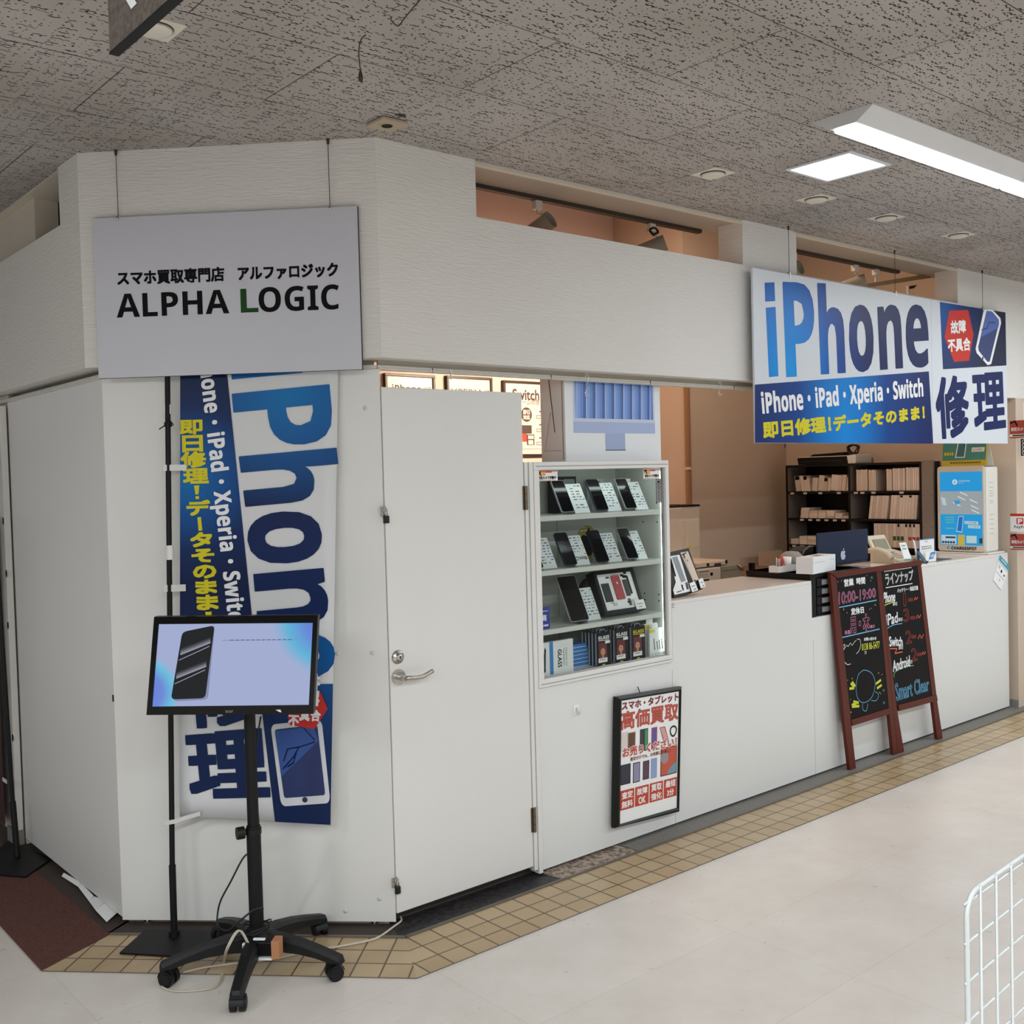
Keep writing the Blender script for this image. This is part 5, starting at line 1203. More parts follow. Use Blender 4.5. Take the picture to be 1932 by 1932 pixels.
q = [hy(*Zc1(*p), 0.0045) for p in ((1706, 632), (1772, 632), (1772, 310))]
s = T('black_label', 'narrow black label with white squares at the right edge of the cabinet glass', 'sticker', (q[0].x, 0.0045, q[0].z))
w, h = q[1].x-q[0].x, q[2].z-q[0].z
s.part('label_sheet', MB().box(0, w, 0, 0.001, 0, h, INK))
p = MB().ribbon([(w*0.1, h*0.03), (w*0.9, h*0.03), (w*0.9, h*0.97), (w*0.1, h*0.97)], 0.0012, -0.0004, PAPER, True)
p.ribbon([(w*0.22, h*0.82), (w*0.78, h*0.82), (w*0.78, h*0.93), (w*0.22, h*0.93)], 0.0014, -0.0004, PAPER, True)
for k in range(5):
    zz = h*(0.06+0.148*k); p.ribbon([(w*0.22, zz+h*0.01), (w*0.78, zz+h*0.01), (w*0.78, zz+h*0.115), (w*0.22, zz+h*0.115)], 0.0014, -0.0004, PAPER, True); p.ribbon([(w*0.3, zz+h*0.06), (w*0.7, zz+h*0.06)], 0.0014, -0.0004, PAPER)
s.part('print', p)

# phones on leaning easels with price cards
SCREEN = mat('black_phone_glass', (6, 6, 8), rough=0.05, spec=0.4)
ACR = glassmat('clear_acrylic', (0.93, 0.95, 0.95))
TXT = mat('card_print_dark', (74, 80, 92), rough=0.6); TXB = mat('card_print_blue', (96, 124, 176), rough=0.6)
CARD = mat('glossy_card', (226, 232, 232), rough=0.25)
ORD = ['first', 'second', 'third', 'fourth']
def phone_set(k, n, px, py, cardpx, shelf_name, frame_c, lean=27, w=0.076, hgt=0.156, price=None, card_h=0.145, yb=0.055, tablet=False):
    zz = shelfz(k); x, _ = cw(px, py, yb); rx = -math.radians(lean)
    what = 'tablet' if tablet else 'phone'
    lab = '%s %s from the left on the %s shelf of the cabinet' % (ORD[n], what, shelf_name) if not tablet else 'big black tablet leaning on the third shelf of the cabinet'
    fr = mat('phone_frame_'+frame_c[0], frame_c[1], rough=0.3, metal=0.4)
    p = T('phone' if not tablet else 'tablet', lab if tablet else 'black screened ' + lab, what, (x, yb, zz+0.009), 0, 'phones in the display cabinet', rx)
    p.part('body', MB().rrect(0, w, 0, hgt, -0.004, 0.011 if not tablet else 0.012, fr, 0.004))
    p.part('screen', MB().rrect(0.0022, w-0.0022, 0.0022, hgt-0.0022, -0.0043, 0.009, SCREEN, -0.0038), label='dark glossy screen')
    e = T('acrylic_stand', 'clear easel under the ' + lab, 'stand', (x, yb, zz+0.0005), 0, 'acrylic easels in the display cabinet')
    c, s_ = math.cos(rx), math.sin(-rx)
    b0 = 0.0085
    e.part('back_plate', MB().prism([(b0+0.0, 0.006), (b0+0.10*s_, 0.006+0.10*c), (b0+0.10*s_+0.002, 0.006+0.10*c), (b0+0.0025, 0.006)], w*0.25, w*0.75, ACR, 'x'))
    e.part('lip', MB().box(w*0.25, w*0.8, -0.016, 0.012, 0.0, 0.006, ACR, 0.001).box(w*0.25, w*0.8, -0.018, -0.0155, 0.0, 0.016, ACR))
    e.part('prop_leg', MB().prism([(b0+0.10*s_, 0.10*c), (b0+0.10*s_+0.035, 0.0), (b0+0.10*s_+0.038, 0.0), (b0+0.10*s_+0.003, 0.10*c)], w*0.3, w*0.7, ACR, 'x'))
    cx = cw(cardpx, py, yb+0.006)[0]; cwid = 0.092 if not tablet else 0.085
    cx0 = min(cx, x+w-0.012)
    d = T('price_card', 'specification card beside the ' + lab, 'price card', (cx-cwid, yb+0.008, zz+0.003), 0, 'specification cards in the display cabinet', rx)
    d.part('sheet', MB().box(0, cwid, 0.001, 0.0025, 0, card_h, CARD))
    m = MB(); r = random.Random(k*10+n)
    for j in range(9):
        z0 = card_h*(0.93-j*0.092); u = cwid*0.20
        while u < cwid*0.9:
            l = cwid*r.uniform(0.08, 0.26); 
            if r.random() < 0.72: m.flat(u, min(u+l, cwid*0.95), z0-0.0022-r.random()*0.002, z0+0.001, 0.0006, TXB if r.random() < 0.22 else TXT)
            u += l+cwid*r.uniform(0.05, 0.16)
    if price: text(m, price, cwid*0.35, cwid*0.92, card_h*0.20, card_h*0.29, 0.0004, INK, 0.0004)
    d.part('print', m)
BK = ('black', (30, 32, 36)); SV = ('silver', (176, 178, 180)); NV = ('navy', (60, 72, 92))
P1 = lambda x, y: Zc1(x, y)
for n, (bx, by, cx, fc, pr) in enumerate(((430, 795, 825, SV, None), (900, 765, 1250, NV, None), (1292, 742, 1612, SV, None))):
    phone_set(0, n, *P1(bx, by), P1(cx, 780)[0], 'top', fc, price=pr)
for n, (bx, by, cx, fc, pr) in enumerate(((0, 1560, 380, BK, None), (470, 1500, 825, NV, '16500'), (910, 1455, 1255, BK, None), (1315, 1415, 1600, SV, None))):
    phone_set(1, n, *P1(bx, by), P1(cx, 1450)[0], 'second', fc, price=pr)
Zc2 = z(1000, 1060, 350/1932)
phone_set(2, 0, *Zc2(425, 655), Zc2(748, 620)[0], 'third', SV, w=0.112, hgt=0.213, tablet=True, card_h=0.155, lean=25)

# things behind the phones
def boxy(name, label, cat, x, y, zz, w, d, h, m, group=None, rz=0.0, deco=None):
    s = T(name, label, cat, (x, y, zz), rz, group); s.part('carton', MB().box(0, w, 0, d, 0, h, m, 0.0015))
    if deco: deco(s)
    return s
WBOX = mat('white_phone_carton', (224, 226, 224), rough=0.5)
for px, col, yc, lab in ((905, (150, 150, 158), 0.25, 'small white phone carton standing behind the second phone of the top shelf'), (1270, (120, 126, 130), 0.15, 'small white phone carton standing behind the third phone of the top shelf')):
    x, zt = cw(*Zc1(px-85, 315), yc)
    def deco(s, col=col):
        m = MB(); hh = s.hh
        m.rrect(0.018, 0.062, hh-0.075, hh-0.012, -0.0008, 0.008, INK); m.rrect(0.020, 0.060, hh-0.075, hh-0.014, -0.0012, 0.007, mat('print_grey_%d' % col[0], col)); m.rrect(0.034, 0.046, hh-0.024, hh-0.019, -0.0016, 0.002, INK)
        s.part('phone_picture', m, label='printed dark phone outline')
    s = T('phone_carton', lab, 'box', (x, yc, shelfz(0)+0.0005), 0, 'phone cartons in the display cabinet'); s.hh = max(zt-shelfz(0), 0.1)
    s.part('carton', MB().box(0, 0.085, 0, 0.03, 0, s.hh, WBOX, 0.001)); deco(s)
x, zt = cw(*Zc1(330, 285), 0.22); 
s = T('phone_carton', 'black framed phone carton standing behind the first phone of the top shelf', 'box', (x, 0.22, shelfz(0)+0.0005), 0, 'phone cartons in the display cabinet')
hh = zt-shelfz(0); s.part('carton', MB().box(0, 0.135, 0, 0.05, 0, hh, BLACK, 0.001))
m = MB(); m.rrect(0.05, 0.125, 0.03, hh-0.012, -0.0008, 0.01, mat('carton_green_grey', (120, 132, 124))); s.part('front_window', m, label='grey green front')
# yellow round fruit plaque on the back wall
q0, q1, q2 = [hy(*Zc1(*p), CD-0.02) for p in ((655, 1120), (905, 1120), (780, 940))]
s = T('yellow_plaque', 'round yellow plaque with a dark fruit shape behind the second shelf', 'plaque', ((q0.x+q1.x)/2, CD-0.016, shelfz(1)))
r_ = (q1.x-q0.x)/2; zc_ = q2.z-shelfz(1)-r_
YP = mat('mustard_plaque', (188, 166, 52), rough=0.45)
s.part('disc', MB().cyl((0, 0.0, zc_), (0, 0.003, zc_), r_, YP, n=36).box(-r_*0.5, r_*0.5, 0, 0.003, 0, zc_, YP))
def apple(cx, cz, k, y, m, mb=None):
    """fruit outline with a bite on the right and a leaf"""
    mb = mb or MB(); R = [(0.0, 0.36), (0.10, 0.40), (0.22, 0.42), (0.34, 0.37), (0.40, 0.30), (0.33, 0.22), (0.30, 0.10), (0.33, -0.02), (0.43, -0.10), (0.36, -0.28), (0.26, -0.42), (0.15, -0.47), (0.0, -0.43), (-0.13, -0.47), (-0.25, -0.43), (-0.36, -0.26), (-0.42, -0.05), (-0.40, 0.16), (-0.32, 0.33), (-0.20, 0.41), (-0.08, 0.39)]
    pts = smooth([(a, b) for a, b in R+[R[0]]], 3)[:-1]
    mb.poly([(cx+p[0]*k, y, cz+p[1]*k) for p in pts], m)
    mb.poly([(cx+a*k, y, cz+b*k) for a, b in ((0.0, 0.46), (0.10, 0.47), (0.18, 0.55), (0.20, 0.68), (0.10, 0.66), (0.02, 0.57))], m); return mb
s.part('fruit_mark', apple(-0.005, zc_-0.03, 0.115, -0.0008, INK), label='dark bitten fruit shape')
m = MB()
for a in ((-0.03, 0.05), (-0.045, 0.035), (-0.02, 0.035)): m.flat(a[0], a[0]+0.018, zc_+a[1], zc_+a[1]+0.006, -0.0006, PAPER)
s.part('white_scribble', m)
# dismantled phone in a deep black frame
def shadow_frame(name, lab, loc, rx, w, h, d, phone_c, seed, rz=0.0, group=None):
    s = T(name, lab, 'framed phone', loc, rz, group, rx=rx)
    FRM = mat('black_deep_frame', (14, 14, 16), rough=0.4, spec=0.25); b = 0.018
    s.part('frame', MB().box(0, w, 0, d, 0, b, FRM, 0.001).box(0, w, 0, d, h-b, h, FRM, 0.001).box(0, b, 0, d, b, h-b, FRM).box(w-b, w, 0, d, b, h-b, FRM))
    bk = s.part('mount', MB().box(b, w-b, 0.006, d, b, h-b, PAPER), label='white mount board')
    ph = MB(); pc = mat('phone_back_%d' % seed, phone_c, rough=0.3)
    x0, x1 = w*0.40, w*0.60; ph.rrect(x0, x1, h*0.30, h*0.86, 0.000, 0.008, pc, 0.0055)
    s.part('phone_back', ph, bk, label='coloured phone back')
    ap = apple((x0+x1)/2, h*0.68, w*0.05, -0.0004, mat('mark_silver', (206, 206, 206))); s.part('fruit_mark', ap, bk)
    p2 = MB(); r = random.Random(seed)
    p2.box(w*0.12, w*0.30, 0.002, 0.0058, h*0.28, h*0.70, mat('screen_part_black', (40, 42, 46))); s.part('screen_part', p2, bk)
    p3 = MB().box(w*0.66, w*0.76, 0.002, 0.0058, h*0.36, h*0.74, mat('battery_part', (58, 58, 60), rough=0.5)); s.part('battery_part', p3, bk)
    p4 = MB(); p4.box(w*0.78, w*0.82, 0.003, 0.0058, h*0.40, h*0.80, BLACK).box(w*0.70, w*0.82, 0.003, 0.0058, h*0.78, h*0.83, BLACK)
    for _ in range(9):
        x = r.uniform(0.12, 0.8)*w; zz = r.choice((r.uniform(0.14, 0.25), r.uniform(0.76, 0.9)))*h; p4.box(x, x+r.uniform(0.01, 0.026), 0.003, 0.0058, zz, zz+r.uniform(0.006, 0.014), BLACK if r.random() < 0.6 else ALU)
    p4.box(w*0.66, w*0.72, 0.003, 0.0058, h*0.14, h*0.30, mat('small_part_grey', (90, 88, 84))); s.part('small_parts', p4, bk)
    cd = MB().box(w-0.062, w+0.001, -0.004, -0.0025, 0.004, 0.048, PAPER).flat(w-0.05, w-0.012, 0.028, 0.031, -0.0045, TXT).flat(w-0.045, w-0.02, 0.014, 0.017, -0.0045, TXT)
    s.part('name_card', cd, label='small white card')
    return s
x, _ = cw(*Zc2(790, 592), 0.05)
shadow_frame('framed_phone', 'deep black frame with a red dismantled phone on the third shelf', (x, 0.05, shelfz(2)+0.0200), -math.radians(22), 0.265, 0.208, 0.05, (170, 66, 70), 3)
# dark round lid behind, blue shop card, bottom shelf goods
q0, q1 = hy(*Zc2(505, 210), CD-0.03), hy(*Zc2(760, 210), CD-0.03)
r_ = (q1.x-q0.x)/2
single('dark_disc', 'dark round disc leaning on the cabinet back behind the tablet', 'disc', MB().cyl((0, 0, r_), (0, 0.004, r_), r_, mat('dark_disc_gloss', (36, 30, 26), rough=0.15), n=40), ((q0.x+q1.x)/2, CD-0.022, shelfz(2)+0.001))
x0 = CX0+0.0215; x1, zt = cw(*Zc2(203, 500), 0.04); 
s = T('blue_card', 'small royal blue card with white characters at the left of the third shelf', 'card', (x0, 0.04, shelfz(2)), 0)
s.part('card', MB().box(0, x1-x0, 0, 0.002, 0, 0.095, mat('royal_blue_card', (40, 58, 156), rough=0.4)))
m = MB(); wq = x1-x0; text(m, '商', wq*0.50, wq*0.80, 0.036, 0.062, -0.0006, PAPER, 0.0012); m.flat(wq*0.45, wq*0.6, 0.012, 0.020, -0.0006, PAPER).flat(wq*0.64, wq*0.9, 0.012, 0.020, -0.0006, PAPER); m.flat(wq*0.1, wq*0.9, 0.076, 0.079, -0.0006, PAPER)
s.part('lettering', m, label='white lettering')
zf = shelfz(3)
x0 = CX0+0.0215; x1, zt = cw(*Zc2(455, 1150), 0.03); zt = cw(*Zc2(470, 795), 0.03)[1]
s = T('glass_carton', 'large white tempered glass carton with a blue stripe on the bottom shelf', 'box', (x0, 0.030, zf+0.0004)); wq, hq = x1-x0, zt-zf
s.part('carton', MB().box(0, wq, 0, 0.018, 0, hq, WBOX, 0.001))
BLU = mat('bright_blue_print', (52, 122, 196), rough=0.4)
m = MB().flat(wq*0.36, wq*0.455, 0.004, hq, -0.0006, BLU); s.part('blue_stripe', m, label='bright blue stripe')
m = MB(); 
def vtext(m, s_, x0, x1, z1, z0, y, mt_, bold=0.0): text(m, s_, 0, 1, 0, 1, y, mt_, bold, fx=lambda a, b: (x0+(x1-x0)*b, z1+(z0-z1)*a))
vtext(m, 'GLASS', wq*0.58, wq*0.68, hq*0.74, hq*0.20, -0.0006, INK, 0.0006); vtext(m, 'PREMIUM', wq*0.79, wq*0.825, hq*0.76, hq*0.22, -0.0006, TXT); vtext(m, 'TEMPERED', wq*0.72, wq*0.755, hq*0.76, hq*0.22, -0.0006, TXT)
s.part('lettering', m, label='dark lettering running downward')
m = MB(); m.poly([(wq*a, -0.0006, hq*b) for a, b in ((0.20, 0.10), (0.245, 0.14), (0.265, 0.80), (0.235, 0.86), (0.21, 0.62))], INK); m.poly([(wq*a, -0.0009, hq*b) for a, b in ((0.222, 0.22), (0.238, 0.24), (0.25, 0.72), (0.232, 0.72))], TXT); s.part('phone_picture', m)
BB = mat('bright_blue_carton', (50, 120, 190), rough=0.45)
for k in range(6):
    x, _ = cw(*Zc2(445+k*2, 1150), 0.08)
    single('blue_carton', 'flat bright blue carton, %s of the stack on the bottom shelf' % ['lowest', 'second from below', 'third from below', 'fourth from below', 'second from the top', 'topmost'][k], 'box',
           MB().box(0, 0.125-k*0.006, 0, 0.07, 0, 0.0165, BB, 0.001).box(0.002, 0.12-k*0.006, -0.0004, 0.0, 0.002, 0.004, PAPER), (x, 0.085+k*0.001, zf+0.0002+k*0.0169), group='flat blue cartons on the bottom shelf')
PK = mat('black_pack_card', (14, 13, 20), rough=0.4, spec=0.2); PKS = mat('pack_edge_grey', (148, 156, 168), rough=0.4); FACE = mat('pack_skin_print', (206, 150, 116), rough=0.5); HAIR = mat('pack_red_hair_print', (104, 26, 34), rough=0.5)
for r_, (xa, xb, yb_, yt, tc_) in enumerate(((700, 845, 1105, 735, PAPER), (888, 1032, 1058, 700, PAPER), (1062, 1205, 1035, 672, YEL))):
    x0, _ = cw(*Zc2(xa, yb_), 0.028); x1 = cw(*Zc2(xb, yb_), 0.028)[0]; zt = cw(*Zc2((xa+xb)/2, yt), 0.028)[1]
    w, h = x1-x0, max(zt-zf, 0.14)
    for k in range(5):
        rowname = ('left', 'middle', 'right')[r_]
        lab = ('frontmost black glass film pack of the %s row on the bottom shelf' % rowname) if k == 0 else 'black glass film pack %s the front one of the %s row' % (('right behind', 'two behind', 'three behind', 'last behind')[k-1], rowname)
        s = T('film_pack', lab, 'pack', (x0, 0.028+k*0.021, zf+0.0003), 0, 'glass film packs on the bottom shelf')
        s.part('card', MB().box(0, w, 0, 0.012, 0, h, PK, 0.001).box(-0.0005, 0.0005, 0.001, 0.011, 0.001, h-0.001, PKS))
        s.part('hang_tab', MB().tube(smooth([(w*0.3, 0.006, h), (w*0.35, 0.006, h+0.012), (w*0.6, 0.006, h+0.014), (w*0.72, 0.006, h)], 3), 0.002, PKS, 6))
        if k == 0:
            m = MB(); text(m, B('GLASS'), w*0.12, w*0.90, h*0.80, h*0.90, -0.0006, tc_, 0.0003); m.flat(w*0.12, w*0.9, h*0.755, h*0.775, -0.0006, tc_); s.part('lettering', m, label='bold GLASS lettering')
            m = MB().flat(w*0.14, w*0.72, h*0.24, h*0.70, -0.0005, HAIR); m.disc(w*0.43, h*0.42, -0.0008, w*0.16, FACE, 16, h*0.11); m.poly([(w*a, -0.0008, h*b) for a, b in ((0.36, 0.25), (0.5, 0.25), (0.47, 0.34), (0.39, 0.34))], FACE)
            m.flat(w*0.36, w*0.5, h*0.435, h*0.45, -0.001, INK); m.flat(w*0.4, w*0.47, h*0.36, h*0.37, -0.001, HAIR); s.part('face_picture', m, label='printed face with dark red hair')
            m = MB().flat(w*0.1, w*0.74, h*0.10, h*0.235, -0.0008, PAPER).flat(w*0.18, w*0.6, h*0.18, h*0.2, -0.001, TXT).flat(w*0.6, w*0.95, h*0.66, h*0.74, -0.0009, PAPER); s.part('white_sticker', m)
            s.part('yellow_mark', MB().flat(w*0.36, w*0.58, h*0.01, h*0.05, -0.0007, YEL))
x0, _ = cw(*Zc2(1250, 1005), 0.03); x1 = cw(*Zc2(1385, 1005), 0.03)[0]; zt = cw(*Zc2(1320, 690), 0.03)[1]
for k in range(2):
    s = T('cable_pack', 'white cable pack with a yellow tag, ' + ('front one on the bottom shelf' if k == 0 else 'rear one on the bottom shelf'), 'pack', (x0-0.002*k, 0.03+0.03*k, zf+0.0003), 0, 'cable packs on the bottom shelf')
    w, h = x1-x0, zt-zf+0.02*k
    s.part('card', MB().box(0, w, 0, 0.014, 0, h, WBOX, 0.001).box(w*0.2, w*0.7, 0.004, 0.007, h, h+0.02, WBOX))
    s.part('yellow_tag', MB().flat(0, w*0.38, h*0.86, h*0.97, -0.0005, YEL))
    if k == 0:
        m = MB()
        for j, (u, v) in enumerate(((0.32, 0.62), (0.55, 0.50), (0.72, 0.54), (0.9, 0.58))): m.ribbon([(w*u, h*v), (w*(u+0.06), h*0.22)], 0.0045, -0.0006, INK)
        for u in (0.15, 0.4, 0.62, 0.85): m.flat(w*u, w*u+0.006, h*0.05, h*0.08, -0.0006, TXT)
        s.part('cable_picture', m)

# white computer carton on top of the cabinet
q = hy(1068, 871, 0.056); qr = hy(1248, 871, 0.056)
s = T('computer_carton', 'tall white computer carton with a blue display picture on top of the cabinet', 'box', (q.x, 0.056, CZ1+0.0005)); w = qr.x-q.x; h = 0.52
dl = abs(hx(1022, 872, q.x).y-0.056)
CART = mat('white_carton_board', (228, 231, 232), rough=0.45, var=0.01)
s.part('carton', MB().box(0, w, 0, dl, 0, h, CART, 0.003).box(-0.0008, 0.0, 0.012, 0.018, 0.01, h-0.01, SEAM))
Z6b = z(650, 680, 700/1932)
a0 = s.lp(*Z6b(1195, 300)); a1 = s.lp(*Z6b(1605, 305)); c0 = s.lp(*Z6b(1192, 318))[1]; c1 = s.lp(*Z6b(1192, 377))[1]; f0 = s.lp(*Z6b(1360, 465)); f1 = s.lp(*Z6b(1460, 380))
xl, xr = s.lp(*Z6b(1192, 340))[0], s.lp(*Z6b(1616, 345))[0]
m = MB().flat(xl, xr, c1, h-0.03, -0.0005, mat('pale_blue_rim', (196, 206, 224))); m.flat(xl, xr, c1, c0, -0.0008, mat('pale_blue_chin', (166, 182, 216), rough=0.4)); m.flat(f0[0], f1[0], f0[1], f1[1], -0.0008, mat('pale_blue_foot', (158, 172, 206))); m.flat(f0[0]-0.002, f1[0]+0.002, f0[1]-0.004, f0[1], -0.0009, TXT)
m.flat(xl+0.012, xr-0.012, a0[1], h-0.04, -0.0008, mat('wallpaper_mid_blue', (92, 124, 188)))
s.part('display_picture', m, label='printed pale blue desktop display')
m = MB(); wb = ((xr-xl)-0.024)/8.5
for k in range(9):
    x0 = xl+0.012+k*wb; x1 = min(x0+wb*1.05, xr-0.012)
    for j, c in enumerate(((150, 176, 226), (126, 158, 216), (104, 140, 206), (76, 108, 178))):
        u = x0+(x1-x0)*j/4; m.add([(u, -0.0011, a0[1]), (min(u+(x1-x0)/4, xr-0.012), -0.0011, a0[1]), (min(u+(x1-x0)/4+wb*0.15, xr-0.012), -0.0011, h-0.04), (min(u+wb*0.15, xr-0.012), -0.0011, h-0.04)], [(0, 1, 2, 3)], mat('wallpaper_blue_%d' % j, c, rough=0.4))
s.part('wallpaper_picture', m, label='blue wavy wallpaper print')
def lx(px, py): y, zz = s.lpx(px, py, 0); return (y, zz)
m = MB(); A_ = [lx(*Z6b(*p)) for p in ((1063, 95), (1096, 375), (1073, 270), (1045, 470), (1038, 472), (1130, 470))]
for a, b, r in ((A_[0], A_[1], 0.0035), (A_[2], A_[3], 0.0012), (A_[4], A_[5], 0.0012)): m.tube([(-0.0008, a[0], a[1]), (-0.0008, b[0], b[1])], r*0.5, INK, 6)
s.part('side_picture', m, label='thin printed side view of the display')

# ------------------------------------------------------------------ posters on the back wall
Zp = z(700, 690, 600/1932)
BRWN = mat('dark_brown_frame', (46, 26, 18), rough=0.4)
POST = mat('poster_paper', (222, 212, 204), rough=0.35)
PRT = mat('poster_print', (74, 58, 54), rough=0.6)
def poster(px0, py0, px1, lab, head, sub=None, hgt=0.66):
    a, b = hy(*Zp(px0, py0), YB-0.03), hy(*Zp(px1, py0), YB-0.03)
    w = b.x-a.x; s = T('wall_poster', lab, 'poster', (a.x, YB-0.03, a.z-hgt), 0, 'framed posters on the back wall')
    s.part('frame', MB().box(0, w, 0, 0.03, 0, 0.018, BRWN, 0.002).box(0, w, 0, 0.03, hgt-0.018, hgt, BRWN, 0.002).box(0, 0.018, 0, 0.03, 0.018, hgt-0.018, BRWN, 0.002).box(w-0.018, w, 0, 0.03, 0.018, hgt-0.018, BRWN, 0.002))
    s.part('sheet', MB().box(0.018, w-0.018, 0.010, 0.03, 0.018, hgt-0.018, POST))
    m = MB(); head(s, m, w, hgt); s.part('lettering', m)
    return s
def h1(s, m, w, h):
    b = s.lp(*Zp(130, 158), 0.009)[1]; c = s.lp(*Zp(130, 120), 0.009)[1]
    text(m, B('iPhone'), w*0.14, w*0.72, b-0.0, c+0.008, 0.0092, PRT); text(m, '修理', w*0.76, w*0.92, b, c, 0.0092, PRT)
def h2(s, m, w, h):
    b = s.lp(*Zp(500, 178), 0.009)[1]; c = s.lp(*Zp(500, 138), 0.009)[1]
    text(m, 'XPERIA', w*0.08, w*0.80, b, c, 0.0092, PRT); text(m, '修理', w*0.82, w*0.94, b+0.01, c, 0.0092, PRT)
poster(86, 43, 390, 'brown framed poster headed iPhone above the white door', h1)
poster(462, 58, 738, 'brown framed poster headed XPERIA, middle one above the white door', h2)
RD2 = mat('poster_red', (206, 70, 56), rough=0.5)
def h3(s, m, w, h):
    P = lambda x, y: s.lp(*Zp(x, y), 0.009)
    a, b = P(862, 205), P(1020, 148)
    text(m, 'Switch', a[0], b[0], a[1], b[1], 0.0092, PRT, 0.0025)
    a, b = P(866, 236), P(1022, 208); text(m, '他ゲーム修理', a[0], b[0], a[1], b[1], 0.0092, PRT)
    c = P(945, 297); e = P(978, 297); r = e[0]-c[0]; m.disc(c[0], c[1], 0.0094, r, PRT, 24)
    text(m, '即日', c[0]-r*0.6, c[0]+r*0.6, c[1]+0.002, c[1]+r*0.62, 0.0088, POST, 0.0015); text(m, '対応', c[0]-r*0.6, c[0]+r*0.6, c[1]-r*0.66, c[1]-0.004, 0.0088, POST, 0.0015)
    for (x0, y0, x1, y1), mm in (((918, 412, 976, 362), PRT), ((918, 462, 948, 412), RD2), ((948, 482, 992, 418), PRT)):
        a, b = P(x0, y0), P(x1, y1); m.flat(a[0], b[0], a[1], b[1], 0.0093, mm)
    for x0, y0, x1, y1 in ((954, 445, 988, 424), (956, 478, 986, 452)): a, b = P(x0, y0), P(x1, y1); m.flat(a[0], b[0], a[1], b[1], 0.0088, POST)
    for y0 in (275, 355, 435):
        a, b = P(1022, y0+8), P(1036, y0); m.flat(a[0], b[0], a[1], b[1], 0.0093, PRT)
        a, b = P(1006, y0+45), P(1060, y0+30); m.ribbon([(a[0], a[1]), (b[0], a[1]), (b[0], b[1]), (a[0], b[1])], 0.004, 0.0093, PRT, True)
    a, b = P(880, 507), P(1036, 504); m.flat(a[0], b[0], a[1], b[1], 0.0093, RD2)
hp3 = hy(*Zp(806, 87), YB-0.03).z-hy(*Zp(920, 552), YB-0.03).z
poster(806, 87, 1160, 'brown framed poster headed Switch with a round dark badge left of the carton', h3, hgt=hp3)

# ------------------------------------------------------------------ lighting track and spotlights inside the shop
TRK = mat('dark_bronze_track', (66, 56, 46), rough=0.5, metal=0.3)
SPW = mat('spot_white', (206, 200, 190), rough=0.4)
SPG = mat('spot_grey_body', (150, 144, 132), rough=0.45)
YT = 0.20
def track(x0, x1, lab):
    s = T('light_track', lab, 'lighting track', (x0, YT, ZC-0.034), 0, 'lighting tracks inside the shop')
    s.part('rail', MB().box(0, x1-x0, -0.016, 0.016, 0.010, 0.030, TRK, 0.002).box(0, x1-x0, 0.002, 0.006, 0.009, 0.012, BLACK)); return s
track(0.44, 2.10, 'dark lighting track behind the first gap of the header')
xe = hy(1694, 497, YT).x
track(2.52, xe, 'dark lighting track behind the second gap of the header')
def spot(px, py, lab, aim, hx_, L_=0.15, lamp=True):
    """px,py: the adaptor on the track; the head hangs below it and points along aim"""
    q = hy(px, py, YT); base = Vector((q.x, YT, ZC-0.034))
    s = T('track_spotlight', lab, 'spotlight', base, 0, 'spotlights on the tracks')
    s.part('adaptor', MB().box(-0.020, 0.020, -0.016, 0.016, -0.030, 0.010, SPW, 0.004))
    d = Vector(aim).normalized(); pv = Vector((hx_, 0, -0.072))
    s.part('bracket', MB().tube([(0, 0, -0.028), (0, 0, -0.040), (hx_*0.9, 0, -0.044), (hx_, 0, -0.050), (hx_, 0, -0.07)], 0.006, SPW, 8))
    back = pv-d*0.045+Vector((0, 0, -0.02)); front = back+d*L_
    hd_ = MB().cyl(back, front, 0.040, SPG, n=28, caps=False).lathe([(0.0001, 0.010), (0.030, 0.010), (0.033, 0.002), (0.037, 0.0), (0.040, 0.004)], back, mat('spot_back_ring', (120, 112, 102), rough=0.5), -d if False else d, 28)
    hd_.cyl(front-d*0.02, front-d*0.019, 0.036, emat('warm_spot_glow', (255, 214, 170), 6.0), n=24)
    s.part('head', hd_, label='grey cylindrical lamp head')
    if lamp:
        l = bpy.data.lights.new('spot_lamp', 'SPOT'); l.energy = SPOT_W; l.color = (1.0, 0.75, 0.54); l.spot_size = math.radians(58); l.spot_blend = 0.7; l.shadow_soft_size = 0.04
        o = bpy.data.objects.new('spot_lamp', l); C.objects.link(o); o.parent = s.o; o.location = front+d*0.02; o.rotation_euler = d.to_track_quat('-Z', 'Y').to_euler()
    return s, back, d
spot(1013, 374, 'grey track spotlight above the white door, nearest to the corner', (-0.30, 1.0, -0.50), 0.035)
sp, bk_, d_ = spot(1228, 424, 'grey track spotlight with a black clamp near the middle of the first gap', (-0.75, 1.0, -0.42), 0.040)
sp.part('clamp', MB().tube(smooth([bk_+Vector(v) for v in ((-0.06, 0.02, 0.03), (-0.09, 0.02, 0.05), (-0.06, 0.02, 0.066), (-0.03, 0.02, 0.05), (-0.06, 0.02, 0.035))], 4), 0.006, BLACK, 8), label='black clamp')
spot(1496, 478, 'track spotlight half hidden by the white column', (-0.1, 1.0, -0.25), 0.0)
spot(1613, 493, 'grey track spotlight right of the white column', (-0.5, 0.9, -0.28), 0.035, 0.17)
q = hy(1652, 502, YT)
s = T('hanging_rail_lamp', 'short tilted bronze rail hanging on a rod from the second track', 'lamp rail', (q.x, YT, ZC-0.034), 0)
s.part('rod', MB().box(-0.020, 0.020, -0.016, 0.016, -0.030, 0.009, SPW, 0.004).cyl((0, 0, -0.030), (0, 0, -0.17), 0.007, SPW))
e0, e1 = s.lp(1640, 542), s.lp(1753, 523)
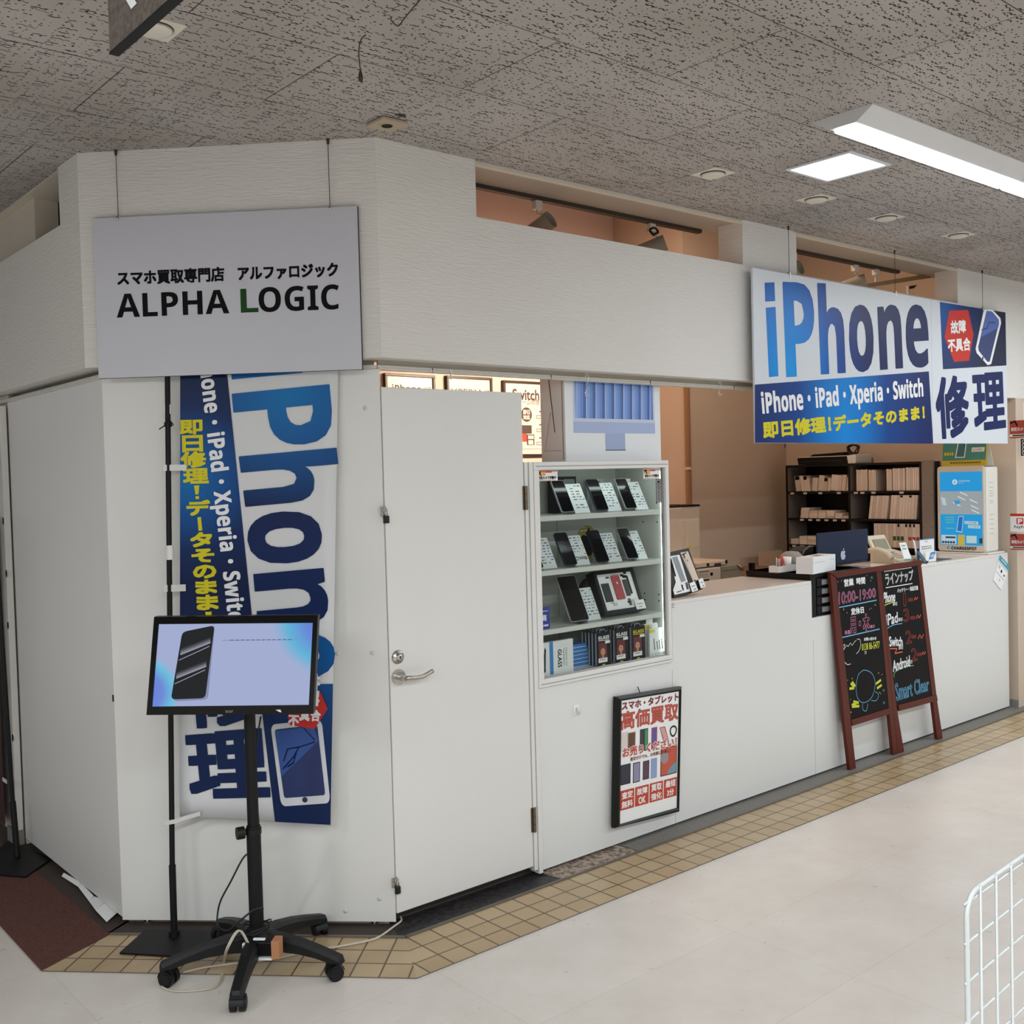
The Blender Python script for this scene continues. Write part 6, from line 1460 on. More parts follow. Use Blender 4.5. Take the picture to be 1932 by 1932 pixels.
s.part('rail', MB().prism([(e0[0]-0.06, e0[1]-0.012), (e1[0], e1[1]-0.006), (e1[0], e1[1]+0.024), (e0[0]-0.06, e0[1]+0.012)], -0.016, 0.016, mat('bronze_brown_rail', (150, 116, 82), rough=0.5), 'y'))
e2 = s.lp(1716, 540); s.part('lamp_clip', MB().prism([(e2[0], e2[1]), (e2[0]+0.06, e2[1]+0.012), (e2[0]+0.02, e2[1]-0.014)], -0.02, 0.02, BLACK, 'y').cyl((e2[0]-0.02, 0, e2[1]), (e2[0]-0.02, 0, e2[1]-0.07), 0.008, SPW))

# unseen warm fill light added to lift the brown back wall
wl = area('added_shop_fill', (3.0, 1.0, 3.6), 0.6, 0.6, 24, (1.0, 0.75, 0.54))

# ------------------------------------------------------------------ shelves against the right wall
SHX = SX1-0.27
p = hx(1482, 878, SHX)
s = T('shelf_unit', 'black shelf unit full of white phone cartons against the right wall', 'shelf', (SHX, p.y, 0), -PI/2)
Zs = z(1460, 830, 320/1932)
W_, ZTOP = s.lp(*Zs(1680, 270))[0], s.lp(*Zs(130, 292))[1]
xd = s.lp(*Zs(855, 400))[0]
SBK = mat('black_shelf_board', (18, 14, 13), rough=0.45, var=0.15, spec=0.25); SGR = mat('grey_shelf_side', (132, 124, 118), rough=0.5)
th = 0.016
rows = [ZTOP, s.lp(*Zs(200, 602))[1], s.lp(*Zs(200, 896))[1], s.lp(*Zs(200, 1200))[1]]
dz = (rows[1]-rows[3])/2; rows = [ZTOP, rows[1], rows[1]-dz, rows[1]-2*dz, rows[1]-3*dz, rows[1]-4*dz]
s.part('side_board', MB().box(0, th, 0, 0.26, 0, ZTOP, SBK)); s.part('side_board', MB().box(W_-th, W_, 0, 0.26, 0, ZTOP, SBK)); s.part('divider', MB().box(xd-th/2, xd+th/2, 0, 0.26, 0, ZTOP-th, SBK))
s.part('side_lining', MB().box(th, th+0.0015, 0.006, 0.25, 0.02, ZTOP-th, SGR).box(xd+th/2, xd+th/2+0.0015, 0.006, 0.25, 0.02, ZTOP-th, SGR), label='greyish inner sides')
s.part('back_board', MB().box(0, W_, 0.255, 0.262, 0, ZTOP, SBK)); s.part('top_board', MB().box(th, W_-th, 0, 0.255, ZTOP-th, ZTOP, SBK))
for r_ in rows[1:]: s.part('shelf_board', MB().box(th, W_-th, 0.001, 0.255, r_-th/2, r_+th/2, SBK))
TAG = mat('shelf_tag_paper', (214, 200, 188), rough=0.6)
for k, xs_l in ((1, (210, 358, 530, 740, 935, 1010, 1135, 1455)), (2, (315, 410, 500, 595, 690, 788)), (3, (222, 312, 405))):
    for x in xs_l:
        u = s.lp(*Zs(x, 600))[0]; s.part('label_tag', MB().box(u-0.016, u+0.016, -0.002, 0.0005, rows[k]-0.012, rows[k]+0.002, TAG))
pl_ = s.lp(1738, 880); pr_ = s.lp(1760, 880)
s.part('grey_end_panel', MB().box(W_+0.002, W_+(pr_[0]-pl_[0]), -0.002, 0.02, 0, ZTOP+0.005, mat('grey_end_panel', (128, 118, 108), rough=0.5)), label='grey perforated end panel')
for zz in (ZTOP-0.01, ZTOP-0.24, ZTOP-0.46):
    for u in (0.012, (pr_[0]-pl_[0])-0.012): s.part('screw_hole', MB().cyl((W_+u, -0.0025, zz), (W_+u, -0.0018, zz), 0.003, BLACK, n=8))
su = s
CB = [mat('carton_warm_white_%d' % k, c, rough=0.6, var=0.03) for k, c in enumerate(((222, 206, 192), (230, 216, 204), (208, 192, 178), (226, 212, 196)))]
YNOTE = mat('yellow_note', (206, 180, 70), rough=0.6)
def carton(x, zz, w, h, d, lab, group, tilt=0.0, y=0.02, deco=None, name='phone_carton', cat='box'):
    M_ = su.M @ Matrix.Translation((x, y, zz+max(0, math.sin(tilt))*w))
    o = T(name, lab, cat, M_.translation, -PI/2, group, ry=tilt)
    o.part('carton', MB().box(0, w, 0, d, 0, h, rnd.choice(CB), 0.0012))
    if deco: deco(o, w, h)
    return o
def dark_corner(o, w, h): o.part('printed_corner', MB().flat(w*0.1, w*0.95, h*0.74, h*0.99, -0.0005, INK))
# upper left row: standing phone cartons, some leaning
u0, u1 = s.lp(*Zs(210, 590))[0], s.lp(*Zs(845, 590))[0]
zz = rows[1]+th/2+0.0005; x = u0; k = 0
G_UL = 'standing cartons in the upper left shelf row'
TL4 = 0.12
Hs = [(0.066, 0.36), (0.032, 0.36), (0.05, 0.36), (0.03, 0.30), (0.07, -0.14), (0.07, -0.16), (0.045, -0.2), (0.035, -0.2), (0.10, -0.16), (0.03, -0.2), (0.05, -0.14), (0.028, -0.1)]
tot = sum(a for a, _ in Hs); sc_ = (u1-u0-0.045)/tot; x = u0+0.022
hrow = s.lp(*Zs(640, 400))[1]-zz
for k, (a, tl) in enumerate(Hs):
    w = a*sc_*0.93; h = hrow*(0.97 if k in (0, 1, 2, 5, 8, 9, 10) else 0.82)
    carton(x, zz, w, h, 0.16, 'white phone carton among the standing ones of the upper left shelf row', G_UL, -TL4 if k < 4 else TL4, 0.02+0.004*(k % 3), dark_corner if k in (0, 2, 6) else None)
    x += a*sc_+(0.008 if k == 3 else 0)
# upper right row: slim cartons
G_UR = 'slim cartons in the upper right shelf row'
segs = [(925, 1052, 5, 338), (1065, 1150, 4, 340), (1268, 1330, 2, 332), (1340, 1480, 5, 322), (1492, 1660, 7, 312)]
for a, b, n, tp in segs:
    xa, xb = s.lp(*Zs(a, 590))[0], s.lp(*Zs(b, 590))[0]; h = s.lp(*Zs((a+b)/2, tp))[1]-zz
    for k in range(n):
        w = (xb-xa)/n
        carton(xa+w*k, zz, w*0.93, h*(1-0.02*(k % 2)), 0.20, 'slim white carton among the standing ones of the upper right shelf row', G_UR, 0.0, 0.02)
# second row left: flat cartons in stacks
G_ML = 'flat cartons stacked in the second left shelf row'
z2 = rows[2]+th/2+0.0005
cols = [(290, 385, 4), (388, 485, 3), (488, 580, 3), (583, 675, 3), (680, 765, 2), (768, 845, 1)]
for a, b, n in cols:
    xa, xb = s.lp(*Zs(a, 890))[0], s.lp(*Zs(b, 890))[0]; hh = (s.lp(*Zs(300, 768))[1]-z2)/4.3
    for k in range(n): carton(xa+0.002*(k % 2), z2+k*(hh+0.0004), (xb-xa)*0.96, hh, 0.17, 'flat white carton among the stacks of the second left shelf row', G_ML, 0, 0.015+0.003*k)
# second row right: two blocks of files
G_MR = 'white files in the second right shelf row'
for a, b, n, tp in ((1065, 1270, 6, 636), (1305, 1610, 9, 630)):
    xa, xb = s.lp(*Zs(a, 905))[0], s.lp(*Zs(b, 905))[0]; h = s.lp(*Zs((a+b)/2, tp))[1]-z2
    for k in range(n):
        w = (xb-xa)/n; carton(xa+w*k, z2, w*0.95, h, 0.20, 'white tablet carton among the tall ones of the second right shelf row', G_MR, 0.13 if n == 6 else 0.10, 0.015, (lambda o, w, h: o.part('dark_mark', MB().flat(w*0.1, w*0.9, h*0.9, h*0.99, -0.0005, INK))) if k in (3, 6) and n == 9 else None)
# third row
z3 = rows[3]+th/2+0.0005
G_LL = 'flat cartons in the third left shelf row'
for a, b, n in ((182, 275, 2), (280, 370, 3), (372, 480, 3)):
    xa, xb = s.lp(*Zs(a, 1195))[0], s.lp(*Zs(b, 1195))[0]
    for k in range(n): carton(xa, z3+k*0.0215, (xb-xa)*0.96, 0.021, 0.17, 'flat white carton in the third left shelf row beside the laptop', G_LL, 0, 0.015)
G_LR = 'white files in the third right shelf row'
xa, xb = s.lp(*Zs(1130, 1225))[0], s.lp(*Zs(1655, 1225))[0]; h = s.lp(*Zs(1400, 955))[1]-z3; n = 12
GRN = mat('green_label', (58, 88, 44), rough=0.6); RLB = mat('red_label', (170, 62, 48), rough=0.6)
for k in range(n):
    w = (xb-xa)/n
    def deco(o, w, h, k=k):
        if k in (5, 6, 7): o.part('green_label', MB().flat(w*0.08, w*0.9, h*0.30, h*0.48, -0.0005, GRN))
        if k in (9, 10, 11): o.part('red_label', MB().flat(w*0.05, w*0.9, h*0.32, h*0.46, -0.0005, RLB))
        if k in (6, 8, 9, 10): o.part('dark_mark', MB().flat(w*0.3, w*0.8, h*0.86, h*0.99, -0.0006, INK))
    carton(xa+w*k, z3, w*0.95, h, 0.20, 'white tablet carton in the lower right shelf row, %s' % ('with a green label' if k in (5, 6, 7) else 'with a red label' if k in (9, 10, 11) else 'without a label'), G_LR, 0, 0.015, deco)

# printer and cable on top of the shelf unit
a, b = s.lp(*Zs(275, 285), 0.02), s.lp(*Zs(845, 275), 0.02)
t = T('printer', 'low black and white printer on top of the black shelf unit', 'printer', su.M @ Vector((a[0], 0.02, ZTOP+0.001)), -PI/2)
w = b[0]-a[0]; zt_ = t.lp(*Zs(300, 205))[1]; ww = t.lp(*Zs(930, 200))[0]
t.part('body', MB().prism([(0.005, 0), (w, 0), (w-0.012, zt_), (0.0, zt_), (-0.004, zt_*0.8)], 0, 0.22, BLACK, 'y'))
t.part('white_side', MB().prism([(w, 0), (ww-0.004, 0), (ww, 0.01), (ww, zt_*1.15), (ww-0.01, zt_*1.22), (w-0.015, zt_*1.08), (w-0.01, zt_)], 0.002, 0.22, WHITE, 'y'), label='white side cover')
t.part('top_cover', MB().box(0, ww-0.012, 0.004, 0.22, zt_, zt_+0.006, WHITE, 0.002), label='white top cover')
t.part('feed_slot', MB().flat(0.03, w-0.05, zt_*0.42, zt_*0.46, -0.0005, mat('slot_grey', (60, 60, 62))))
q0, q1 = t.lp(*Zs(370, 180)), t.lp(*Zs(760, 130))
single('black_folder', 'thin black folder lying on the printer', 'folder', MB().prism([(0, 0), (q1[0]-q0[0], 0.0), (q1[0]-q0[0], 0.026), (0.03, 0.016)], 0, 0.14, BLACK, 'y'), t.M @ Vector((q0[0], 0.04, zt_+0.0065)), -PI/2)
qc = t.lp(*Zs(825, 115)); cc = []
for k in range(40):
    a_ = 2*PI*k/10; cc.append((qc[0]+0.055*math.cos(a_)*(0.7+0.3*math.sin(k*0.61)), 0.10+0.02*math.sin(k*0.9), zt_+0.048+0.036*math.sin(a_)))
single('cable_bundle', 'coiled black cable bundle on top of the printer', 'cable', MB().tube(smooth(cc, 2), 0.006, BCAB, 6), t.M.translation, -PI/2)
# cable running down the wall at the shelf
P = [hx(px, py, SX1-0.02) for px, py in ((1482, 838), (1478, 850), (1477.5, 920), (1477, 1000), (1477, 1030))]
c0 = P[0]; mb = MB().tube([p-c0 for p in P], 0.004, mat('brown_wall_cable', (86, 56, 40), rough=0.6), 6)
m2_ = hx(1476, 932, SX1-0.02)-c0; mb.box(m2_.x-0.01, m2_.x+0.01, m2_.y-0.008, m2_.y+0.008, m2_.z-0.06, m2_.z+0.06, mat('brown_wall_cable'))
m3_ = hx(1478, 1038, SX1-0.02)-c0; mb.lathe([(0.001, -0.04), (0.02, -0.01), (0.024, 0.01), (0.001, 0.05)], m3_, BLACK, n=10)
single('wall_cable', 'brown cable with a small adapter running down the wall left of the shelf unit', 'cable', mb, c0)

# ------------------------------------------------------------------ things at the back of the shop
Zb = z(1240, 690, 240/1054)
WARMW = mat('yellowish_appliance', (214, 198, 178), rough=0.45)
def bxy(name, lab, cat, p0, p1, y, d, m, zb=None, deco=None, group=None):
    a, b = hy(*Zb(*p0), y), hy(*Zb(*p1), y); zb = b.z if zb is None else zb
    o = T(name, lab, cat, (a.x, y, zb), 0, group); o.W, o.H = b.x-a.x, a.z-zb
    o.part('body', MB().box(0, o.W, 0, d, 0, o.H, m, 0.006))
    if deco: deco(o)
    return o
xk0 = hy(*Zb(10, 600), YB-0.3).x
bxy('wall_panel_box', 'large beige wall box hanging at the top left of the brown wall', 'wall box', (-260, 40), (232, 652), YB-0.16, 0.158, mat('beige_box', (206, 184, 162), rough=0.6))
def dk(o): o.part('display', MB().flat(o.W*0.72, o.W*0.92, o.H*0.10, o.H*0.16, -0.0006, INK)); o.part('pipe', MB().tube([(o.W*0.78, 0.05, 0), (o.W*0.78, 0.05, -0.12), (o.W*0.86, 0.05, -0.30)], 0.008, mat('grey_pipe', (140, 120, 104)), 8))
bxy('water_heater', 'beige wall heater with a small dark display under the wall box', 'heater', (-200, 660), (203, 948), YB-0.13, 0.128, WARMW, deco=dk)
q = hy(*Zb(250, 500), YN-0.03)
single('wall_pipe', 'brown conduit pipe running down the corner of the brown wall', 'pipe', MB().cyl((0, 0, -1.0), (0, 0, 1.2), 0.022, mat('brown_conduit', (150, 108, 76), rough=0.5), n=14).cyl((0, 0, -0.32), (0, 0, -0.30), 0.028, mat('beige_box'), n=12), (q.x, YN-0.03, q.z))
def ac(o):
    o.part('front_door', MB().box(o.W*0.50, o.W*0.97, -0.004, 0.0, o.H-0.29, o.H-0.10, WARMW, 0.002)); o.part('yellow_sticker', MB().flat(o.W*0.56, o.W*0.70, o.H-0.285, o.H-0.275, -0.0046, YEL))
    o.part('top_vent', MB().box(-0.002, o.W+0.002, -0.002, 0.3, o.H-0.012, o.H+0.002, BLACKM, 0.002)); o.part('side_cover', MB().box(0, o.W*0.40, -0.012, 0.0, 0, o.H-0.012, WARMW, 0.006))  # raised left side in the plain appliance colour
a = hy(*Zb(92, 1170), 1.38); 
bxy('floor_air_conditioner', 'tall white floor standing air conditioner behind the framed phones', 'air conditioner', (92, 1165), (362, 1700), 1.38, 0.30, WARMW, zb=0.002, deco=ac)
# printers and cartons on a low bench behind the counter
a0 = hy(*Zb(330, 1800), 1.10); BZ = a0.z
BENCH = mat('brown_bench', (120, 92, 70), rough=0.6)
o = T('low_bench', 'low brown bench behind the counter under the old printer', 'bench', (1.75, 1.02, 0), 0)
o.part('bench_top', MB().box(0, 2.6, 0, 0.55, BZ-0.03, BZ, BENCH)); 
for x in (0.02, 2.54): 
    for y in (0.02, 0.50): o.part('leg', MB().box(x, x+0.04, y, y+0.03, 0, BZ-0.03, BENCH))
def prn(o):
    o.part('paper_slot', MB().flat(o.W*0.05, o.W*0.48, o.H*0.04, o.H*0.24, -0.0006, INK)); o.part('vent_slots', MB().flat(o.W*0.05, o.W*0.48, o.H*0.78, o.H*0.84, -0.0006, mat('slot_brown', (60, 44, 36))))
    m = MB()
    for k in range(7): m.flat(o.W*(0.08+k*0.055), o.W*(0.09+k*0.055), o.H*0.40, o.H*0.68, -0.0006, mat('slot_brown'))
    o.part('grille', m); o.part('small_panel', MB().flat(o.W*0.53, o.W*0.64, o.H*0.45, o.H*0.68, -0.0006, INK))
bxy('old_printer', 'old cream printer with a slotted front behind the framed phones', 'printer', (335, 1690), (530, 1800), 1.06, 0.36, WARMW, zb=BZ+0.001, deco=prn)
def dc(o): o.part('dark_flap', MB().flat(o.W*0.32, o.W*0.40, o.H*0.1, o.H*0.7, -0.0006, INK).flat(o.W*0.56, o.W*0.78, o.H*0.05, o.H*0.5, -0.0006, mat('slot_maroon', (70, 34, 28))).flat(o.W*0.92, o.W*0.99, o.H*0.2, o.H*0.95, -0.0006, INK))
pz_ = hy(*Zb(400, 1690), 1.06).z
bxy('paper_tray_box', 'cream tray box with dark slots on top of the old printer', 'box', (325, 1635), (585, 1690), 1.08, 0.30, WARMW, zb=pz_+0.014, deco=dc)
def lid(o): o.part('lid_line', MB().flat(o.W*0.05, o.W*0.85, o.H*0.62, o.H*0.66, -0.0006, mat('slot_brown'))); o.part('handle_rod', MB().tube([(o.W*0.80, -0.01, o.H*0.95), (o.W*1.0, -0.01, o.H*0.55)], 0.008, STEEL, 8))
bxy('grey_case', 'grey case with a metal rod beside the old printer', 'case', (532, 1660), (700, 1800), 1.07, 0.34, mat('olive_grey_case', (150, 140, 118), rough=0.5), zb=BZ+0.001, deco=lid)
a = hy(*Zb(800, 1700), 1.10)
single('black_upright_bar', 'short black upright bar standing behind the counter', 'bar', MB().box(-0.018, 0.018, 0, 0.03, 0, hy(*Zb(800, 1635), 1.10).z-BZ, BLACK, 0.003), (a.x, 1.10, BZ+0.001))
a, b = hy(*Zb(855, 1545), 1.62), hy(*Zb(1038, 1545), 1.62)
single('brown_board', 'plain brown board leaning on the wall behind the white tray', 'board', MB().box(0, b.x-a.x, 0, 0.02, 0, a.z-0.004, mat('brown_board', (196, 160, 134), rough=0.7)), (a.x, 1.62, 0.002))

# ------------------------------------------------------------------ things on the counter
ZK = z(1260, 1020, 220/1932)
q = hy(*ZK(120, 945), 0.06)
o = T('framed_phone', 'black framed dismantled phones leaning at the left end of the counter', 'framed phone', (q.x-0.03, 0.06, ZT+0.001), 0, rx=-math.radians(24))
def kq(x, y, yy=0.0): return o.lp(*ZK(x, y), yy)
oc = [kq(*p) for p in ((-40, 205), (345, 122), (580, 800), (105, 950))]
FRM = mat('black_deep_frame')
o.part('frame', MB().prism(oc, 0.0, 0.035, FRM, 'y'))
def kpoly(pts, yy, m, mb=None): mb = mb or MB(); return mb.poly([(p[0], yy, p[1]) for p in [kq(*a) for a in pts]], m)
mt1 = o.part('mount', kpoly([(20, 262), (190, 235), (375, 840), (110, 900), (85, 820), (130, 690)], -0.001, PAPER), label='white mount with silver phone parts')
o.part('phone_back', kpoly(rcorner([(68, 280), (150, 262), (292, 668), (222, 690)], 0.25), -0.003, mat('phone_back_silver', (124, 132, 138), rough=0.35)), mt1, label='silver grey phone back')
m = kpoly([(20, 300), (50, 296), (130, 590), (110, 600)], -0.0028, INK); kpoly([(215, 735), (235, 730), (262, 820), (248, 835)], -0.0028, INK, m); kpoly([(285, 700), (320, 690), (340, 800), (310, 815)], -0.0028, TXT, m); kpoly([(140, 850), (220, 825), (225, 840), (145, 865)], -0.0028, TXT, m)
o.part('small_parts', m, mt1)
mt2 = o.part('mount', kpoly([(205, 200), (330, 178), (510, 640), (420, 690)], -0.001, mat('cream_mount', (216, 204, 188), rough=0.6)), label='cream mount with gold phone parts')
o.part('phone_back', kpoly(rcorner([(245, 235), (325, 215), (480, 610), (405, 650)], 0.25), -0.003, mat('phone_back_gold', (206, 186, 168), rough=0.35)), mt2, label='gold phone back')
m = kpoly([(228, 230), (300, 195), (305, 205), (240, 250)], -0.0034, INK); kpoly([(250, 240), (262, 236), (285, 295), (272, 300)], -0.0034, INK, m); kpoly([(305, 320), (322, 316), (328, 340), (312, 345)], -0.0034, TXT, m); kpoly([(425, 655), (450, 645), (478, 760), (460, 770)], -0.0034, TXT, m)
o.part('small_parts', m, mt2)
for k, pts in enumerate((((330, 720), (415, 690), (475, 835), (378, 868)), ((478, 655), (548, 635), (602, 770), (520, 805)))):
    c = o.part('name_card', MB().prism([kq(*a) for a in pts], -0.012, -0.010, PAPER, 'y'), label='small white name card')
    m = kpoly([(pts[0][0]+35, pts[0][1]+50), (pts[1][0]+5, pts[1][1]+62), (pts[1][0]+8, pts[1][1]+72), (pts[0][0]+38, pts[0][1]+62)], -0.0126, TXT)
    kpoly([(pts[0][0]+70, pts[0][1]+105), (pts[1][0]+25, pts[1][1]+110), (pts[1][0]+28, pts[1][1]+122), (pts[0][0]+74, pts[0][1]+118)], -0.0126, TXT, m); o.part('lettering', m, c)

Zc6 = z(1420, 980, 360/1932)
DT = 0.873+0.235
# white carton and white tray on the drawer unit
def diag_box(name, lab, cat, front, left, right, top, h_open=False, extra=None):
    f = hz(*Zc6(*front), DT); l = hz(*Zc6(*left), DT); r = hz(*Zc6(*right), DT)
    ax = (l-f); ay = (r-f); rz = math.atan2(ay.y, ay.x); 
    w, d = ay.length, ax.length
    o = T(name, lab, cat, (f.x, f.y, DT+0.001), rz)
    zt = o.lp(*Zc6(*top))[1]
    return o, w, d, zt
o, w, d, zt = diag_box('white_carton', 'plain white carton on the black drawer unit beside the laptop', 'box', (615, 560), (425, 556), (842, 515), (615, 388))
d = min(d, 0.22); o.part('carton', MB().box(0, w, 0, d, 0, zt, CART, 0.003)); o.part('lid_line', MB().box(0.02, w*0.5, -0.0006, 0, zt*0.66, zt*0.675, SEAM).box(w*0.75, w*0.95, -0.0006, 0, zt*0.7, zt*0.715, SEAM).box(w*0.4, w*0.7, d*0.3, d*0.7, zt, zt+0.0006, mat('grey_print')))
o, w, d, zt = diag_box('white_tray', 'white open tray with small red and grey things left of the carton', 'tray', (268, 545), (160, 540), (440, 520), (268, 478))
d = min(d, 0.16)
o.part('tray_wall', MB().box(0, w, 0, 0.004, 0, zt, CART).box(0, w, d-0.004, d, 0, zt, CART).box(0, 0.004, 0.004, d-0.004, 0, zt, CART).box(w-0.004, w, 0.004, d-0.004, 0, zt, CART).box(0, w, 0, d, 0, 0.003, CART))
tr = o
def in_tray(name, lab, cat, u, v, mb): return single(name, lab, cat, mb, tr.M @ Vector((u, v, 0.0035)), 0.6)
in_tray('tape_dispenser', 'small grey and white tape dispenser in the white tray', 'dispenser', 0.07, d*0.55, MB().lathe([(0.012, 0), (0.03, 0), (0.03, 0.016), (0.012, 0.016)], (0, 0.016, 0.040), mat('grey_roll', (150, 150, 158)), (0, -1, 0)).prism([(-0.035, 0), (0.035, 0), (0.04, 0.02), (0.0, 0.075), (-0.02, 0.05)], 0.018, 0.022, WHITE, 'y').box(-0.035, 0.035, -0.002, 0.022, 0, 0.012, WHITE))
in_tray('red_stapler', 'small red stapler sticking out of the white tray', 'stapler', 0.085, d*0.6, MB().prism([(0, 0.02), (0.04, 0.05), (0.045, 0.075), (0.0, 0.06), (-0.012, 0.03)], -0.008, 0.008, mat('red_plastic', (196, 56, 40), rough=0.35), 'y').box(-0.005, 0.03, -0.008, 0.008, 0.0, 0.03, mat('red_plastic')))
in_tray('paper_cup', 'small white paper cup in the white tray', 'cup', 0.135, d*0.5, MB().lathe([(0.0001, 0.001), (0.019, 0.001), (0.024, 0.075), (0.022, 0.075), (0.018, 0.004), (0.0001, 0.004)], (0, 0, 0), PAPER))
qg = hy(*Zc6(395, 460), 0.30)
single('grey_cloth', 'crumpled grey cloth bundle behind the white carton', 'cloth', MB().lathe([(0.0001, 0.0), (0.06, 0.0), (0.072, 0.03), (0.064, 0.07), (0.04, 0.095), (0.0001, 0.10)], (0, 0, 0), mat('grey_cloth', (150, 146, 142), rough=0.9, bump=0.8, bscale=30), n=14), (qg.x, 0.30, DT+0.001))

# laptop
YL = 0.20
a, b, c = hy(*Zc6(652, 140), YL), hy(*Zc6(1165, 95), YL), hy(*Zc6(1150, 482), YL)
LZ = ZT+0.001 
o = T('laptop', 'open dark blue laptop with a pale fruit mark, its lid facing the hall', 'laptop', (a.x, YL, DT+0.001))
LB = mat('midnight_blue_metal', (34, 46, 74), rough=0.35, metal=0.4)
lw, lz = b.x-a.x, (a.z+b.z)/2-(DT+0.001)
lidp = o.part('lid', MB().rrect(0, lw, 0.012, lz, 0.0, 0.012, LB, 0.008), label='dark blue lid')
o.part('keyboard_base', MB().box(0.002, lw-0.002, 0.006, 0.24, 0.0, 0.012, LB, 0.003))
q = o.lp(*Zc6(915, 345)); k_ = (o.lp(*Zc6(915, 318))[1]-o.lp(*Zc6(915, 408))[1])/0.88
o.part('fruit_mark', apple(q[0], o.lp(*Zc6(915, 360))[1], k_, -0.0006, mat('mark_pale_silver', (186, 194, 212), rough=0.3)), lidp, label='pale silver bitten fruit mark')
bk2 = hy(*Zc6(505, 375), 0.32); tp = hy(*Zc6(640, 298), 0.32)
o = T('card_reader', 'dark curved terminal half hidden behind the laptop', 'terminal', (bk2.x, 0.32, DT+0.001)); hh = max(tp.z-DT, 0.11)
o.part('body', MB().prism([(0, 0), (0.11, 0), (0.11, hh), (0.07, hh), (0.015, hh-0.02), (0.0, hh-0.06)], 0.0, 0.10, mat('dark_grey_plastic', (46, 46, 50), rough=0.4), 'y'))
o.part('rim', MB().tube([(0.0, -0.001, hh-0.06), (0.015, -0.001, hh-0.02), (0.07, -0.001, hh), (0.11, -0.001, hh)], 0.004, mat('grey_print'), 6))

# telephone, leaflets and tags right of the laptop
q = hz(*Zc6(1230, 440), ZT)
TEL = mat('cream_telephone', (216, 208, 188), rough=0.4)
o = T('desk_telephone', 'cream desk telephone with a raised display behind the chalkboard', 'telephone', (q.x, 0.15, ZT+0.001), -0.10)
o.part('base', MB().prism([(0.0, 0.0), (0.20, 0.0), (0.20, 0.075), (0.10, 0.055), (0.0, 0.02)], 0.0, 0.215, TEL, 'x'))
o.part('display_panel', MB().prism([(0.18, 0.06), (0.24, 0.165), (0.25, 0.16), (0.195, 0.055)], 0.02, 0.20, TEL, 'x'))
o.part('screen', MB().add([(0.05, 0.186, 0.078), (0.185, 0.186, 0.078), (0.185, 0.222, 0.141), (0.05, 0.222, 0.141)], [(0, 1, 2, 3)], mat('grey_lcd', (150, 150, 132), rough=0.2)))
o.part('handset', MB().tube(smooth([(-0.03, 0.02, 0.035), (-0.03, 0.06, 0.07), (-0.03, 0.13, 0.085), (-0.03, 0.19, 0.075)], 4), 0.017, TEL, 10), label='cream handset')
o.part('cord', MB().tube(smooth([(-0.03, 0.0, 0.02), (-0.05, -0.03, 0.008), (0.02, -0.05, 0.006), (0.06, 0.0, 0.006)], 4), 0.004, TEL, 6))
m = MB()
for i in range(3):
    for j in range(4): m.box(0.04+0.03*i, 0.058+0.03*i, 0.03+0.025*j, 0.045+0.025*j, 0.030+0.009*j, 0.036+0.0095*j, mat('grey_key', (160, 160, 150)))
o.part('keypad', m)
q = hz(*Zc6(1175, 470), ZT); 
o = T('green_leaflet', 'pale leaflet with green print lying on the counter before the telephone', 'leaflet', (q.x, 0.05, ZT+0.0008), 0.1)
o.part('sheet', MB().box(0, 0.21, 0, 0.10, 0, 0.002, PAPER)); 
m = MB()
for k in range(4): m.add([(0.03+k*0.04, 0.03, 0.0026), (0.055+k*0.04, 0.03, 0.0026), (0.055+k*0.04, 0.05, 0.0026), (0.03+k*0.04, 0.05, 0.0026)], [(0, 1, 2, 3)], mat('leaf_green_print', (92, 140, 100)))
o.part('print', m)
a = hy(*Zc6(1540, 415), 0.06)
o = T('green_leaflet_stand', 'narrow white and green leaflet leaning upright behind the chalkboard', 'leaflet', (a.x, 0.06, ZT+0.001), 0, rx=-0.35)
oc = [o.lp(*Zc6(*p)) for p in ((1484, 238), (1550, 232), (1614, 410), (1540, 415))]
o.part('sheet', MB().prism(oc, 0, 0.003, PAPER, 'y'))
fxl = quad(o, *[Zc6(*p) for p in ((1484, 238), (1550, 232), (1614, 410), (1540, 415))])
GPR = mat('teal_print', (70, 150, 136), rough=0.5)
text(MB(), '', 0, 1, 0, 1, 0, GPR) if False else None
m = MB(); [m.poly([(p[0], -0.0006, p[1]) for p in [fxl(*c) for c in ((u, v), (u+0.14, v), (u+0.14, v+0.09), (u, v+0.09))]], GPR) for u, v in ((0.2, 0.78), (0.4, 0.78), (0.6, 0.78), (0.2, 0.60), (0.4, 0.60), (0.6, 0.60))]
p4 = [fxl(*u) for u in ((0, 0), (1, 0), (1, 0.08), (0, 0.08))]; m.poly([(p[0], -0.0006, p[1]) for p in p4], GPR)
o.part('print', m, label='teal print')
a, b = hy(*Zc6(1690, 415), 0.09), hy(*Zc6(1842, 410), 0.09); tz = hy(*Zc6(1770, 195), 0.09).z
o = T('notice_stand', 'white and blue upright payment notice on the counter', 'notice', (a.x, 0.09, ZT+0.001)); w, h = b.x-a.x, tz-ZT-0.001
BL2 = mat('notice_blue', (92, 144, 204), rough=0.4)
o.part('blue_border', MB().box(0, w, 0, 0.003, 0, h, BL2)); o.part('sheet', MB().box(0.004, w-0.006, -0.001, 0, 0.004, h-0.006, PAPER))
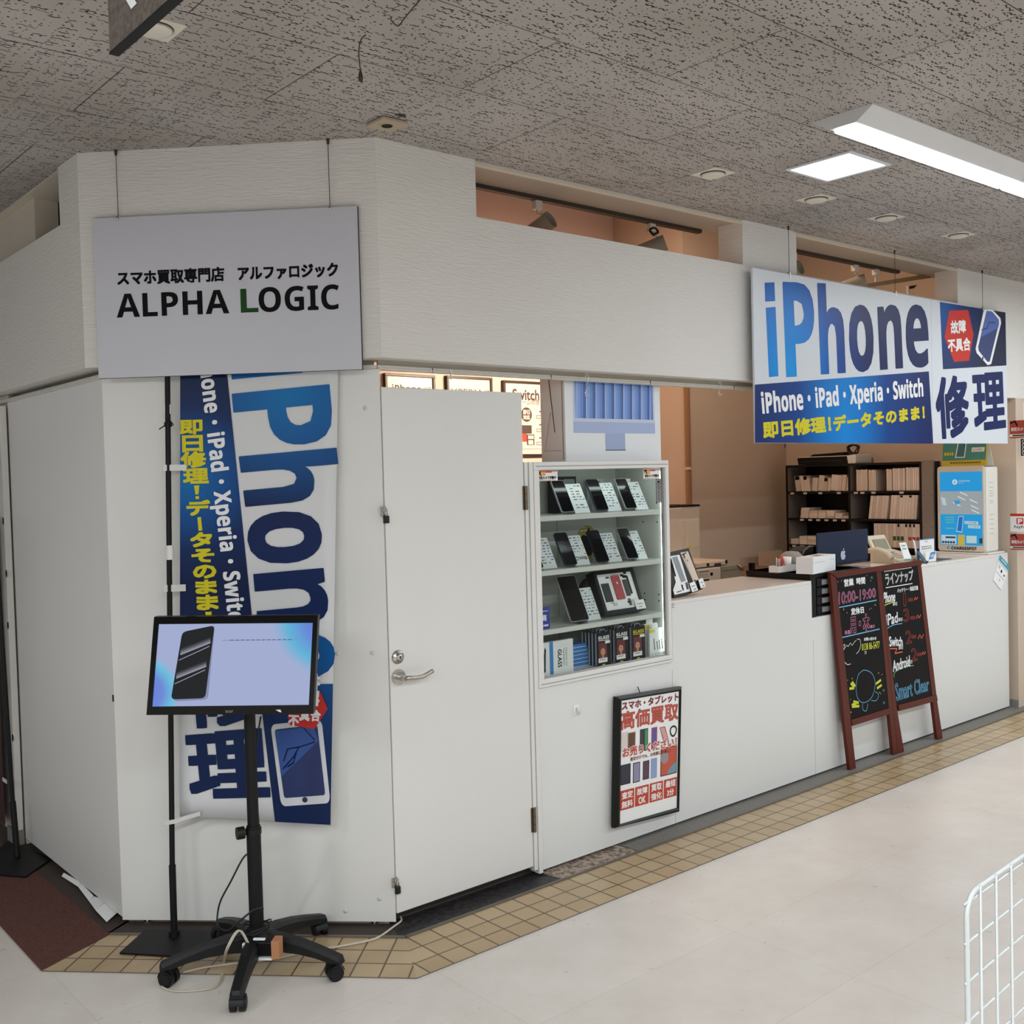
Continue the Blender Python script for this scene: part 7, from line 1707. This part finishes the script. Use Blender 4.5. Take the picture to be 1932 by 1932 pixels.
m = MB(); [m.flat(w*u, w*(u+0.10), h*v, h*(v+0.035), -0.0016, TXT) for u, v in ((0.12, 0.65), (0.24, 0.65), (0.37, 0.65), (0.50, 0.65), (0.66, 0.65), (0.14, 0.56), (0.27, 0.56), (0.42, 0.56), (0.56, 0.56), (0.70, 0.56))]; m.flat(w*0.35, w*0.55, h*0.85, h*0.92, -0.0016, mat('pale_grey_print', (190, 196, 204))); o.part('lettering', m)
o.part('back_prop', MB().prism([(0.003, h*0.7), (0.07, 0.0), (0.073, 0.0), (0.006, h*0.7)], w*0.3, w*0.7, PAPER, 'x'))
a, b = hy(*Zc6(1775, 412), 0.05), hy(*Zc6(1858, 410), 0.05); tz = hy(*Zc6(1815, 325), 0.05).z
o = T('payment_card', 'small white card with a blue tilted payment mark before the notice', 'card', (a.x-0.03, 0.05, ZT+0.001)); w, h = b.x-a.x+0.03, tz-ZT
o.part('card', MB().box(0, w, 0, 0.002, 0, h, PAPER).box(0, w, 0, 0.04, 0, 0.001, PAPER))
m = MB().poly([(w*u, -0.0006, h*v) for u, v in ((0.30, 0.25), (0.75, 0.32), (0.98, 0.95), (0.48, 0.90))], mat('payment_blue', (34, 128, 200), rough=0.4)); m2 = MB(); text(m2, 'd払', w*0.45, w*0.85, h*0.42, h*0.78, -0.001, PAPER, 0.0006)
o.part('blue_mark', m); o.part('lettering', m2)
a = hy(*Zc6(1760, 440), 0.035); 
o = T('smartphone', 'dark smartphone on a small stand leaning at the counter edge', 'phone', (a.x, 0.035, ZT+0.003), 0, rx=-0.5, ry=-0.35)
o.part('body', MB().rrect(-0.018, 0.018, 0, 0.085, 0, 0.005, mat('blue_grey_phone', (70, 92, 112), rough=0.25), 0.006)); o.part('rest', MB().box(-0.02, 0.02, -0.008, 0.012, -0.003, 0.003, BLACK))
a = hy(*Zc6(1660, 330), 0.11)
single('white_paper_slip', 'curled white paper slip standing left of the payment notice', 'paper', MB().prism([(0, 0), (0.02, 0.0), (0.012, 0.07), (-0.02, 0.135), (-0.045, 0.15), (-0.03, 0.12)], 0, 0.0015, PAPER, 'y'), (a.x, 0.11, ZT+0.001))
# dark mat at the right part of the counter
Zc8 = z(1740, 820, 300/1932)
P = [hz(*Zc8(*p), ZT) for p in ((-20, 1560), (440, 1510), (370, 1492), (40, 1530))]
single('counter_mat', 'thin dark grey mat lying on the counter before the battery station', 'mat', MB().box(-0.28, 0.30, -0.045, 0.06, 0, 0.003, mat('dark_grey_mat', (84, 84, 84), rough=0.6)), (P[1].x-0.33, 0.10, ZT+0.0006))

# ------------------------------------------------------------------ battery rental station
xr_ = XE-0.23
f0 = hx(*Zc8(195, 1400), xr_); f1 = hx(*Zc8(765, 1410), xr_)
o = T('battery_station', 'white rental battery station with a lit cyan screen on the counter end', 'battery station', (xr_, f0.y, ZT+0.012), -PI/2)
w = f0.y-f1.y; q = o.lp(*Zc8(470, 382)); h = q[1]
STW = mat('station_white', (226, 224, 216), rough=0.35); STB = mat('station_bezel', (206, 202, 192), rough=0.3)
dp = 0.19
o.part('housing', MB().rrect(0.012, w, 0.0, h-0.01, 0.02, 0.012, STW, dp)); o.part('bezel', MB().rrect(0, w-0.006, 0.004, h, 0.0, 0.022, STB, 0.024))
x0, x1, z0, z1 = o.rect(Zc8(225, 1335), Zc8(725, 455), -0.001)
z0, z1 = o.lp(*Zc8(470, 1342), -0.001)[1], o.lp(*Zc8(470, 452), -0.001)[1]
E_ = lambda n, c, s_=0.95: emat(n, c, s_)
SCN = MB().flat(x0, x1, z0, z1, -0.0010, E_('station_cyan', (34, 150, 212)))
scn = o.part('screen', SCN, label='lit cyan screen')
U = lambda u: x0+(x1-x0)*u
V = lambda v: z0+(z1-z0)*v
m = MB().flat(x0, x1, V(0.42), V(0.735), -0.0014, E_('station_grey', (152, 160, 164))); 
for (u, v, a_) in ((0.38, 0.56, 0.0), (0.50, 0.64, 0), (0.55, 0.70, 0), (0.78, 0.60, 0), (0.80, 0.52, 0), (0.82, 0.46, 0)): m.poly([(U(u+du), -0.0017, V(v+dv)) for du, dv in ((-0.08, 0.035), (0.10, -0.015), (0.12, -0.035), (-0.06, 0.012))], E_('station_white_part', (206, 212, 216)))
m.poly([(U(a), -0.0019, V(b)) for a, b in ((0.32, 0.60), (0.45, 0.62), (0.50, 0.575), (0.38, 0.55))], E_('station_blue_part', (60, 150, 196)))
m.poly([(U(a), -0.0017, V(b)) for a, b in ((0.02, 0.66), (0.12, 0.64), (0.16, 0.54), (0.06, 0.55))], E_('station_pale', (176, 200, 206)))
o.part('device_picture', m, scn, label='grey picture of white batteries')
m = MB().disc(U(0.36), V(0.862), -0.0014, w*0.055, E_('station_white_part', (0, 0, 0))); m.ribbon([(U(0.37), V(0.88)), (U(0.345), V(0.862)), (U(0.375), V(0.862)), (U(0.35), V(0.843))], 0.005, -0.0018, E_('station_cyan', (0, 0, 0)))
text(m, B('CHARGE'), U(0.45), U(0.72), V(0.865), V(0.885), -0.0014, E_('station_pale', (0, 0, 0))); text(m, 'SPOT', U(0.45), U(0.58), V(0.84), V(0.853), -0.0014, E_('station_pale', (0, 0, 0)))
o.part('screen_logo', m, scn, label='white round logo')
m = MB().poly([(U(a), -0.0014, V(b)) for a, b in ((0.38, 0.185), (0.52, 0.17), (0.56, 0.40), (0.44, 0.395))], E_('station_pale', (0, 0, 0))); m.poly([(U(a), -0.0018, V(b)) for a, b in ((0.40, 0.195), (0.51, 0.185), (0.545, 0.39), (0.45, 0.385))], E_('station_phone_blue', (20, 112, 184)))
m.poly([(U(a), -0.0016, V(b)) for a, b in ((0.58, 0.29), (0.90, 0.28), (0.90, 0.325), (0.58, 0.33))], E_('station_pale', (0, 0, 0))); m.poly([(U(a), -0.0016, V(b)) for a, b in ((0.66, 0.235), (0.95, 0.23), (0.95, 0.272), (0.66, 0.275))], E_('station_pale', (0, 0, 0)))
text(m, 'スマホ充電', U(0.60), U(0.86), V(0.293), V(0.318), -0.0020, E_('station_ink', (40, 60, 90))); text(m, 'レンタル', U(0.70), U(0.92), V(0.24), V(0.265), -0.0020, E_('station_ink', (0, 0, 0)))
m_ = MB()
for v in (0.37, 0.335, 0.30, 0.22): m_.flat(U(0.12), U(0.34), V(v), V(v+0.014), -0.0016, E_('station_green', (96, 176, 150)))
o.part('green_lines', m_, scn); o.part('rental_picture', m, scn, label='blue picture of a rented battery')
m = MB().flat(U(0.02), U(0.38), V(0.01), V(0.135), -0.0014, E_('station_pale', (0, 0, 0))).flat(U(0.12), U(0.36), V(0.09), V(0.115), -0.0018, E_('station_ink', (0, 0, 0)))
for k in range(5): m.disc(U(0.06+0.065*k), V(0.035), -0.0018, 0.009, E_('station_ink', (0, 0, 0)), 10)
m.flat(U(0.42), U(0.58), V(0.0), V(0.14), -0.0014, E_('station_yellow', (190, 168, 70))).flat(U(0.62), U(0.86), V(0.03), V(0.13), -0.0014, E_('station_pale', (0, 0, 0))).flat(U(0.92), U(0.995), V(0.03), V(0.10), -0.0014, E_('station_dark_green', (30, 70, 60)))
o.part('payment_boxes', m, scn, label='row of small payment boxes')
a = o.lp(*Zc8(355, 1395)); b = o.lp(*Zc8(662, 1368)); m = MB(); text(m, B('CHARGESPOT'), a[0], b[0], a[1], b[1], -0.0008, INK, 0.0006); c = o.lp(*Zc8(322, 1372)); m2 = MB().disc(c[0], c[1], -0.0008, 0.0105, mat('teal_logo', (36, 130, 130))); m2.disc(c[0]+0.002, c[1], -0.0012, 0.005, PAPER)
o.part('lettering', m, label='bold black CHARGESPOT lettering'); o.part('round_logo', m2, label='teal round logo')
m = MB()
for zz in (0.80, 0.745, 0.70, 0.672, 0.645, 0.59, 0.565, 0.43, 0.375, 0.32, 0.265, 0.21): m.box(w-0.0005, w+0.0006, 0.07, 0.125, h*zz, h*zz+0.003, mat('slot_shadow', (150, 150, 148)))
o.part('battery_slots', m, label='row of slots on the side')
st_ = o
o2 = T('station_tray', 'white tray plate under the battery station', 'tray', (xr_-0.015, f0.y+0.03, ZT+0.0006), -PI/2)
o2.part('plate', MB().box(0, w+0.06, 0, dp+0.05, 0, 0.010, STW, 0.003)); 
o2.part('stand_wire', MB().tube([(w+0.03, dp+0.02, 0.01), (w+0.03, dp+0.03, 0.06), (w+0.025, dp+0.03, 0.085)], 0.002, STEEL, 6))
# folded advertising card on top of the station
o = T('station_card', 'folded teal and yellow advertising card on top of the battery station', 'card', st_.M @ Vector((0, 0.03, h+0.001)), -PI/2, rx=0)
pts = [o.lp(*Zc8(*p)) for p in ((235, 378), (782, 372), (805, 115), (260, 115))]
topz = pts[2][1]+0.05; TEAL = mat('teal_card', (58, 138, 132), rough=0.4); YCARD = mat('mustard_card', (200, 180, 40), rough=0.4)
cwid = pts[1][0]-pts[0][0]; yb_ = topz*0.16
X0 = pts[0][0]
def cy_(zz): return 0.0+zz*0.10
m = MB(); m.prism([(cy_(0), 0.0), (cy_(topz), topz), (cy_(topz)+0.003, topz), (0.003, 0.0)], X0, X0+cwid, YCARD, 'x'); o.part('front_leaf', m)
zy = o.lp(*Zc8(500, 312))[1]
m = MB(); m.add([(X0+0.004, cy_(zy)-0.0007, zy), (X0+cwid-0.008, cy_(zy)-0.0007, zy), (X0+cwid-0.008, cy_(topz)-0.0007, topz-0.003), (X0+0.004, cy_(topz)-0.0007, topz-0.003)], [(0, 1, 2, 3)], TEAL); o.part('teal_field', m)
m = MB(); m.add([(X0+cwid*u, cy_(v)-0.0013, v) for u, v in ((0.30, zy+0.018), (0.52, zy+0.018), (0.56, topz-0.01), (0.36, topz-0.01))], [(0, 1, 2, 3)], PAPER); m.add([(X0+cwid*u, cy_(v)-0.0018, v) for u, v in ((0.325, zy+0.024), (0.50, zy+0.024), (0.535, topz-0.012), (0.385, topz-0.012))], [(0, 1, 2, 3)], mat('deep_teal_print', (40, 110, 124)))
m.add([(X0+cwid*u, cy_(v)-0.0013, v) for u, v in ((0.66, zy+0.055), (0.94, zy+0.055), (0.95, zy+0.085), (0.67, zy+0.085))], [(0, 1, 2, 3)], PAPER)
text(m, 'レンタル', 0, 1, 0, 1, cy_(zy+0.07)-0.0022, INK, fx=lambda a, b: (X0+cwid*(0.70+0.2*a), zy+0.060+0.02*b)); [m.flat(X0+cwid*(0.06+0.055*k), X0+cwid*(0.10+0.055*k), zy+0.035, zy+0.056, cy_(zy+0.04)-0.003, YEL) for k in range(4)]
[m.flat(X0+cwid*(0.2+0.062*k), X0+cwid*(0.25+0.062*k), zy*0.45, zy*0.45+0.010, cy_(zy*0.45)-0.0022, mat('print_olive', (110, 96, 30))) for k in range(11)]; o.part('print', m)
o.part('back_leaf', MB().prism([(cy_(topz)+0.003, topz), (0.10, 0.0), (0.103, 0.0), (cy_(topz)+0.006, topz)], X0, X0+cwid, PAPER, 'x'), label='plain back leaf')
# paper tag hanging on the counter end
q = hy(*Zc8(945, 1465), -0.003)
o = T('hanging_tag', 'white and teal paper tag taped tilted to the right end of the counter front', 'tag', (q.x, -0.004, q.z))
P = [o.lp(*Zc8(*p)) for p in ((945, 1462), (1066, 1600), (958, 1888), (862, 1765))]
o.part('sheet', MB().prism(P, 0, 0.002, PAPER, 'y'))
fxt = quad(o, *[Zc8(*p) for p in ((945, 1462), (1066, 1600), (958, 1888), (862, 1765))])
def tq(mb, u0, u1, v0, v1, m, y=-0.0006): return mb.poly([(p[0], y, p[1]) for p in [fxt(a, b) for a, b in ((u0, v0), (u1, v0), (u1, v1), (u0, v1))]], m)
m = MB(); tq(m, 0, 1, 0.80, 1, mat('teal_tag_print', (70, 156, 176), rough=0.5)); o.part('teal_band', m, label='teal top band')
m = MB(); tq(m, 0.02, 0.98, 0.74, 0.755, TXT); tq(m, 0.05, 0.95, 0.36, 0.375, TXT); tq(m, 0.42, 0.55, 0.50, 0.60, INK); tq(m, 0.75, 0.88, 0.48, 0.55, TXT); tq(m, 0.12, 0.3, 0.55, 0.68, mat('pale_grey_print')); tq(m, 0.5, 0.62, 0.18, 0.27, mat('pale_grey_print')); tq(m, 0.2, 0.7, 0.9, 0.93, PAPER, -0.001); o.part('print', m)

# ------------------------------------------------------------------ stickers on the right wall
def sticker(pxs, lab, build, name='payment_sticker'):
    a = hx(*pxs[0], SX1-0.001); b = hx(*pxs[1], SX1-0.001)
    o = T(name, lab, 'sticker', (SX1-0.0015, a.y, b.z), -PI/2); wid = 0.14; hh = a.z-b.z
    wid = build(o, hh); return o
def pp_(o, h):
    w = h*1.05; o.part('sheet', MB().rrect(0, w, 0, h, 0, 0.004, PAPER, 0.001)); o.part('red_band', MB().flat(0, w, h*0.86, h, -0.0004, RED))
    m = MB().rrect(w*0.32, w*0.68, h*0.42, h*0.76, -0.0005, 0.006, mat('paypay_red', (206, 40, 48), rough=0.4)); m2 = MB(); text(m2, B('P'), w*0.40, w*0.62, h*0.47, h*0.71, -0.001, PAPER, 0.0012); m3 = MB(); text(m3, B('PayPay'), w*0.2, w*0.9, h*0.16, h*0.34, -0.0005, INK)
    o.part('red_mark', m); o.part('white_letter', m2); o.part('lettering', m3); return w
def cam_(o, h):
    w = h*1.5; o.part('sheet', MB().rrect(0, w, 0, h, 0, 0.003, mat('dull_red_sticker', (168, 66, 54), rough=0.45), 0.001)); m = MB().flat(0, w, h*0.08, h*0.22, -0.0004, PAPER); m.ribbon([(w*0.03, h*0.85), (w*0.2, h*0.95), (w*0.28, h*0.7)], h*0.08, -0.0006, INK)
    text(m, '防犯カメラ作動中', w*0.06, w*0.95, h*0.40, h*0.60, -0.0006, PAPER, 0.0006); m.flat(w*0.1, w*0.9, h*0.11, h*0.18, -0.0008, INK); o.part('print', m); return w
def blk_(o, h):
    w = h*0.5; o.part('sheet', MB().box(0, w, 0, 0.001, 0, h, BLACK)); m = MB()
    for k in range(4): m.ribbon([(w*0.2, h*(0.08+0.23*k)), (w*0.8, h*(0.08+0.23*k)), (w*0.8, h*(0.24+0.23*k)), (w*0.2, h*(0.24+0.23*k))], 0.004, -0.0005, PAPER, True)
    o.part('print', m); return w
sticker(((1906, 969), (1906, 1003)), 'white and red PayPay sticker on the right wall at the frame edge', pp_)
sticker(((1906, 1007), (1906, 1037)), 'dull red camera sticker under the payment sticker on the right wall', cam_, 'camera_sticker')
sticker(((1905, 794), (1905, 827)), 'dull red sticker high on the right wall behind the big blue sign', cam_, 'camera_sticker')
sticker(((1926, 828), (1926, 860)), 'black label with white squares on the right wall at the frame edge', blk_, 'black_label')
